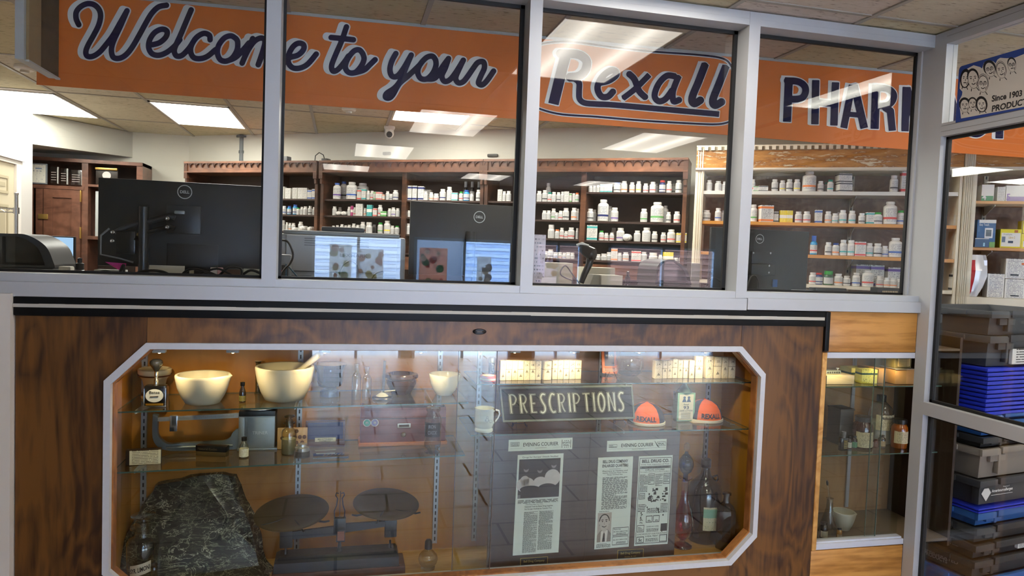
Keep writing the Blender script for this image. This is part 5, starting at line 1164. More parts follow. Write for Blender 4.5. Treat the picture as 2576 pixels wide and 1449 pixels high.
for i, (px, py, r_) in enumerate(((1835, 1061, .4), (1843, 1068, -.3))):
    a = P(px, py, Z=R2); t = thing('small_pin', ['silver pin lying right of the caps, farther one', 'silver pin lying right of the caps, nearer one'][i], 'pin', (a.x, a.y, R2+.0021), r_); MB().tube([(-.010, 0, 0), (.010, 0, 0)], .0018, 8).build('bar', CHROME, t)
# ---- floor of the case: newspaper plaques
FZ = .272
def plaque(c4, label, cat='plaque'):
    y0, y1 = .105, .135
    q = [P(*c4[0], Y=y0), P(*c4[1], Y=y0), P(*c4[2], Y=y1), P(*c4[3], Y=y1)]   # bl, br, tr, tl
    zb_ = .285
    t = thing('newspaper_plaque', label, cat, ((q[0]+q[1])/2).to_tuple()[:2]+(zb_,))
    def f(px, py, off=0.0):      # point on the plaque's front
        n = (q[1]-q[0]).cross(q[3]-q[0]).normalized(); d = CF*FPX+CR*(px-1288)-CU*(py-724.5)
        if n.y > 0: n = -n
        return EYE+d*((q[0]-EYE).dot(n)/d.dot(n))+n*off
    MB().slab([f(*c) for c in c4], (0, .016, 0)).build('board', wood('plaque_wood', '#1d1310', '#33241f', '#49362e', (1.5, 1, .8), 5, .3, .3, .3, 3), t, True, smooth=0)
    MB().slab([f(c4[0][0]-2, c4[0][1]+2), f(c4[1][0]+1, c4[1][1]+1), f(*c4[2]), f(c4[3][0]-2, c4[3][1])], (0, .012, 0)).v
    return t, f
PAPER = mat('#dbe6e2', .5)
def clip(t, f, c4, name='clipping'):
    """paper sheet; returns (object, bilinear mapping)"""
    o = MB().slab([f(*c, .0012) for c in c4], (0, .001, 0)).build(name, PAPER, t, True, smooth=0)
    def g(u, v, off=.0016):
        a = (c4[0][0]+(c4[1][0]-c4[0][0])*u, c4[0][1]+(c4[1][1]-c4[0][1])*u); b = (c4[3][0]+(c4[2][0]-c4[3][0])*u, c4[3][1]+(c4[2][1]-c4[3][1])*u)
        return f(a[0]+(b[0]-a[0])*v, a[1]+(b[1]-a[1])*v, off)
    return o, g
INKM = mat('#23262a', .6)
def gtext(mb, g, s, u0, u1, v0, v1, bold=.01, off=.0016):
    vs, fs = text_mesh(s, bold, 0); mb.add([g(u0+(u1-u0)*a, v0+(v1-v0)*b, off) for a, b in vs], fs)
def rows(mb, g, u0, u1, v0, v1, n, seed=0, duty=.5, para=0):
    rnd_ = random.Random(seed)
    for i in range(n):
        va = v0+(v1-v0)*i/n; vb = va+(v1-v0)/n*duty; u = u0+(rnd_.random()*.06 if rnd_.random() < .2 else 0)*(u1-u0); end = u1 if rnd_.random() > .15 else u0+(u1-u0)*rnd_.uniform(.4, .9)
        while u < end:
            w = rnd_.uniform(.05, .17)*(u1-u0); w = min(w, end-u); mb.add([g(u, va), g(u+w, va), g(u+w, vb), g(u, vb)], [(0, 1, 2, 3)]); u += w+rnd_.uniform(.02, .035)*(u1-u0)
def gbox(mb, g, u0, u1, v0, v1, m=0, off=.0016): mb.add([g(u0, v0, off), g(u1, v0, off), g(u1, v1, off), g(u0, v1, off)], [(0, 1, 2, 3)], m)
def gframe(mb, g, u0, u1, v0, v1, tu, tv):
    gbox(mb, g, u0, u1, v0, v0+tv); gbox(mb, g, u0, u1, v1-tv, v1); gbox(mb, g, u0, u0+tu, v0, v1); gbox(mb, g, u1-tu, u1, v0, v1)
def gell(mb, g, cu, cv, ru, rv, m=0, off=.0018, n=20, a0=0, a1=2*PI): mb.add([g(cu+ru*math.cos(a0+(a1-a0)*k/n), cv+rv*math.sin(a0+(a1-a0)*k/n), off) for k in range(n)], [tuple(range(n))], m)
zz7 = lambda x, y: (1220+x/3.823, 1070+y/3.823)
p1, f1 = plaque([zz7(15, 1430), zz7(949, 1356), zz7(1014, 62), zz7(75, 85)], 'dark wooden plaque with one long newspaper clipping dated January')
o1, g = clip(p1, f1, [zz7(223, 250), zz7(838, 228), zz7(842, 118), zz7(228, 140)])
mb = MB(); gtext(mb, g, 'EVENING COURIER', .23, .78, .38, .70, .012); gframe(mb, g, .03, .17, .42, .78, .004, .03); rows(mb, g, .04, .16, .46, .74, 3, 1); gtext(mb, g, 'SPORTS', .845, .965, .50, .66, .02); gtext(mb, g, 'FINAL', .86, .95, .30, .45, .02)
gframe(mb, g, .832, .842, .15, .85, .004, .03); gframe(mb, g, .968, .978, .15, .85, .004, .03)
for i in range(3): gell(mb, g, .88+.027*i, .76, .007, .035); gell(mb, g, .88+.027*i, .20, .007, .035)
gbox(mb, g, .03, .22, .22, .23); gbox(mb, g, .42, .60, .20, .22); gbox(mb, g, .70, .82, .22, .23)
mb.build('printing', INKM, o1, True, smooth=0)
o1, g = clip(p1, f1, [zz7(266, 1252), zz7(706, 1220), zz7(756, 268), zz7(315, 285)])
mb = MB(); gtext(mb, g, "'Drugs for Europe' Details Studied", .10, .88, .962, .982, .012)
rows(mb, g, .05, .93, .515, .550, 4, 3); gtext(mb, g, '3 Pharmacists Show Their Views', .22, .60, .496, .505, .01); gtext(mb, g, 'National Train to Raise Drug Supplies', .21, .82, .468, .486, .015); gtext(mb, g, 'For Europe Outlined by Camden Trio', .21, .80, .445, .462, .015)
rows(mb, g, .20, .50, .02, .43, 62, 5, .5); rows(mb, g, .53, .84, .04, .43, 60, 6, .5); mb.build('printing', INKM, o1, True, smooth=0)
mb = MB(); gbox(mb, g, .04, .94, .565, .955, 0, .0016)
gbox(mb, g, .04, .94, .60, .955, 1, .0017)
for cu, cv, ru, rv in ((.20, .70, .20, .075), (.52, .72, .15, .055), (.78, .76, .17, .085), (.18, .74, .10, .05)): gell(mb, g, cu, cv, ru, rv, 2, .0019)
for cu, cv in ((.20, .855), (.50, .84), (.80, .885)): gell(mb, g, cu, cv, .055, .03, 3, .0020); gell(mb, g, cu, cv+.014, .058, .020, 1, .0021)
gbox(mb, g, .10, .94, .567, .64, 1, .0022); gell(mb, g, .30, .655, .22, .035, 1, .0023); gell(mb, g, .68, .66, .2, .045, 1, .0024)
mb.build('photograph', [mat('#77777a', .5), mat('#2d2c30', .5), mat('#c5c2c4', .5, var=.15, scale=60), mat('#8a8688', .5)], o1, True, smooth=0)
def plate(t, f, c4, l1, l2):
    o, g = clip(t, f, c4, 'brass_plate'); o.data.materials[0] = mat('#b09a55', .35, .7)
    mb = MB(); gbox(mb, g, .02, .98, .04, .96); s = mb.build('black_field', mat('#0c0c0a', .3), o, True, smooth=0)
    mb = MB(); gtext(mb, g, l1, .12, .88, .48, .78, .01, .0022); gtext(mb, g, l2, .28, .72, .20, .34, .01, .0022); mb.build('engraving', mat('#b5a468', .4, .5), o, True, smooth=0)
plate(p1, f1, [zz7(337, 1375), zz7(600, 1355), zz7(605, 1260), zz7(340, 1278)], 'Bell Drug Company', 'January 17, 1946')
p2, f2 = plaque([zz7(951, 1356), zz7(1815, 1285), zz7(1880, 43), zz7(1016, 62)], 'dark wooden plaque with two newspaper clippings dated October')
o1, g = clip(p2, f2, [zz7(1170, 253), zz7(1742, 235), zz7(1747, 130), zz7(1175, 150)])
mb = MB(); gtext(mb, g, 'EVENING COURIER', .24, .78, .38, .70, .012); gframe(mb, g, .03, .17, .36, .66, .004, .03); rows(mb, g, .04, .16, .40, .62, 2, 8); gtext(mb, g, 'FINAL', .86, .97, .48, .66, .02); gframe(mb, g, .84, .985, .38, .76, .004, .03)
gbox(mb, g, .03, .98, .21, .225); gbox(mb, g, .42, .62, .14, .16)
for k in range(4): ribbon(mb, [(.80+.012*k, .85-.1*k), (.85+.01*k, .35-.04*k)], .0035, lambda x, y: g(x, y), rnd=False)
mb.build('printing', INKM, o1, True, smooth=0)
o1, g = clip(p2, f2, [zz7(1050, 1193), zz7(1382, 1165), zz7(1424, 298), zz7(1088, 310)])
mb = MB(); gtext(mb, g, 'BELL DRUG COMPANY', .14, .86, .935, .970, .03); gtext(mb, g, 'ENLARGES QUARTERS', .13, .87, .885, .922, .03); gbox(mb, g, .33, .66, .868, .871)
gtext(mb, g, 'Pharmacy at Haddon and', .14, .86, .838, .856, .02); gtext(mb, g, 'Kaighn Avenues Now Three', .15, .85, .818, .834, .02); gtext(mb, g, 'Times Original Size', .27, .72, .798, .814, .02)
rows(mb, g, .15, .88, .43, .785, 34, 9, .5); gtext(mb, g, 'Enlarges Store', .10, .38, .400, .414, .02); rows(mb, g, .05, .46, .015, .06, 5, 11, .5)
gframe(mb, g, .51, .97, .135, .222, .008, .006); gframe(mb, g, .51, .97, .03, .125, .008, .006); gtext(mb, g, 'Fixtures', .54, .74, .195, .212, .01); gtext(mb, g, 'BELL DRUG COMPANY STORE', .54, .94, .170, .183, .02); gtext(mb, g, 'BELL DRUG COMPANY STORE', .54, .94, .08, .093, .02); rows(mb, g, .62, .90, .145, .165, 2, 12); rows(mb, g, .62, .90, .045, .07, 2, 13)
mb.build('printing', INKM, o1, True, smooth=0)
mb = MB(); gbox(mb, g, .06, .46, .075, .395, 0, .0017)
mb.add([g(*p, .0018) for p in ((.06, .075), (.46, .075), (.46, .16), (.38, .205), (.26, .22), (.14, .195), (.06, .15))], [tuple(range(7))], 1)
mb.add([g(*p, .0019) for p in ((.16, .075), (.34, .075), (.37, .20), (.26, .215), (.17, .19))], [tuple(range(5))], 2)
gell(mb, g, .255, .30, .155, .082, 4, .0020); gell(mb, g, .258, .285, .135, .085, 3, .0021); gell(mb, g, .26, .215, .07, .03, 3, .0020)
mb.add([g(*p, .0022) for p in ((.21, .078), (.29, .078), (.285, .16), (.26, .185), (.235, .16))], [tuple(range(5))], 4)
for cu in (.20, .315): gell(mb, g, cu, .300, .022, .006, 4, .0023); ribbon(mb, [(cu-.035, .316), (cu+.03, .318)], .004, lambda x, y: g(x, y, .0023), 4, rnd=False)
ribbon(mb, spline([(.19, .248), (.26, .238), (.32, .250)], 4), .004, lambda x, y: g(x, y, .0023), 4, rnd=False); ribbon(mb, [(.262, .295), (.248, .270), (.272, .268)], .003, lambda x, y: g(x, y, .0023), 5, rnd=False)
gell(mb, g, .115, .285, .018, .018, 3, .0021); gell(mb, g, .40, .285, .018, .018, 3, .0021)
mb.build('portrait', [mat('#b5ada8', .5), mat('#8d8784', .5, var=.2, scale=200), mat('#dcd8d4', .5), mat('#c0b9b5', .5), mat('#2a2728', .5), mat('#7a7472', .5)], o1, True, smooth=0)
o1, g = clip(p2, f2, [zz7(1432, 1160), zz7(1755, 1138), zz7(1805, 286), zz7(1480, 298)])
mb = MB(); gframe(mb, g, .03, .97, .02, .98, .012, .006); gtext(mb, g, 'BELL DRUG CO.', .10, .90, .925, .962, .035); gtext(mb, g, 'Invite Your Inspection of Their', .08, .92, .895, .912, .01)
gbox(mb, g, .05, .95, .858, .888, 1); gtext(mb, g, 'ALL NEW-LARGER-FINER', .10, .90, .863, .882, .01, .002); gtext(mb, g, 'DRUG STORE', .22, .78, .835, .853, .01); gtext(mb, g, 'The Largest Selling Prices to Bell Drug Means', .06, .94, .815, .826, .01)
rows(mb, g, .06, .30, .60, .80, 14, 20); rows(mb, g, .52, .74, .66, .80, 12, 21); gframe(mb, g, .31, .50, .68, .80, .010, .006); gframe(mb, g, .76, .95, .68, .80, .010, .006); rows(mb, g, .33, .48, .70, .79, 5, 22); rows(mb, g, .78, .93, .70, .79, 5, 23)
rnd_ = random.Random(4)
for i in range(34): a, b = rnd_.uniform(.32, .88), rnd_.uniform(.47, .62); gbox(mb, g, a, a+rnd_.uniform(.02, .10), b, b+rnd_.uniform(.006, .03), 0)
gframe(mb, g, .06, .24, .52, .585, .012, .006); rows(mb, g, .08, .22, .535, .575, 3, 24); rows(mb, g, .06, .27, .38, .47, 5, 25); rows(mb, g, .32, .70, .36, .42, 5, 26); rows(mb, g, .72, .94, .36, .47, 7, 27)
for i in range(26): a, b = rnd_.choice([(.07, .30), (.28, .38), (.74, .30), (.55, .36), (.74, .14)]); a += rnd_.uniform(0, .14); b += rnd_.uniform(0, .07); gell(mb, g, a, b, rnd_.uniform(.006, .022), rnd_.uniform(.003, .012))
gframe(mb, g, .31, .50, .255, .33, .014, .007); gframe(mb, g, .52, .71, .255, .33, .014, .007); gtext(mb, g, '49c', .36, .46, .265, .285, .02); gtext(mb, g, '59c', .58, .68, .265, .285, .02); gtext(mb, g, '49c', .12, .22, .275, .295, .02); gtext(mb, g, '79c', .12, .22, .245, .265, .02)
gframe(mb, g, .06, .27, .15, .23, .012, .006); rows(mb, g, .09, .24, .165, .215, 4, 28); gtext(mb, g, 'DINNER AND COFFEE', .34, .70, .20, .215, .01); rows(mb, g, .34, .70, .15, .19, 4, 29); gbox(mb, g, .76, .95, .15, .235, 0)
gtext(mb, g, 'LUNCHEON AT OUR FOUNTAIN', .06, .94, .118, .135, .005); gtext(mb, g, 'A REAL TREAT', .32, .70, .092, .108, .01); gframe(mb, g, .06, .28, .03, .10, .014, .007); gframe(mb, g, .74, .96, .03, .11, .014, .007); rows(mb, g, .33, .70, .04, .08, 4, 30); gtext(mb, g, '5c', .12, .22, .045, .08, .03)
mb.build('printing', [INKM, mat('#7d8284', .5)], o1, True, smooth=0)
plate(p2, f2, [zz7(1270, 1295), zz7(1522, 1275), zz7(1525, 1185), zz7(1275, 1200)], 'Bell Drug Company', 'October 24, 1937')
# ---- decanter, jug, bottles
FLO = lambda z=0: FZ
t, m = stand('show_globe', 'cut glass decanter of red liquid topped by a blue glass ball stopper', 'decanter', 1725, 1383, FZ, 20)
RED = gl('#f04a60', 1.45, 1.6); BLU = gl('#4a78e0', 1.45, 1.6)
MB().lathe([(a*m, b*m) for a, b in ((24, 0), (25, 1), (24, 4), (12, 10), (7, 14), (6, 17), (10, 21), (18, 28), (24, 42), (26, 56), (25, 72), (20, 92), (14, 108), (10, 124), (9, 140), (9, 156), (9.5, 168), (11, 172), (17, 175), (17, 177), (8, 178))], 16).build('body', gl('#e9c9cc', 1.45, 1.5), t, smooth=50)
MB().lathe([(a*m*.94, b*m) for a, b in ((5, 17), (10, 22), (18, 29), (24, 42), (26, 56), (25, 72), (20, 92), (14, 108), (10, 124), (9, 140))], 16).lathe([(0, 0), (22*m, .8*m), (23*m, 3*m), (11*m, 9*m)], 16).build('red_liquid', RED, t, smooth=50)
st_ = MB().lathe([(a*m, b*m) for a, b in ((7, 166), (6, 182), (7, 186), (14, 192), (18, 202), (19, 210), (17, 221), (11, 231), (5, 237), (4, 242))], 20).build('stopper', BLU, t)
MB().lathe([(a*m, b*m) for a, b in ((3, 241), (7, 246), (9, 253), (7, 260), (3, 264), (0, 265))], 14).build('finial', gl('#dfe3e4', 1.5, 2.5), st_, smooth=20)
mb = MB()
for k in range(8):
    a = k*PI/4
    for s in (-1, 1): mb.tube([((r+.3)*m*math.cos(a+s*u), (r+.3)*m*math.sin(a+s*u), z*m) for r, z, u in ((18.5, 28, 0), (24.6, 42, .22), (26.4, 56, .4), (25.4, 70, .62))], .35*m, 4)
mb.build('cut_pattern', gl('#f0d4d8', 1.5, 3), t)
t, m = stand('dark_jug', 'large dark brown glass jug with black cap and a peeling pale green label', 'jug', 1784, 1370, FZ, 34)
JUG = mat('#120d0a', .06, coat=1)
MB().lathe([(a*m, b*m) for a, b in ((36, 0), (40, 4), (42, 20), (43, 70), (44, 110), (42, 128), (36, 143), (24, 155), (14, 166), (10, 180), (9, 195))], 44).build('body', JUG, t)
MB().lathe([(11*m, 183*m), (12*m, 184*m), (12*m, 203*m), (10*m, 205*m), (0, 205*m)], 28).build('cap', mat('#101010', .45), t)
MB().tube([(12*m, -8*m, 160*m), (24*m, -14*m, 166*m), (26*m, -14*m, 156*m), (20*m, -14*m, 150*m)], 2.5*m, 8).build('finger_ring', JUG, t)
mb = MB(); mb.lathe([(43.8*m, 38*m), (44.2*m, 96*m)], 14, a0=-2.1, a1=-1.08)
mb.build('label_sheet', printed('jug_label', '#d9d6b8', '#7c8a80', 16, 3, .4, band=(.55, .92), band_c='#8fc0ad', fill=.4), t)
t, m = stand('brown_bottle', 'dark brown glass bottle with a narrow neck at the right end of the case floor', 'bottle', 1832, 1386, FZ, 20)
MB().lathe([(a*m, b*m) for a, b in ((23, 0), (25, 3), (25, 86), (24, 98), (17, 110), (9, 116), (8, 126), (8, 134), (11, 135), (11, 141), (8, 142))], 8).build('body', gl('#2b1812', 1.5, 2), t, smooth=20)
t, m = stand('bulb_flask', 'small round clear glass flask with a grey metal cap', 'flask', 1078, 1439, FZ, 18)
MB().lathe([(a*m, b*m) for a, b in ((16, 0), (18, 1), (18, 6), (16, 8), (23, 17), (25, 27), (22, 37), (14, 46), (9, 52), (8, 58))], 32).build('body', gl('#d8d8cc', 1.45, 1.8), t)
MB().lathe([(9*m, 52*m), (9.5*m, 54*m), (9*m, 70*m), (6*m, 75*m), (0, 76*m)], 24).build('cap', mat('#3a3836', .5, .4), t)
# ---- serpentine slab and balance
def rock_mat():
    m, nt, b = newmat('veined_serpentine'); N, L = nt.nodes, nt.links
    tc = N.new('ShaderNodeTexCoord'); mp = N.new('ShaderNodeMapping'); mp.inputs['Scale'].default_value = (1, 1, 2.2); mp.inputs['Rotation'].default_value = (0, -.6, 0); L.new(tc.outputs['Object'], mp.inputs[0])
    n = N.new('ShaderNodeTexNoise'); n.inputs['Scale'].default_value = 9; n.inputs['Detail'].default_value = 6; L.new(mp.outputs[0], n.inputs['Vector'])
    ad = N.new('ShaderNodeVectorMath'); ad.operation = 'MULTIPLY_ADD'; ad.inputs[1].default_value = (.10, .10, .10); L.new(n.outputs[1], ad.inputs[0]); L.new(mp.outputs[0], ad.inputs[2])
    outs = []
    for sc, w, ds in ((7, .020, 1.6), (15, .030, 1.0), (3.2, .010, 2.2)):      # thin veins where a warped noise crosses its middle value
        v = N.new('ShaderNodeTexNoise'); v.inputs['Scale'].default_value = sc; v.inputs['Detail'].default_value = 7; v.inputs['Distortion'].default_value = ds; v.inputs['Roughness'].default_value = .62
        L.new(mp.outputs[0], v.inputs['Vector'])
        s_ = N.new('ShaderNodeMath'); s_.operation = 'SUBTRACT'; s_.inputs[1].default_value = .5; L.new(v.outputs[0], s_.inputs[0])
        a_ = N.new('ShaderNodeMath'); a_.operation = 'ABSOLUTE'; L.new(s_.outputs[0], a_.inputs[0])
        r = N.new('ShaderNodeMapRange'); r.inputs[1].default_value = 0; r.inputs[2].default_value = w; r.inputs[3].default_value = 1; r.inputs[4].default_value = 0; L.new(a_.outputs[0], r.inputs[0]); outs.append(r.outputs[0])
    n2 = N.new('ShaderNodeTexNoise'); n2.inputs['Scale'].default_value = 7; n2.inputs['Detail'].default_value = 5; L.new(tc.outputs['Object'], n2.inputs['Vector'])
    def mth(op, a, c):
        q = N.new('ShaderNodeMath'); q.operation = op
        for i, vv in enumerate((a, c)):
            if isinstance(vv, (int, float)): q.inputs[i].default_value = vv
            else: L.new(vv, q.inputs[i])
        return q.outputs[0]
    k = mth('MAXIMUM', mth('MULTIPLY', outs[0], .8), mth('MAXIMUM', mth('MULTIPLY', outs[1], .42), outs[2]))
    gate = N.new('ShaderNodeMapRange'); gate.inputs[1].default_value = .42; gate.inputs[2].default_value = .60; L.new(n2.outputs[0], gate.inputs[0])
    k = mth('MULTIPLY', k, mth('ADD', mth('MULTIPLY', gate.outputs[0], .6), .65))
    big = N.new('ShaderNodeMapRange'); big.inputs[1].default_value = .62; big.inputs[2].default_value = .70; L.new(n2.outputs[0], big.inputs[0])
    k = mth('MAXIMUM', k, mth('MULTIPLY', big.outputs[0], .55))
    r = ramp(N, [(0, '#0e100d'), (.28, '#2b2f27'), (.6, '#868a74'), (1, '#d8d5c4')]); L.new(k, r.inputs[0])
    L.new(r.outputs[0], b.inputs['Base Color']); b.inputs['Roughness'].default_value = .3; b.inputs['Coat Weight'].default_value = .3
    bp = N.new('ShaderNodeBump'); bp.inputs['Strength'].default_value = .5; bp.inputs['Distance'].default_value = .003; L.new(n.outputs[0], bp.inputs['Height']); L.new(bp.outputs[0], b.inputs['Normal'])
    return m
zr = lambda x, y: (260+x/4.846, 1150+y/4.846)
out_px = [zr(*a) for a in ((130, 1900), (250, 1020), (300, 930), (340, 850), (410, 740), (450, 640), (520, 540), (600, 450), (625, 380), (660, 335), (760, 318), (940, 290), (1060, 240), (1180, 222), (1340, 212), (1440, 200), (1520, 222), (1605, 235), (1640, 380), (1648, 470), (1665, 570), (1720, 690), (1760, 760), (1800, 880), (1840, 1010), (1850, 1100), (1865, 1200), (1890, 1320), (1950, 1500), (2010, 1900))]
yb = lambda py: .20+(1600-py)*.00042
out3 = [P(a, min(b, 1542), Y=yb(b)) for a, b in out_px]
rc = P(470, 1500, Y=.22)
t = thing('serpentine_slab', 'big rough slab of black stone with white and green veins leaning against the case back', 'stone', (rc.x, .24, FZ))
bm = bmesh.new()
front = [bm.verts.new((p.x, p.y, max(p.z, FZ+.001))) for p in out3]
mid = [bm.verts.new((p.x+(.006 if p.x > -.5 else -.004), p.y+.03, max(p.z, FZ+.001)+.004)) for p in out3]
bk = [bm.verts.new((p.x+(.022 if p.x > -.45 else .01), p.y+.055, max(p.z, FZ+.001))) for p in out3]
n = len(out3)
for A, B in ((front, mid), (mid, bk)):
    for i in range(n): bm.faces.new([A[i], A[(i+1) % n], B[(i+1) % n], B[i]])
f0 = bm.faces.new(front[::-1]); f1_ = bm.faces.new(bk)
bmesh.ops.triangulate(bm, faces=[f0, f1_]); bmesh.ops.subdivide_edges(bm, edges=[e for e in bm.edges if e.calc_length() > .05], cuts=3, use_grid_fill=True)
bmesh.ops.triangulate(bm, faces=bm.faces[:]); bmesh.ops.recalc_face_normals(bm, faces=bm.faces[:])
from mathutils import noise as mn
for v in bm.verts:
    if v.co.z > FZ+.02:
        v.co += V((mn.noise(v.co*45)*.004, mn.noise(v.co*38+V((3, 1, 2)))*.006, mn.noise(v.co*60+V((7, 0, 0)))*.003))
        if v.co.y > .34 + (v.co.z-.3)*.1: pass
MB().bm(bm).build('stone', rock_mat(), t, True, smooth=28)
stoppered(350, 1478, 38, 168, 'large clear glass bottle labelled SYR LIMON with faceted stopper', gl('#cfd4c8', 1.45, 1.7), FZ, hs=.70)
sb = [o for o in COL.objects if o.name.startswith('apothecary_bottle') and o.parent is None][-1]; m = mpp(sb.location)
lab_ = MB(); R = 38.6*m
vs = [(R*math.cos(a), R*math.sin(a), (b+(a+1.8)*9)*m) for b in (30, 58) for a in [(-2.15+k*.13) for k in range(11)]]
lab_.add(vs, [(k, k+1, 12+k, 11+k) for k in range(10)]); lab_.build('label_sheet', mat('#d6d3c6', .5), sb)
tm = MB(); text(tm, 'SYR. LIMONI', (0, 0, 0), (1, 0, 0), (0, 1, 0), bold=.03)
l2 = MB(); l2.add([((R+.0006)*math.cos(-2.1+x*1.18), (R+.0006)*math.sin(-2.1+x*1.18), (38+(-2.1+x*1.18+1.8)*9+y*12)*m) for x, y, z in tm.v], tm.f); l2.build('lettering', INK, sb, smooth=0)
sb.name = 'syrup_bottle'
# small beaker at the foot of the slab
vial(385, 1476, 9, 52, 'small clear glass beaker beside the syrup bottle', .9, .9, 1.05, gl('#c9cabc', 1.45, 2), FZ)
# balance scale
IRON = mat('#2b2f33', .4, .4, bump=.4, scale=80)
t, m = stand('balance_scale', 'old cast iron two-pan counter balance on a wooden base', 'scale', 850, 1465, FZ, 0)
gx_ = lambda px: (px-850)*m
gzz = lambda py: (1462-py)*m
mb = MB(); mb.bbox(gx_(690), gx_(1018), .0, .13, 0, gzz(1432), .006); mb.bbox(gx_(700), gx_(1005), .006, .12, gzz(1432), gzz(1428), .002); mb.build('wooden_base', wood('scale_base_wood', '#3a1d12', '#5f3422', '#7d4a34', (1, 2, 6), 4, .4, .2, .4), t)
mb = MB()
a0, a1, b0, b1 = gx_(694), gx_(1002), gx_(706), gx_(995)
z0_, z1_, z2_ = gzz(1432), gzz(1408), gzz(1398)
mb.add([(a0, .004, z0_), (a1, .004, z0_), (a1, .118, z0_), (a0, .118, z0_), (a0+.002, .006, z1_), (a1-.002, .006, z1_), (a1-.002, .116, z1_), (a0+.002, .116, z1_), (b0, .03, z2_), (b1, .03, z2_), (b1, .10, z2_), (b0, .10, z2_)],
    [(0, 3, 2, 1), (0, 1, 5, 4), (1, 2, 6, 5), (2, 3, 7, 6), (3, 0, 4, 7), (4, 5, 9, 8), (5, 6, 10, 9), (6, 7, 11, 10), (7, 4, 8, 11), (8, 9, 10, 11)]); mb.build('iron_base', IRON, t, smooth=15)
mb = MB(); cy = .062
mb.slab([(gx_(705), cy-.006, gzz(1362)), (gx_(850), cy-.006, gzz(1356)), (gx_(850), cy-.006, gzz(1332)), (gx_(705), cy-.006, gzz(1344))], (0, .012, 0)); mb.slab([(gx_(850), cy-.006, gzz(1352)), (gx_(992), cy-.006, gzz(1338)), (gx_(992), cy-.006, gzz(1326)), (gx_(850), cy-.006, gzz(1328))], (0, .012, 0))
mb.bbox(gx_(836), gx_(866), cy-.012, cy+.012, gzz(1350), gzz(1312), .003); mb.build('beam', IRON, t)
for px, ptop in ((722, 1338), (982, 1325)):
    mb = MB(); mb.bbox(gx_(px-17), gx_(px+14), cy-.010, cy+.010, gzz(ptop+44), gzz(ptop-6), .004).lathe([(.007, 0), (.005, .006), (.006, .010), (.004, .014), (.004, .03)], 12, c=(gx_(px-2), cy, gzz(1398))); mb.build('pan_post', IRON, t)
mb = MB(); mb.lathe([(.012, 0), (.009, .01), (.006, .014), (.008, .020), (.006, .026), (.006, .05)], 16, c=(gx_(852), cy, gzz(1398))); mb.bbox(gx_(843), gx_(865), cy-.016, cy-.012, gzz(1372), gzz(1340), .001); mb.build('centre_column', IRON, t)
MB().box(gx_(846), gx_(863), cy-.0175, cy-.016, gzz(1368), gzz(1344)).build('name_plate', mat('#8a5a4a', .35, .6), t, smooth=0)
mb = MB()
for s in (-1, 1): mb.tube([(gx_(850+s*a), cy, gzz(b)) for a, b in ((12, 1312), (13, 1295), (8, 1280), (6, 1262), (11, 1254), (9, 1247), (3, 1249))], .0022, 8)
mb.tube([(gx_(850), cy, gzz(1310)), (gx_(851), cy, gzz(1243))], .0014, 6); mb.build('pointer_frame', IRON, t)
PANM = mat('#5a5340', .32, .75, var=.25, scale=9)
for px, py, rw, tilt in ((733, 1295, 90, .20), (967, 1284, 84, -.16)):
    mb = MB(); Rp = rw*m; mb.lathe([(0, -.010), (Rp*.5, -.009), (Rp*.85, -.003), (Rp, .004), (Rp*1.01, .0055), (Rp*.985, .006), (Rp*.84, -.001), (Rp*.5, -.007), (0, -.008)], 56)
    R_ = Matrix.Rotation(-tilt*.35, 3, 'Y') @ Matrix.Rotation(.16, 3, 'X'); mb.v = [tuple(R_ @ V(p)+V((gx_(px), cy, gzz(py)))) for p in mb.v]; pn = mb.build('pan', PANM, t)
    s = -1 if px < 850 else 1; ss = 1 if px < 850 else -1; cz = gzz(py)
    mb = MB()
    for ang in (-2.6, -1.2, -.45) if s < 0 else (-2.7, -1.9, -.5):
        e = V((math.cos(ang), math.sin(ang), 0)); mb.tube([V((gx_(px), cy, cz-.014)), V((gx_(px), cy, cz-.018))+e*Rp*.6, V((gx_(px), cy, cz-.012-.012*abs(e.y)))+e*Rp*1.0, V((gx_(px), cy, cz-.006-.012*abs(e.y)))+e*Rp*1.14], [.004, .004, .004, .003], 8)
    mb.tube([(gx_(px), cy, gzz(1338)), (gx_(px), cy, cz-.010)], .005, 10); mb.build('pan_spider', IRON, t)
# ------------------------------------------------------------------ small side case at the right end
sc = thing('side_display_case', 'small wooden display case with sliding glass between the walnut case and the corner post', 'display case', (2.22, .2, 0))
MB().bbox(1.999, 2.444, 0, .02, 1.186, 1.358, .002).build('upper_panel', OAKP, sc, True); MB().bbox(1.979, 2.444, 0, .02, 0, .328, .002).build('lower_panel', OAKP, sc, True)
MB().bbox(1.979, 2.001, -.003, .03, .330, 1.184, .002).build('edge_strip', wood('edge_wood', '#7a4a1a', '#b07a38', '#d6a45e', (2, 2, 3), 5, .5, .05, .5), sc, True)
MB().box(2.003, 2.444, .0, .02, 1.160, 1.184).build('upper_track', mat('#c9cdd6', .4), sc, True, smooth=0)
MB().box(2.001, 2.444, .0, .03, .332, .356).box(2.001, 2.444, .012, .045, .356, .362).build('lower_track', mat('#c9cdd6', .4), sc, True, smooth=0)
SB = wood('side_case_back', '#5a3d22', '#8a6438', '#a98350', (1.5, 1.5, 1), 3, .5, 0, .3, 4)
MB().box(1.98, 2.72, .39, .40, .30, 1.25).build('back_panel', SB, sc, True, smooth=0)
for a_ in (1.985, 2.70): MB().box(a_, a_+.013, .02, .39, .30, 1.25).build('side_panel', mat('#2b1c12', .6), sc, True, smooth=0)
MB().box(1.998, 2.70, .02, .39, .325, .337).build('floor_board', mat('#5d4f3c', .5), sc, True, smooth=0); MB().box(1.998, 2.70, .02, .39, 1.19, 1.20).build('top_board', mat('#5d4f3c', .5), sc, True, smooth=0)
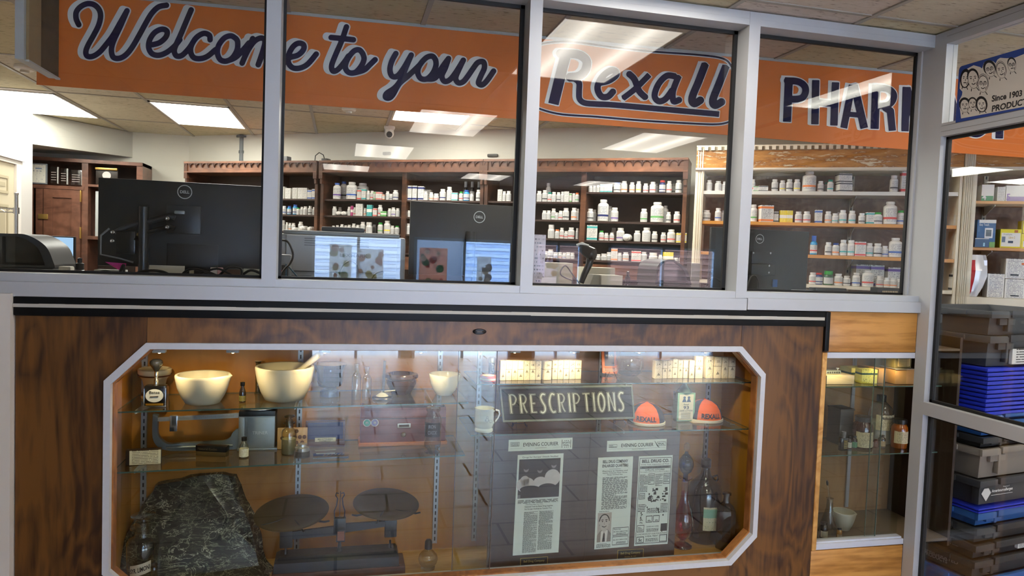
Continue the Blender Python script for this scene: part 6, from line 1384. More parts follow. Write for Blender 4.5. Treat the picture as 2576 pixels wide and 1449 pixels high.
mb = MB(); x = P(2145, 1000, Y=.385).x; mb.box(x-.009, x+.009, .381, .389, .36, 1.18); mb.build('slotted_standard', mat('#a9adb0', .35, .7), sc, True, smooth=0)
Q1, Q2, QF = 1.020, .712, .338
glass_shelf(sc, 1.999, 2.69, .095, .385, Q1, Q1); glass_shelf(sc, 1.999, 2.69, .095, .385, Q2, Q2)
a, b = P(2187, 1150, Y=.04).x, P(2213, 1150, Y=.03).x
MB().box(2.003, b, .030, .033, .362, 1.16).build('sliding_glass_door', GLASS_C, sc, True, smooth=0); MB().box(a, 2.443, .040, .043, .362, 1.16).build('sliding_glass_door', GLASS_C, sc, True, smooth=0)
MB().box(a-.001, a+.0012, .039, .044, .362, 1.16).box(b-.0012, b+.001, .029, .034, .362, 1.16).build('door_glass_edge', mat('#5b6b62', .3), sc, True, smooth=0)
puck(2117, 893, 'small square lamp at the left of the side case', .075, w=SPOT_W*.5); puck(2253, 893, 'small square lamp at the right of the side case', .10, aim=(-.05, .14, -.35), w=SPOT_W*.5)
CARD = mat('#b58a52', .7, var=.08, scale=20); TCARD = mat('#d9c9a2', .6)
def cbox(name, x0, x1, pbase, ptop, z, d, m_, label, y=None, rz=0):
    t, m = stand(name, label, 'box', (x0+x1)/2, pbase, z, 0, rz=rz); 
    if y is not None:
        t.location.x = P((x0+x1)/2, pbase, Y=y).x; t.location.y = y; m = mpp(t.location)
    w = (x1-x0)*m/2; h = (pbase-ptop)*m*.97; MB().bbox(-w, w, 0, d, 0, h, .002).build('box_body', m_, t); return t, m, w, h
t, m, w, h = cbox('wooden_block', 2074, 2154, 967, 944, Q1, .10, TCARD, 'pale rectangular block on the upper shelf of the side case')
t.location.y = max(t.location.y, .10)
t2 = thing('pill_mold', 'small metal pill mould with a row of round holes on the pale block', 'mould', t.location+V((-.012, .03, h+.001)))
MB().bbox(-24*m, 20*m, 0, .03, 0, 9*m, .001).build('body', mat('#9aa39a', .35, .5), t2)
mb = MB()
for k in range(6): mb.tube([((-18+6.5*k)*m, -.0006, 4*m), ((-18+6.5*k)*m, .0004, 4*m)], 2.2*m, 10)
mb.build('holes', BLACK, t2, smooth=0); MB().lathe([(1.5*m, 8*m), (1.5*m, 12*m), (4*m, 13*m), (4*m, 15*m), (0, 15*m)], 14, c=(14*m, .01, 0)).build('thumb_screw', mat('#d5d2c0', .3, .5), t2)
YB = printed('yellow_box', '#d9d667', '#4a5a3a', 8, 3, .4, band=(.45, .62), band_c='#1e4a30', fill=.3)
YB2 = printed('yellow_box_small', '#e0e06a', '#2c4a30', 9, 3, .4, band=(.62, .76), band_c='#1e4a30', fill=.45)
cbox('yellow_carton', 2137, 2199, 944, 914, Q1, .08, YB, 'larger yellow and green carton behind the small yellow one', y=.25)
cbox('yellow_carton', 2165, 2208, 965.5, 929, Q1, .05, YB2, 'small yellow and green carton at the front of the side case shelf', rz=-.08)
t, m, w, h = cbox('cardboard_box', 2231, 2288, 963, 925, Q1, .10, CARD, 'brown cardboard box with a metal edged lid on the upper shelf')
t.location.y = .13
MB().bbox(-w*1.04, w*1.08, -.003, .105, h, h+.003, .001).build('lid_edge', mat('#9a9386', .4, .4), t)
tb = t
cbox('cardboard_box', 2206, 2229, 962, 925, Q1, .12, mat('#9a7444', .7), 'narrow brown carton left of the larger cardboard box', y=.16, rz=.15)
t = thing('labelled_box', 'old box with a worn paper label on top of the cardboard box', 'box', tb.location+V((-.004, .015, h+.0045))); MB().bbox(-w*.85, w*.9, 0, .08, 0, 27*m, .001).build('box_body', mat('#6b6138', .6), t); MB().box(-w*.5, w*.75, -.001, 0, 4*m, 23*m).build('label_sheet', printed('old_label', '#c9b072', '#5a4626', 6, 3, .4), t, smooth=0)
# lower shelf of the side case
t, m = stand('metal_canister', 'tall dark grey metal box at the left of the lower side shelf', 'canister', 2088, 1105, Q2, 0); t.location.y = .24
m = mpp(t.location); MB().bbox(-20*m, 19*m, 0, .09, 0, 92*m, .002).bbox(-21*m, 21*m, -.002, .092, 88*m, 92*m, .001).build('body', mat('#3d3d38', .4, .3), t)
def jar(px, pb, r, h, label, glass, lidm, lab=None, lz=(.15, .6), fill=None, z=Q2, neck=.75, name='jar', y=None):
    t, m = stand(name, label, name.split('_')[-1], px, pb, z, r*.8)
    if y is not None: t.location.x = P(px, pb, Y=y).x; t.location.y = y; m = mpp(t.location)
    MB().lathe([(r*m*.96, 0), (r*m, 2*m), (r*m, h*m*.66), (r*m*.94, h*m*.74), (r*m*neck, h*m*.82), (r*m*neck, h*m*.86)], 30).build('body', glass, t)
    MB().lathe([(r*m*(neck+.04), h*m*.84), (r*m*(neck+.08), h*m*.85), (r*m*(neck+.08), h*m*.99), (0, h*m)], 28).build('lid', lidm, t)
    if lab: MB().lathe([(r*m*1.012, h*m*lz[0]), (r*m*1.012, h*m*lz[1])], 26, a0=-2.9, a1=-.3).build('label_sheet', lab, t)
    if fill: MB().lathe([(r*m*.93, 2*m), (r*m*.93, h*m*fill[1]), (0, h*m*fill[1])], 28).build('contents', fill[0], t)
    return t, m
LBL = printed('chemical_label', '#c9c0a0', '#5d564b', 12, 4, .35, fill=.5); DLID = mat('#141414', .4)
jar(2169, 1104, 24, 80, 'brown glass chemical jar with black lid and large cream label', mat('#3d2012', .12, coat=.7), DLID, LBL, (.06, .54), y=.20)
t, m = stand('glass_bottle', 'big clear glass reagent bottle of white powder with a round shoulder', 'bottle', 2230, 1119, Q2, 26)
MB().lathe([(a*m, b*m) for a, b in ((27, 0), (29, 2), (30, 60), (29, 76), (24, 90), (14, 100), (9, 106))], 36).build('body', gl('#c9cfc9', 1.45, 1.7), t)
MB().lathe([(a*m, b*m) for a, b in ((10, 103), (11, 105), (11, 119), (0, 120))], 24).build('lid', DLID, t); MB().lathe([(28*m, 1*m), (28.5*m, 54*m), (0, 54*m)], 30).build('white_powder', mat('#dedcd8', .8), t)
MB().lathe([(30.4*m, 36*m), (30.4*m, 74*m)], 26, a0=-2.6, a1=-.5).build('label_sheet', LBL, t)
tm = MB(); text(tm, 'Mallinckrodt', (0, 0, 0), (1, 0, 0), (0, 1, 0), bold=.02, shear=.3)
MB().add([(30.8*m*math.cos(-2.2+x*1.1), 30.8*m*math.sin(-2.2+x*1.1), (63+y*7)*m) for x, y, z in tm.v], tm.f).build('lettering', INK, t, smooth=0)
jar(2272, 1129, 19.5, 72, 'amber glass jar of orange powder with black lid at the right end', mat('#8a4a14', .1, coat=.7), DLID, LBL, (.18, .60), name='amber_jar')
t, m = stand('flat_flask', 'dark narrow square flask with a silver cap in front of the lower side shelf jars', 'flask', 2124, 1135, Q2, 0); t.location.y += .0
MB().bbox(-10*m, 10*m, 0, .02, 0, 33*m, .003).build('body', mat('#15100e', .12, coat=.7), t); MB().lathe([(5*m, 33*m), (5*m, 40*m), (5.6*m, 41*m), (5.6*m, 48*m), (0, 49*m)], 16, c=(0, .01, 0)).build('cap', mat('#8d8f94', .35, .6), t); MB().box(-2*m, 7*m, -.001, 0, 6*m, 28*m).build('label_sheet', printed('flask_label', '#8f8050', '#2a241a', 5, 1, .5), t, smooth=0)
for px, pb, r, h, lb, body, cp_, lc in ((2139, 1130.5, 6, 32, 'with dark cap, first of seven', '#2a1a14', '#16181a', '#cfcdbc'), (2152, 1130, 7, 33, 'with green and white label, second of seven', '#2a1a14', '#16181a', '#4f8a68'), (2165, 1129, 7, 28, 'with red cap, third of seven', '#7a2a20', '#b03a30', '#d6cdb8'),
        (2179, 1130, 7, 28, 'with black cap and grey label, fourth of seven', '#2a2420', '#16181a', '#8f9080'), (2193, 1127, 6.5, 28, 'with grey cap and pink-lined label, fifth of seven', '#4a4440', '#7d7c74', '#cfc3b4'), (2205.5, 1127, 5.5, 22, 'small maroon, sixth of seven', '#6a3a38', '#5a2a2a', '#7d504c'), (2222.5, 1127, 8.5, 31, 'brown with black cap, last of seven', '#26160e', '#121212', '#a3906c')):
    jar(px, pb, r, h, 'tiny medicine vial '+lb+' in the side case', mat(body, .15, coat=.6), mat(cp_, .4), printed('vl'+str(px), lc, '#55504a', 6, 2, .35, fill=.5), (.12, .55), name='medicine_vial', neck=.6)
t, m = stand('clipboard', 'dark flat binder lying at the left end of the lower side shelf', 'binder', 2078, 1140, Q2, 0); t.rotation_euler = (0, 0, .12)
t.location.y = .12; t.location.x = 2.058
MB().bbox(-.05, .04, 0, .14, .002, .016, .002).build('cover', mat('#2f302c', .4), t); MB().bbox(-.03, .02, .01, .03, .0165, .019, .001).build('clip', mat('#7a7f78', .35, .6), t)
# floor of the side case
t, m = stand('erlenmeyer_flask', 'clear conical glass flask holding a long glass rod', 'flask', 2078, 1334, QF, 20)
t.location.x = P(2084, 1320, Y=.16).x; t.location.y = .16; m = mpp(t.location)
MB().lathe([(a*m, b*m) for a, b in ((24, 0), (25, 3), (8, 62), (7, 84), (9, 86))], 32).build('body', gl('#b9bdae', 1.45, 1.8), t)
t3 = thing('glass_rod', 'long glass pipette with a black rubber tip leaning out of the conical flask', 'pipette', t.location+V((0, 0, .004)))
MB().tube([(12*m, 0, 2*m), (-4*m, -.003, 86*m), (-11*m, -.004, 120*m)], [.0045, .004, .0035], 10).build('tube', gl('#e4e4da', 1.5, 4), t3)
MB().tube([(-11*m, -.004, 118*m), (-12*m, -.004, 124*m), (-13.5*m, -.004, 130*m)], [.004, .006, .003], 10).build('rubber_tip', BLACK, t3)
jar(2076, 1356, 10, 40, 'small dark vial with cream label on the floor of the side case', mat('#15120e', .12, coat=.7), DLID, printed('fv1', '#c4b89a', '#4a4030', 5, 1, .5), (.1, .5), z=QF, name='medicine_vial', neck=.7)
jar(2114, 1355, 6.5, 25, 'tiny amber vial with cream label on the floor of the side case', mat('#9a6a14', .12, coat=.7), DLID, printed('fv2', '#c4a870', '#4a4030', 5, 1, .5), (.1, .4), z=QF, name='medicine_vial', neck=.7)
mortar(2129, 1336, 28, 15, 46, 'small grey-white mortar on the floor of the side case', mat('#b9b4a4', .35, coat=.3), -.75, QF)
# ------------------------------------------------------------------ work counter equipment behind the upper glass
CT = 1.345
PLB = mat('#17181a', .22, coat=.5); PLD = mat('#2c2d30', .45); PLG = mat('#b9b8b4', .5)
def ring_logo(mb, cx, cz, r, y=-.0015):
    pts = [(cx+r*math.cos(2*PI*k/28), cz+r*math.sin(2*PI*k/28)) for k in range(29)]
    ribbon(mb, pts, r*.06, lambda a, b: V((a, y, b)), rnd=False); text(mb, 'DELL', (cx-r*.66, y, cz-r*.22), (r*1.32, 0, 0), (0, 0, r*.44), bold=.02)
def monitor(lx, rx, ty, by_, Y, logo, label, arm=True, lw=.045, col='#1d1e1f'):
    """seen from behind: lx,rx,ty,by_ photo pixels of the back panel"""
    a = P(lx, ty, Y=Y); c = P(rx, ty, Y=Y); b = P(lx, by_, Y=Y); w = c.x-a.x; h = a.z-b.z; cx = (a.x+c.x)/2
    t = thing('monitor', label, 'monitor', (cx, Y, CT+.0))
    z0 = b.z-CT
    MB().bbox(-w/2, w/2, 0, .018, z0, z0+h, .004).build('back_shell', mat(col, .45), t)
    mb = MB(); lp = P(*logo[:2], Y=Y); ring_logo(mb, lp.x-cx, lp.z-CT, logo[2]*mpp(lp)); mb.build('logo', mat('#c9cbc9', .35, .4), t, smooth=0)
    MB().box(-w/2+.006, w/2-.006, .018, .0185, z0+.006, z0+h-.006).build('screen', mat('#0c0e12', .1), t, smooth=0)
    return t, w, h, z0, mpp(a), cx
t, w, h, z0, m, cx = monitor(247, 675, 446, 668, .35, (465, 483, 16.5), 'large black monitor seen from behind with round logo, nearest the left window')
mv = lambda px, py, Y=.35: (P(px, py, Y=Y).x-cx, P(px, py, Y=Y).z-CT)
for px, py in ((428, 521), (496, 524), (492, 583), (424, 549+31)):
    x, z = mv(px, py); mb = MB(); mb.lathe([(.006, 0), (.006, .003), (.0035, .003), (.003, .0015), (0, .0015)], 16); mb.v = [(a+x, -c, b+z) for a, b, c in mb.v]; mb.build('mount_screw', mat('#8d8f90', .3, .7), t)
x0, z0_ = mv(420, 515); x1, z1_ = mv(505, 590); MB().bbox(x0, x1, -.006, 0, z1_, z0_, .004).build('mount_plate', mat('#222325', .35), t)
x0, z0_ = mv(420, 612); x1, z1_ = mv(548, 690); MB().bbox(x0, x1, -.003, 0, max(.01, z1_), z0_, .002).build('port_cover', mat('#161617', .4), t)
x0, z0_ = mv(441, 530); x1, z1_ = mv(467, 540); MB().bbox(x0, x1, -.02, -.006, z1_, z0_, .004).build('release_latch', mat('#8f9192', .35, .5), t)
am = thing('display_mount', 'black dual monitor arm on a thick round post in front of the left monitor', 'monitor arm', (P(360, 700, Y=.28).x, .28, CT))
ax = am.location.x; av = lambda px, py, Y=.28: V((P(px, py, Y=Y).x-ax, Y-.28, P(px, py, Y=Y).z-CT))
top = av(360, 518)
MB().lathe([(.055, 0), (.055, .008), (.018, .012), (.017, top.z-.003), (.014, top.z)], 24).build('post', mat('#2c2d2e', .3, .2), am)
def armlink(pts, r, mt=PLD): 
    o = MB().tube(pts, r, 10).build('arm_link', mt, am); return o
armlink([av(372, 558), av(428, 543), av(440, 548)], .010); armlink([av(372, 585), av(430, 570), av(440, 575)], .010, PLB)
armlink([av(350, 560), av(320, 570), av(290, 585)], .010); armlink([av(350, 600), av(300, 610)], .012, PLB)
mb = MB(); q0 = av(293, 580); q1 = av(350, 640); mb.bbox(q0.x, q1.x-.01, -.012, .012, q1.z, q0.z, .006); mb.build('joint_block', mat('#0f0f10', .3), am)
for px, py in ((287, 584), (286, 606), (424, 550), (423, 572)):
    c = av(px, py); mb = MB(); mb.lathe([(.007, 0), (.007, .006), (.004, .008), (0, .006)], 14); mb.v = [(a+c.x, -cc-.012, b+c.z) for a, b, cc in mb.v]; mb.build('bolt', mat('#b9bbbd', .25, .8), am)
armlink([av(275, 575), av(254, 592), av(253, 640), av(300, 650), av(335, 660)], .0035, mat('#6f7072', .4))
MB().tube([av(371, 570), av(366, 578), av(355, 584), av(345, 588), av(347, 600)], .0025, 6).build('tie_cord', mat('#8f7a44', .6), am)
t, w, h, z0, m, cx = monitor(1033, 1330, 505, 690, .60, (1206, 546, 14), 'black monitor seen from behind with round logo, behind the middle window')
MB().tube([(.0, -.03, 0), (.0, -.03, .30)], .022, 16).build('stand_post', mat('#2c2d30', .35), t); MB().bbox(-.10, .10, -.09, .06, 0, .008, .003).build('stand_base', PLB, t)
t, w, h, z0, m, cx = monitor(1790, 2037, 571, 738, .60, (1911, 601, 11), 'black monitor seen from behind with round logo, behind the right window')
mv = lambda px, py: (P(px, py, Y=.6).x-cx, P(px, py, Y=.6).z-CT)
x0, z0_ = mv(1889, 632); x1, z1_ = mv(1940, 665); MB().bbox(x0, x1, -.010, 0, z1_, z0_, .003).build('mount_plate', mat('#151516', .35), t)
x0, z0_ = mv(1880, 663); x1, z1_ = mv(1938, 693); MB().bbox(x0, x1, -.04, -.010, z1_, z0_, .004).build('arm_bracket', mat('#202123', .35), t)
for px, py in ((1892, 636), (1935, 637), (1923, 668), (1922, 685)):
    x, z = mv(px, py); mb = MB(); mb.lathe([(.005, 0), (.005, .003), (0, .003)], 14); mb.v = [(a+x, -c-(.04 if py > 650 else .01), b+z) for a, b, c in mb.v]; mb.build('bolt', mat('#b9bbbd', .25, .8), t)
x0, z0_ = mv(1943, 703); x1, z1_ = mv(1953, 722); MB().bbox(x0, x1, -.008, 0, max(z1_, .01), z0_, .001).build('video_plug', mat('#2f5fa8', .4), t)
# lit screen at far left
a = P(95, 594, Y=1.6); b = P(186, 682, Y=1.6); t = thing('computer_screen', 'lit pale blue computer screen between the black machine and the monitor', 'monitor', ((a.x+b.x)/2, 1.6, CT)); w = (b.x-a.x)/2
MB().bbox(-w-.05, w+.004, 0, .02, b.z-CT-.05, a.z-CT+.004, .003).bbox(-.03, .03, .02, .05, -.6, b.z-CT, .004).build('bezel', BLACK, t)
MB().box(-w-.045, w-.004, -.0015, 0, b.z-CT+.015, a.z-CT-.002).build('lit_display', emis('screen_glow', '#a9cdf0', .9), t, smooth=0)
mb = MB(); mb.box(w-.10, w-.03, -.003, -.0016, b.z-CT+.07, b.z-CT+.10); mb.build('screen_icon', emis('screen_icon', '#d9a0a8', .6), t, smooth=0); MB().box(w-.12, w-.06, -.003, -.0016, b.z-CT+.018, b.z-CT+.03).build('task_bar', emis('screen_bar', '#5a7fb0', .6), t, smooth=0)
# desktop printers (rounded black label printer shape)
def hood_printer(px0, px1, ptop, pbase, Y, label, flip=False, d=.22):
    a = P(px0, pbase, Y=Y); b = P(px1, ptop, Y=Y); w = b.x-a.x; H = b.z-CT
    t = thing('label_printer', label, 'printer', ((a.x+b.x)/2, Y, CT))
    s = 1 if not flip else -1
    prof = spline([(-w/2, H*.50), (-w/2+.01, H*.86), (-w/2+.05, H*.985), (0, H), (w/2-.09, H*.985), (w/2-.03, H*.80), (w/2-.004, H*.52), (w/2, H*.46)], 5)
    poly = [(s*x, z) for x, z in [(-w/2, H*.42)]+prof+[(w/2, H*.42)]]
    MB().prism(poly, (0, 0, 0), (1, 0, 0), (0, 0, 1), (0, d, 0)).build('hood', mat('#2b2c2e', .42), t, smooth=35)
    poly = [(s*x*.84-s*w*.03, (z-H*.42)*.86+H*.45) for x, z in prof]
    MB().prism(poly+[(poly[-1][0], H*.45), (poly[0][0], H*.45)], (0, -.002, 0), (1, 0, 0), (0, 0, 1), (0, .0019, 0)).build('smoked_window', mat('#0a0b0c', .06, coat=1), t, smooth=0)
    MB().bbox(-w/2*.99, w/2*.99, -.010, d, 0, H*.42, .008).build('base', mat('#26272a', .45), t)
    MB().bbox(-w/2*.75, w/2*.80, -.018, -.008, H*.26, H*.38, .004).bbox(-w/2*.5, w/2*.1, -.020, -.010, H*.08, H*.22, .002, 1).build('front_slot', [mat('#3a3b3e', .4), mat('#77787a', .4)], t)
    return t
hood_printer(-95, 138, 592, 690, .40, 'black rounded desktop label printer at the far left')
hood_printer(1648, 1742, 655, 728, .50, 'black rounded desktop label printer left of the third monitor')
# the big grey laser printer
Y = .62; a = P(702, 700, Y=Y); b = P(1018, 700, Y=Y); tz = P(712, 577, Y=Y).z
t = thing('laser_printer', 'large light grey laser printer with rounded front behind the second window', 'printer', ((a.x+b.x)/2, Y, CT)); w = (b.x-a.x)/2; H = tz-CT
PLG2 = mat('#a5a6a8', .5)
MB().bbox(-w, w, 0, .34, 0, H*.94, .012).build('body', PLG2, t)
MB().bbox(-w*.96, w*.90, .01, .32, H*.94, H, .010).build('top_cover', mat('#8f9193', .5), t)
mb = MB(); mb.bbox(-w*.90, w*.86, -.010, 0, H*.36, H*.92, .006); mb.build('front_door', mat('#b0b1b4', .5), t)
mb = MB()
for k in range(4): mb.box(-w*.62, w*.40, -.0115, -.010, H*(.87-.035*k), H*(.88-.035*k))
for k in range(5): mb.box(-w*.9, -w*.5, -.0015, 0, H*(.28-.045*k), H*(.292-.045*k)); mb.box(w*.5, w*.85, -.0015, 0, H*(.28-.045*k), H*(.292-.045*k))
mb.build('vent_slots', mat('#5f6164', .5), t, smooth=0)
flat_text(t, 'LEXMARK', (-w*.06, -.0112, H*.60), (.12, 0, 0), (0, 0, .016), mat('#85878a', .4))
MB().box(-w*.9, -w*.1, -.0120, -.010, H*.352, H*.362).build('door_seam', BLACK, t, smooth=0)
MB().bbox(-.10, .09, .05, .25, H, H+.022, .010).build('exit_hump', mat('#33383f', .4), t)
def cable(pts, r, label, Y, col='#131313', nm='power_cable'):
    q = [P(px, py, Y=Y) for px, py in spline(pts, 5)]
    if q[0].z > CT+.01: q = [V((q[0].x, Y, CT+r)), V((q[0].x, Y, (q[0].z+CT)/2))]+q
    if q[-1].z > CT+.01: q += [V((q[-1].x, Y, (q[-1].z+CT)/2)), V((q[-1].x, Y, CT+r))]
    o = V((q[0].x, Y, max(CT, q[0].z)))
    t = MB().tube([p-o for p in q], r, 8).build(nm, mat(col, .4)); t.location = o; t['label'] = label; t['category'] = 'cable'; return t
cable([(690, 606), (712, 604), (727, 612), (737, 640), (730, 662), (714, 680), (704, 700)], .0042, 'thick black cable looping down at the left side of the laser printer', .30)
cable([(720, 664), (738, 684), (752, 702)], .003, 'short blue network cable by the green light of the laser printer', .32, '#1f4c66', 'network_cable')
cable([(852, 702), (858, 676), (872, 660), (888, 658), (900, 672), (903, 702)], .003, 'thin grey cable arching in front of the laser printer', .34, '#6c6d70')
cable([(935, 702), (945, 688), (965, 682)], .003, 'thin dark cable end near the right side of the laser printer', .34, '#3c3d40')
t = thing('power_adapter', 'dark grey power box with red and green lights left of the laser printer', 'adapter', V((P(716, 700, Y=.36).x, .36, CT))); mz = P(716, 640, Y=.36).z-CT
MB().bbox(-.022, .022, 0, .06, 0, mz, .008).build('body', mat('#77787a', .45), t); MB().bbox(-.016, .014, -.002, 0, mz*.1, mz*.75, .002).build('socket_panel', mat('#2a2b2d', .4), t)
MB().lathe([(.0025, 0), (0, .001)], 8, c=(-.012, -.003, mz*.62)).build('red_lamp', emis('red_lamp', '#d02038', 1), t); MB().bbox(.001, .006, -.004, -.002, mz*.35, mz*.38, .0005).build('green_lamp', emis('green_lamp', '#60e080', 2), t)
# cables tangled along the sill behind the left window
for i, (pts, r, lb) in enumerate((([(240, 690), (262, 682), (290, 688), (330, 694)], .004, 'black cable end at the left of the sill tangle'), ([(335, 690), (372, 681), (410, 684), (440, 700)], .005, 'black cable arching in front of the white folder'), ([(450, 700), (475, 678), (510, 680), (560, 700)], .005, 'black cable humped right of the white folder'),
        ([(500, 690), (545, 676), (580, 690), (610, 702)], .004, 'thin black cable crossing behind the pink and white cards'), ([(545, 700), (575, 674), (606, 676), (606, 702)], .005, 'thick black cable looped near the first mullion'), ([(600, 700), (630, 680), (660, 690)], .005, 'black cable running under the first mullion'),
        ([(300, 690), (307, 672), (312, 665)], .005, 'short thick black cable rising beside the pink note'))):
    cable(pts, r, lb, .22+.012*i)
def prop(name, px0, px1, ptop, Y, label, cat, m_, d=.03, b=.002, pbase=None):
    a = P(px0, ptop, Y=Y); c = P(px1, ptop, Y=Y); z0 = CT if pbase is None else P(px0, pbase, Y=Y).z
    t = thing(name, label, cat, ((a.x+c.x)/2, Y, z0+.0005)); MB().bbox(-(c.x-a.x)/2, (c.x-a.x)/2, 0, d, 0, a.z-z0, b).build('body', m_, t); return t, (c.x-a.x)/2, a.z-z0
prop('paper_folder', 375, 464, 667, .32, 'cream blank folder standing under the left monitor', 'folder', mat('#dcd6c6', .6), .01)
prop('card_stack', 529, 546, 673, .315, 'white cards with pink stripes standing among the cables', 'cards', mat('#ddd3cf', .6), .012)
t, w, h = prop('card_stack', 547, 561, 673, .318, 'pink striped card leaning beside the white cards', 'cards', mat('#d9a7ac', .6), .006)
prop('adhesive_dispenser', 476, 486, 676, .33, 'small cream object between two black cable humps', 'stationery', mat('#b9b09a', .5), .03)
prop('paper_tray', 612, 655, 676, .34, 'pale tray at the right end of the left window sill', 'tray', mat('#b9b7ab', .5), .04)
prop('white_box', 146, 178, 670, .36, 'small white tape box right of the black label printer', 'box', mat('#c9c4b8', .5), .04, .006)
t, w, h = prop('paper_pile', 236, 312, 678, .33, 'pile of papers under the pink note', 'papers', mat('#b9b9b4', .6), .05)
a = V(t.location); t = thing('pink_note', 'bright pink sticky note on top of the paper pile', 'note', a+V((.02, .005, h+.001))); MB().add([(-.035, 0, .028), (.035, .006, .024), (.032, .004, 0), (.012, -.004, 0)], [(0, 1, 2, 3)]).add([(-.035, .002, .028), (.035, .008, .024), (.032, .006, 0), (.012, -.002, 0)], [(3, 2, 1, 0)]).build('sheet', mat('#e0409a', .6), t, smooth=0)
def spray(px, ptop, Y, label, s=1):
    a = P(px, ptop, Y=Y); H = a.z-CT; t = thing('sanitizer_bottle', label, 'bottle', (a.x, Y, CT))
    MB().lathe([(.019*s, 0), (.020*s, .003), (.020*s, H*.50), (.014*s, H*.60), (.008*s, H*.64)], 24).build('body', gl('#8a6cb0', 1.45, 2), t)
    MB().lathe([(.018*s, .004), (.0185*s, H*.42), (0, H*.42)], 20).build('purple_gel', mat('#6a4a9a', .4), t)
    MB().lathe([(.011*s, H*.62), (.012*s, H*.63), (.012*s, H*.82), (.007*s, H*.84), (.007*s, H*.98), (0, H)], 20).build('pump_cap', mat('#1b1c1e', .35), t)
    MB().lathe([(.0205*s, H*.10), (.0205*s, H*.42)], 24).build('label_sheet', mat('#7a5aa8', .5), t)
spray(201, 648, .55, 'purple sanitizer bottle with dark pump beside the lit screen', 1.25); spray(1580, 682, .45, 'small purple sanitizer bottle right of the white cardboard box', 1.0)
# things behind the third window
t, w, h = prop('cardboard_box', 1513, 1567, 692, .45, 'plain white cardboard box on the counter behind the third window', 'box', mat('#cfc6ba', .65), .10)
MB().prism([(-w*2.2, 0), (-w, 0), (-w, h), (-w*1.55, h), (-w*2.2, h*.25)], (-.001, .02, 0), (1, 0, 0), (0, 0, 1), (0, .08, 0)).build('folded_flap', mat('#8f8a80', .65), t, smooth=0)
# barcode scanner
A_ = P(1480, 720, Y=.42); t = thing('barcode_scanner', 'black handheld barcode scanner standing upright in a curved holder', 'scanner', (A_.x, .42, CT)); sv = lambda px, py, o=0: V((P(px, py, Y=.42).x-A_.x, o, P(px, py, Y=.42).z-CT))
MB().tube([sv(1462, 712), sv(1470, 690), sv(1482, 665), sv(1486, 645)], [.012, .014, .016, .018], 14).build('handle', mat('#141416', .45), t)
MB().tube([sv(1462, 622, .02), sv(1474, 630), sv(1487, 640, -.02), sv(1491, 641, -.028)], [.016, .026, .030, .022], 16).build('head', mat('#1b1c1e', .35), t)
MB().tube([sv(1454, 617, .02), sv(1466, 613, .01), sv(1479, 619, -.01)], [.006, .008, .006], 10).build('white_rim', mat('#c9c9c6', .4), t)
MB().lathe([(.05, 0), (.05, .01), (.03, .018), (0, .02)], 24).build('stand_base', mat('#1b1c1e', .4), t)
MB().lathe([(.003, 0), (0, .001)], 8, c=tuple(sv(1477, 647, -.035))).build('indicator', mat('#d9d9d0', .4), t)
cable([(1440, 706), (1410, 690), (1422, 668), (1440, 690), (1460, 716)], .003, 'grey coiled cable left of the barcode scanner', .40, '#5a5a60')
# dispensing window items: bins, papers, credit note on shelf edge
t, w, h = prop('storage_bin', 1362, 1442, 660, .95, 'long white plastic tray behind the lower left of the third window', 'bin', mat('#d9d5c4', .5), .12, .004)
t, w, h = prop('storage_bin', 1470, 1548, 672, 1.0, 'white plastic tray right of the barcode scanner', 'bin', mat('#cfccb8', .5), .12, .004)
t, w, h = prop('pamphlet', 1362, 1400, 698, .30, 'white pamphlet with a red round seal at the lower left corner of the third window', 'pamphlet', mat('#dcd4cf', .6), .004)
mb = MB(); ribbon(mb, [(.0+.016*math.cos(k*.3), h*.55+.016*math.sin(k*.3)) for k in range(22)], .0028, lambda x, y: V((x-.004, -.001, y)), rnd=False); text(mb, '190', (-.014, -.001, h*.55-.005), (.02, 0, 0), (0, 0, .010)); mb.build('seal', mat('#c2543a', .5), t, smooth=0)
t, w, h = prop('acrylic_sign_holder', 1344, 1374, 590, .34, 'clear leaning sheet of printed notices at the left edge of the third window', 'notice', printed('notice', '#c5bccb', '#6a6a76', 18, 2, .4, fill=.45), .006)
t, w, h = prop('small_card', 1740, 1762, 662, .75, 'small white card right of the second label printer', 'card', mat('#d9d6d0', .6), .004)
t, w, h = prop('grey_box', 1195, 1292, 684, .40, 'dark grey open carton flap at the lower right of the second window', 'box', mat('#55565a', .6), .06)
# desk rack tops in the right window
t, w, h = prop('paper_stack', 2016, 2082, 731, .30, 'white papers lying at the sill of the right window', 'papers', mat('#cfcdca', .6), .08)
for a_, b_, lb in ((2052, 2130, 'black slotted desk tray on the sill, larger left one'), (2208, 2270, 'black slotted desk tray on the sill, right one')):
    t, w, h = prop('desk_tray', a_, b_, 724, .33, lb, 'tray', mat('#19191b', .4), .05)
    mb = MB()
    for k in range(9): mb.box(-w*.6+k*w*.14, -w*.6+k*w*.14+.006, -.001, 0, h-.028, h-.014)
    mb.build('slots', mat('#b09a7a', .5), t, smooth=0)
cable([(1876, 735), (1888, 700), (1900, 694), (1908, 712), (1905, 738)], .004, 'black cable looping below the third monitor', .40); cable([(1770, 735), (1785, 705), (1800, 700), (1822, 716)], .004, 'black cable loop left of the third mullion', .40)
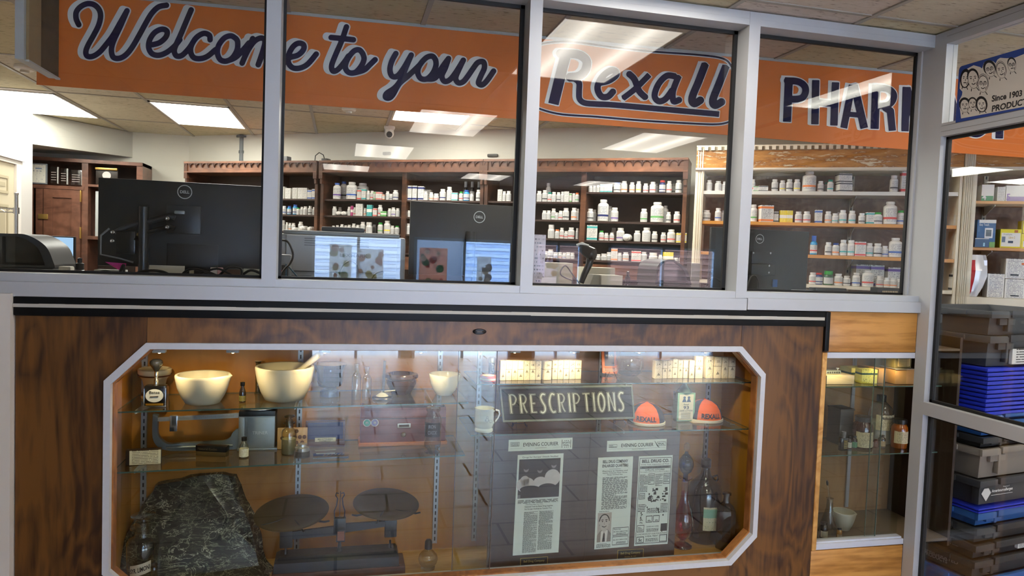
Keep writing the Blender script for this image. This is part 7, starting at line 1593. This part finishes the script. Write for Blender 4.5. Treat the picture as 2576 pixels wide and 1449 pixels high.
# ------------------------------------------------------------------ far left: bookcase with keepsakes
Yb = 4.40; RW = wood('office_bookcase', '#2e1a13', '#553527', '#78503e', (1.2, 1.2, 3), 4, .35, .3, .4)
bk_ = lambda px, py, Y=Yb: P(px, py, Y=Y)
x0, x1 = bk_(60, 600).x, bk_(357, 600).x; zt_, xm = 2.245, bk_(211, 590).x
t = thing('office_bookcase', 'reddish brown office bookcase with cupboard doors under the soffit at left', 'bookcase', ((x0+x1)/2, 4.56, 0))
mb = MB(); mb.box(x0, x1, Yb+.30, Yb+.32, 0, zt_); mb.box(x0, x0+.03, Yb, Yb+.30, 0, zt_).box(x1-.05, x1, Yb, Yb+.30, 0, zt_).box(xm-.02, xm+.03, Yb, Yb+.30, 0, zt_).box(x0, x1, Yb-.01, Yb+.30, zt_-.03, zt_); mb.build('carcass', RW, t, True, smooth=0)
zs_ = P(150, 467, Y=Yb).z
MB().box(x0, xm, Yb-.005, Yb+.30, zs_-.03, zs_).build('shelf', RW, t, True, smooth=0); MB().box(xm+.03, x1-.05, Yb, Yb+.30, 2.01, 2.03).build('shelf', RW, t, True, smooth=0); MB().box(xm+.03, x1-.05, Yb, Yb+.30, 1.545, 1.575).build('shelf', RW, t, True, smooth=0)
MB().box(xm+.03, x1-.05, Yb+.27, Yb+.30, 0, zt_).build('dark_back', mat('#2b1d1a', .6), t, True, smooth=0)
zd0, zd1, xd = .9, zs_-.035, bk_(111, 560).x
for a_, b_, nm in ((x0+.03, xd-.003, 0), (xd+.003, xm-.022, 1)):
    d = MB().box(a_, b_, Yb-.012, Yb+.006, zd0, zd1).build('cupboard_door', RW, t, True, smooth=0)
    mb = MB(); e = .07
    for q in ((a_, a_+e, zd0, zd1), (b_-e, b_, zd0, zd1), (a_+e, b_-e, zd1-e, zd1), (a_+e, b_-e, zd0, zd0+e)): mb.box(q[0], q[1], Yb-.024, Yb-.0125, q[2], q[3])
    mb.build('door_frame', RW, d, True, smooth=0)
lz = P(111, 545, Y=Yb).z; BRASS = mat('#c9a45a', .3, .8)
MB().bbox(xd-.035, xd+.04, Yb-.036, Yb-.025, lz-.022, lz+.022, .003).build('brass_latch', BRASS, t, True)
for z in (P(206, 494, Y=Yb).z, P(206, 586, Y=Yb).z): MB().bbox(xm-.026, xm-.016, Yb-.03, Yb-.005, z-.05, z+.05, .002).build('hinge', BRASS, t, True)
def shelf_prop(px0, px1, ptop, pb, Y, name, label, cat, m_, d=.02):
    a = P(px0, ptop, Y=Y); c = P(px1, pb, Y=Y); t = thing(name, label, cat, ((a.x+c.x)/2, Y, c.z)); w = (c.x-a.x)/2; h = a.z-c.z; MB().bbox(-w, w, 0, d, 0, h, .003).build('frame', m_, t); return t, w, h
t, w, h = shelf_prop(66, 118, 409, 463.5, 4.42, 'certificate_frame', 'framed certificate on the left bookcase shelf', 'picture frame', mat('#8f959a', .35, .3)); MB().box(-w*.88, w*.86, -.002, 0, h*.06, h*.94).build('certificate', printed('cert', '#e2dfd0', '#8a93a0', 9, 3, .5, fill=.4), t, smooth=0)
MB().box(-w*.1, w*.5, -.003, -.002, h*.72, h*.78).build('crest', mat('#7f93b5', .5), t, smooth=0)
for i, (a_, b_) in enumerate(((127, 146), (152, 170), (178, 208))):
    t, w, h = shelf_prop(a_, b_, 419+4*i, 462+2*i, 4.43, 'glass_award', 'upright clear glass award plaque, %s of three on the bookcase shelf' % ['left', 'middle', 'right'][i], 'award', gl('#b5a5a0', 1.5, 2.5)); MB().bbox(w*.8, w, -.004, .022, 0, h, .001).build('bright_edge', mat('#dcdcd8', .4), t)
    mb = MB(); [mb.box(-w*.8, w*.5, -.001, 0, h*(.2+.15*k), h*(.24+.15*k)) for k in range(4)]; mb.build('etching', mat('#a89c96', .5), t, smooth=0)
t, w, h = shelf_prop(241, 296, 421, 466, 4.46, 'picture_frame', 'small dark framed piece with a gilt top bar on the bookcase', 'picture frame', mat('#241a12', .4)); MB().bbox(-w, w, -.02, 0, h-.02, h, .004).build('gilt_bar', BRASS, t); MB().lathe([(.035, 0), (.035, .002), (0, .002)], 20, c=(0, 0, 0)).build('hidden_disc', mat('#cfc6c0', .5), t).rotation_euler = (PI/2, 0, 0)
t.children[-1].name = 'round_emblem'; t.children[-1].location = (-.0, -.003, h*.55)
t, w, h = shelf_prop(240, 252, 481, 600, 4.44, 'picture_frame', 'tall pale narrow frame half hidden behind the left monitor', 'picture frame', mat('#b5bab8', .5))
# pipe and conduit on the back wall
a = P(610, 350, Y=4.47); b = P(610, 415, Y=4.47); t = thing('conduit_pipe', 'grey vertical conduit pipe on the back wall above the bookcase', 'pipe', (a.x, 4.44, 2.2)); MB().tube([(0, 0, 0), (0, 0, ZC-2.2)], .022, 14).build('pipe', mat('#6f7678', .5), t); MB().tube([(0, 0, .19), (0, 0, .215)], .028, 14).tube([(0, 0, .335), (0, 0, .35)], .05, 14).build('collar', mat('#5d6466', .5), t)
# things on top of the bookcases
def ontop(px, w_, h_, label, name, cat, m_, back=.1, d=.06):
    p = P(px, 405, S=(SD[0]+DN.x*back, SD[1]+DN.y*back, SD[2])); t = thing(name, label, cat, (p.x, p.y, 2.2442), -.555); m = mpp(p); MB().bbox(-w_*m/2, w_*m/2, 0, d, 0, h_*m, .004).build('body', m_, t); return t, m
ontop(716, 14, 17, 'grey speaker-like box on the bookcase top beside the first mullion', 'small_speaker', 'speaker', mat('#5c5f60', .5))
t, m = ontop(815, 16, 8, 'black cable reel box on the bookcase top', 'cable_box', 'box', mat('#202020', .5), .03); MB().tube([(-.005, .02, .01), (-.02, .02, .055), (-.06, .02, .075), (-.095, .02, .05), (-.10, .02, .0)], .004, 8).build('loose_cable', BLACK, t)
for px, py, ln, lb in ((973, 386, 22, 'small dark bar mounted on the angled wall at left'), (1239, 391, 28, 'dark rounded sensor bar mounted on the angled wall')):
    p = P(px, py, S=(WS[0]-DN.x*.03, WS[1]-DN.y*.03, WS[2])); m = mpp(p); t = thing('wall_sensor', lb, 'sensor', p, -.555); MB().bbox(-ln*m/2, ln*m/2, -.01, .028, -4*m, 4*m, .010).build('body', mat('#3b3a35', .5), t)
for px, py0, py1, lb in ((874, 348, 404, 'thin grey wire running down the angled wall above the middle bookcase'), (1706, 345, 392, 'thin pale wire hanging on the angled wall near the cream unit')):
    o_ = (WS[0]-DN.x*.008, WS[1]-DN.y*.008, WS[2]); a = P(px, py0, S=o_); b = P(px-2, py1, S=o_); t = MB().tube([V((0, 0, 0)), b-a], .003, 6).build('wall_wire', mat('#8f8d84', .6)); t.location = a; t['label'] = lb; t['category'] = 'wire'
# wire rack at far left by the door
a = P(41, 488, Y=2.6); t = thing('wire_rack', 'chrome wire rack post and shelf rail in front of the door', 'rack', (a.x, 2.6, 0)); zr_ = P(41, 530, Y=2.6).z
MB().tube([(0, 0, 0), (0, 0, a.z)], .011, 12).lathe([(.013, 0), (.013, .012), (0, .016)], 12, c=(0, 0, a.z-.005)).build('post', CHROME, t)
mb = MB(); L_ = 1.0; mb.tube([(0, 0, zr_+.012), (-L_, 0, zr_+.012)], .004, 6).tube([(0, 0, zr_-.012), (-L_, 0, zr_-.012)], .004, 6); mb.tube([(-.02*k*1.6, 0, zr_+(.011 if k % 2 else -.011)) for k in range(31)], .0028, 5); mb.lathe([(.018, -.02), (.018, .02)], 12, c=(0, 0, zr_)); mb.build('shelf_rail', CHROME, t)
MB().tube([(-L_, 0, 0), (-L_, 0, a.z)], .011, 12).build('post', CHROME, t)
# ------------------------------------------------------------------ stacked totes behind the side partition
TG = mat('#3a3c40', .5, bump=.2, scale=120); TG2 = mat('#2b2d30', .5, bump=.2, scale=120); TB = mat('#2b5f9f', .45, bump=.2, scale=120); TBR = mat('#8b8176', .55, bump=.2, scale=120); LID = mat('#2036c4', .4, coat=.15)
CRX, CRY = 2.855, .02          # near vertical corner of the stack
TH = .17                        # turn of the stack
def tote(z0, h, m_, label, lift=.0, dx=0, W=.66, D=.44, handle=True, text_=False, sticker=False, open_=False, nest=.03):
    t = thing('plastic_tote', label, 'tote', (CRX+dx, CRY, z0), TH, None)
    tp = .02
    mb = MB()   # tapered open shell: outer, inner
    def ringpts(i, z, k): return [(k+i, k+i, z), (W-k-i, k+i, z), (W-k-i, D-k-i, z), (k+i, D-k-i, z)]
    o0, o1, i1, i0 = ringpts(0, .001, tp), ringpts(0, h, 0.004), ringpts(.006, h, 0.004), ringpts(.006, .008, tp)
    vs = o0+o1+i1+i0
    fs = [(3, 2, 1, 0)]+[(k, (k+1) % 4, 4+(k+1) % 4, 4+k) for k in range(4)]+[(4+k, 4+(k+1) % 4, 8+(k+1) % 4, 8+k) for k in range(4)]+[(8+k, 8+(k+1) % 4, 12+(k+1) % 4, 12+k) for k in range(4)]+[(12, 13, 14, 15)]
    mb.add(vs, fs); mb.build('shell', m_, t, smooth=0)
    mb = MB(); r0 = h-min(.030, h*.5)
    mb.bbox(-.014, .006, -.004, D+.004, r0, h+.002, .003); mb.bbox(W-.006, W+.014, -.004, D+.004, r0, h+.002, .003)
    for a, b in ((-.014, .11), (.13, .46), (.48, W+.014)): mb.bbox(a, b, -.016, .004, r0+(.004 if a == .13 else 0), h+.002+(.004 if a == .13 else 0), .003)
    mb.bbox(-.010, W+.01, D-.004, D+.012, r0, h+.002, .003)
    for yy in (.10, .28): mb.bbox(-.022, -.010, yy, yy+.09, r0+.006, h-.002, .002)
    mb.build('rim', m_, t)
    mb = MB(); mb.bbox(.112, .128, -.010, .012, min(.02, h*.2), h-.004, .002).bbox(.06, .17, -.006, .010, max(h-.062, h*.3), max(r0-.002, h*.45), .003); (mb if text_ != 'amer' else MB().bbox(.50, .60, -.006, .01, h*.5, h*.7, .003)).build('corner_rib', m_, t)
    if text_ == 'amer':
        f = .006
        flat_text(t, 'AmerisourceBergen', (.085, f-.012, h*.46), (.15, 0, 0), (0, 0, .018), INKW, .03); flat_text(t, 'Property of', (.165, f-.012, h*.63), (.045, 0, 0), (0, 0, .008), INKW)
        mb = MB(); mb.prism([(0, .032), (.018, .054), (.048, .054), (.066, .032), (.034, -.006)], (.012, f-.013, h*.24), (1, 0, 0), (0, 0, 1), (0, .001, 0)); mb.box(.082, .235, f-.0125, f-.0115, h*.38, h*.395); mb.build('logo', INKW, t, smooth=0)
        MB().bbox(.0, W-.05, -.0035, .03, .01, h*.80, .002).build('front_panel', m_, t)
    if text_ == 'side': 
        mb = MB(); vs, fs = text_mesh('REFRIGERATED', .03, 0); k = .010
        mb.add([(k-.006, D*.60-.19*a, h*.46+.018*b) for a, b in vs], fs); vs, fs = text_mesh('PRODUCTS', .03, 0); mb.add([(k-.006, D*.56-.12*a, h*.28+.018*b) for a, b in vs], fs); mb.build('lettering', mat('#8a8c8d', .5), t, smooth=0)
    if sticker: MB().box(*sticker[:2], -.009, .006, *sticker[2:]).build('shipping_label', printed('ship_label', '#dcdcd8', '#3a3c40', 6, 4, .4, fill=.6), t, smooth=0)
    return t
zc = lambda py: P(2495, py, Y=CRY).z
lv = [(1440, 'dark'),]
def z_of(py): return zc(py)
# (top pixel, next top pixel below) from the floor up
tote(.002, z_of(1449)-.004, TB, 'blue plastic tote at the bottom of the stack', W=.66)
stack = [(1495, 1449, TB, 'mid blue tote just under the three dark refrigerated totes', None, False), (1449, 1408, TG2, 'dark grey tote marked refrigerated products, lowest of the three', 'side', False), (1408, 1368, TG2, 'dark grey tote marked refrigerated products with small white sticker, middle of three', 'side', (.33, .42, .02, .045)),
         (1368, 1326, TG2, 'dark grey tote marked refrigerated products, top of the three', 'side', False), (1326, 1288, TB, 'blue tote under the bright blue lids', None, False)]
prev = .002
zs = {k: z_of(k) for k in (1495, 1449, 1408, 1368, 1326, 1288, 1207, 1129, 1100, 1062, 1045, 925, 846, 800)}
def tt(pb, pt, m_, label, **k): return tote(zs[pb]+.0015, zs[pt]-zs[pb]-.003, m_, label, **k)
COL.objects.unlink(COL.objects[-1]) if False else None
for o in [o for o in COL.objects if o.name.startswith('plastic_tote')]:
    for c in list(o.children): bpy.data.objects.remove(c)
    bpy.data.objects.remove(o)
tote(.002, zs[1449]-.02, TB, 'mid blue tote at the foot of the stack, under the refrigerated totes')
tote(zs[1449]-.014, zs[1408]-zs[1449]+.012, TG2, 'dark tote marked refrigerated products, lowest of the three', text_='side')
tt(1408, 1368, TG2, 'dark tote marked refrigerated products with a small white sticker, middle of the three', text_='side', sticker=(.30, .40, .022, .06))
tt(1368, 1326, TG2, 'dark tote marked refrigerated products, uppermost of the three', text_='side')
tt(1326, 1288, TB, 'blue tote directly under the pair of bright blue lids')
def lid(z, label, dx=0, dz=.012):
    t = thing('tote_lid', label, 'lid', (CRX+dx, CRY, z), TH, 'bright blue tote lids')
    W, D = .67, .45
    MB().bbox(-.012, .10, -.014, D, .001, dz-.002, .003).bbox(.095, .48, -.010, D, .001, dz-.003, .003).bbox(.475, W+.012, -.014, D, .001, dz-.002, .003).build('panel', LID, t)
    MB().bbox(-.018, W+.016, -.019, -.012, dz*.3, dz-.001, .001).bbox(-.020, -.012, -.014, D, dz*.3, dz-.001, .001).build('front_lip', LID, t); return t
lid(zs[1288]+.001, 'bright blue tote lid, lower of the pair under the dark amerisource tote'); lid(zs[1288]+.0145, 'bright blue tote lid, upper of the pair')
tote(zs[1288]+.028, zs[1207]-zs[1288]-.030, TG, 'dark grey tote with white diamond logo and lettering on its side', text_='amer')
tt(1207, 1129, TBR, 'brownish beige plastic tote in the lower half of the stack')
tt(1129, 1100, TG2, 'thin dark tote on top of the beige one, seen under the low rail', text_='side')
tt(1100, 1062, TB, 'mid blue tote seen just above the low rail, lower one')
tt(1062, 1045, TB, 'mid blue tote right under the pile of bright blue lids')
n = 11; dz = (zs[925]-zs[1045])/n
for i in range(n): lid(zs[1045]+dz*i+.0005, 'bright blue tote lid, %s from the bottom of the tall pile' % ORD[i], random.uniform(-.004, .004), dz-.001)
tote(zs[925]+.001, zs[846]-zs[925]-.002, TG, 'dark grey tote with a white shipping label, standing on the blue lids', sticker=(.16, .50, .012, .082))
tote(zs[846]+.001, zs[800]-zs[846]-.002+.03, TG, 'empty dark grey tote at the very top of the stack', dx=0)
# ------------------------------------------------------------------ Since 1903 sign inside the transom
Xs = XW-.004
sv_ = lambda px, py: P(px, py, X=Xs)
a = sv_(2404, 303); z0, z1 = 2.158, P(2430, 163, X=Xs).z; ya = a.y
t = thing('anniversary_sign', 'white sign with blue edge, eight sketched faces and the words Since 1903', 'sign', (Xs, ya-.4, z0))
y_end = -1.2
MB().prism([(0, 0), (-(y_end-ya), 0), (-(y_end-ya), z1-z0), (.012, z1-z0), (.004, z1-z0-.004), (0, z1-z0-.012)], (Xs, ya, z0), (0, -1, 0), (0, 0, 1), (.003, 0, 0)).build('board', mat('#1e3f8a', .4), t, True, smooth=0)
def sg(px, py, off=.001): p = P(px, py, X=Xs-off); return p
zsg = lambda x, y: (2400+x/8.523, 150+y/8.523)
mb = MB()
poly = [(150, 1262), (118, 1000), (110, 880), (170, 760), (180, 690), (120, 620), (130, 420), (200, 240), (420, 120), (560, 160), (600, 190), (640, 70), (760, 15), (850, 40), (890, 80), (930, 0), (990, -40), (1120, -30), (1300, -40), (1500, -120), (2600, -420), (2600, 700), (1500, 1010)]
mb.prism(poly, (0, 0, 0), (1, 0, 0), (0, 1, 0), (0, 0, .1)); n = len(poly)
tri = tessellate_polygon([[V((p[0], p[1], 0)) for p in poly]])
mb = MB().add([sg(*zsg(*p), .0008) for p in poly], [tuple(q) for q in tri]); ys_ = sg(*zsg(2450, 300)).y; mb.box(Xs-.0012, Xs-.0004, y_end+.01, ys_, z0+.012, z1-.020); mb.build('white_field', mat('#cfc9bf', .45), t, True, smooth=0)
ink, skin = MB(), MB()
def F(mbb, pts, off, w=None, close=False):
    pts = [zsg(*p) for p in pts]
    if w: ribbon(mbb, pts, w/8.523, lambda x, y: sg(x, y, off), rnd=False)
    else:
        tri = tessellate_polygon([[V((p[0], p[1], 0)) for p in pts]]); mbb.add([sg(*p, off) for p in pts], [tuple(q) for q in tri])
def face(cx, cy, rx, ry, tilt=0, hair='full', glasses=False, smile=1, k=0):
    o = .0010+.00004*k*3; rx *= 1.12; ry *= 1.12
    rot = lambda x, y: (cx+x*math.cos(tilt)-y*math.sin(tilt), cy+x*math.sin(tilt)+y*math.cos(tilt))
    ell = lambda ax, ay, sx, sy, n=18: [rot(ax+sx*math.cos(2*PI*i/n), ay+sy*math.sin(2*PI*i/n)) for i in range(n)]
    if hair == 'full': F(ink, ell(0, -ry*.25, rx*1.28, ry*1.05), o)
    if hair == 'long': F(ink, ell(0, -ry*.1, rx*1.35, ry*1.25), o)
    if hair == 'short': F(ink, ell(0, -ry*.35, rx*1.12, ry*.85), o)
    if hair == 'white': F(ink, ell(0, -ry*.12, rx*1.12, ry*1.1), o); F(skin, ell(0, -ry*.12, rx*1.05, ry*1.04), o+.00003)
    F(ink, ell(0, 0, rx*1.04, ry*1.04), o+.00004); F(skin, ell(0, ry*.03, rx*.96, ry*.97), o+.00008)
    for s in (-1, 1):
        F(ink, ell(s*rx*.42, -ry*.10, rx*.17, ry*.06, 10), o+.00012); F(ink, [rot(s*rx*.65, -ry*.26), rot(s*rx*.42, -ry*.32), rot(s*rx*.18, -ry*.26)], o+.00012, 7)
        if glasses: F(ink, ell(s*rx*.42, -ry*.08, rx*.32, ry*.19, 16)+[rot(s*rx*.42+rx*.32, -ry*.08)], o+.00014, 5)
    F(ink, [rot(rx*.02, -ry*.05), rot(rx*.14, ry*.22), rot(-rx*.05, ry*.25)], o+.00012, 5)
    F(ink, spline([rot(-rx*.35, ry*.45), rot(0, ry*(.45+.12*smile)), rot(rx*.38, ry*.42)], 4), o+.00012, 9); F(ink, [rot(rx*.7, ry*.3), rot(rx*.5, ry*.7)], o+.00012, 6)
    F(ink, [rot(-rx*.5, ry*1.0), rot(-rx*.6, ry*1.3)], o, 8); F(ink, [rot(rx*.5, ry*.95), rot(rx*.9, ry*1.3)], o, 8)
face(1240, 120, 75, 130, -.1, 'short', True, 0, 0); face(1010, 230, 90, 150, -.15, 'white', False, 1, 1); face(770, 210, 95, 140, -.25, 'full', True, 1, 2); face(240, 420, 75, 150, .1, 'long', False, 0, 3)
face(410, 420, 100, 175, -.1, 'short', False, 1, 4); face(620, 520, 95, 160, 0, 'white', True, 1, 5); face(230, 990, 85, 125, -.05, 'full', False, 0, 6); face(400, 950, 75, 110, -.1, 'short', False, 1.5, 7); face(590, 970, 85, 125, -.1, 'long', False, 1.3, 8)
skin.build('face_sketches', mat('#cfc9bf', .45), t, True, smooth=0)
def stext(s, c4, bold=.03):
    c = [zsg(*p) for p in c4]; vs, fs = text_mesh(s, bold, 0)
    ink.add([sg(c[0][0]+(c[1][0]-c[0][0])*u+(c[3][0]-c[0][0])*v, c[0][1]+(c[1][1]-c[0][1])*u+(c[3][1]-c[0][1])*v, .0016) for u, v in vs], fs)
stext('Since 1903', [(805, 910), (1455, 785), (1475, 640), (815, 770)]); stext('PRODUCT TESTED', [(805, 1125), (2150, 830), (2170, 640), (820, 985)])
ink.build('ink_lines', mat('#0e0d12', .5), t, True, smooth=0)
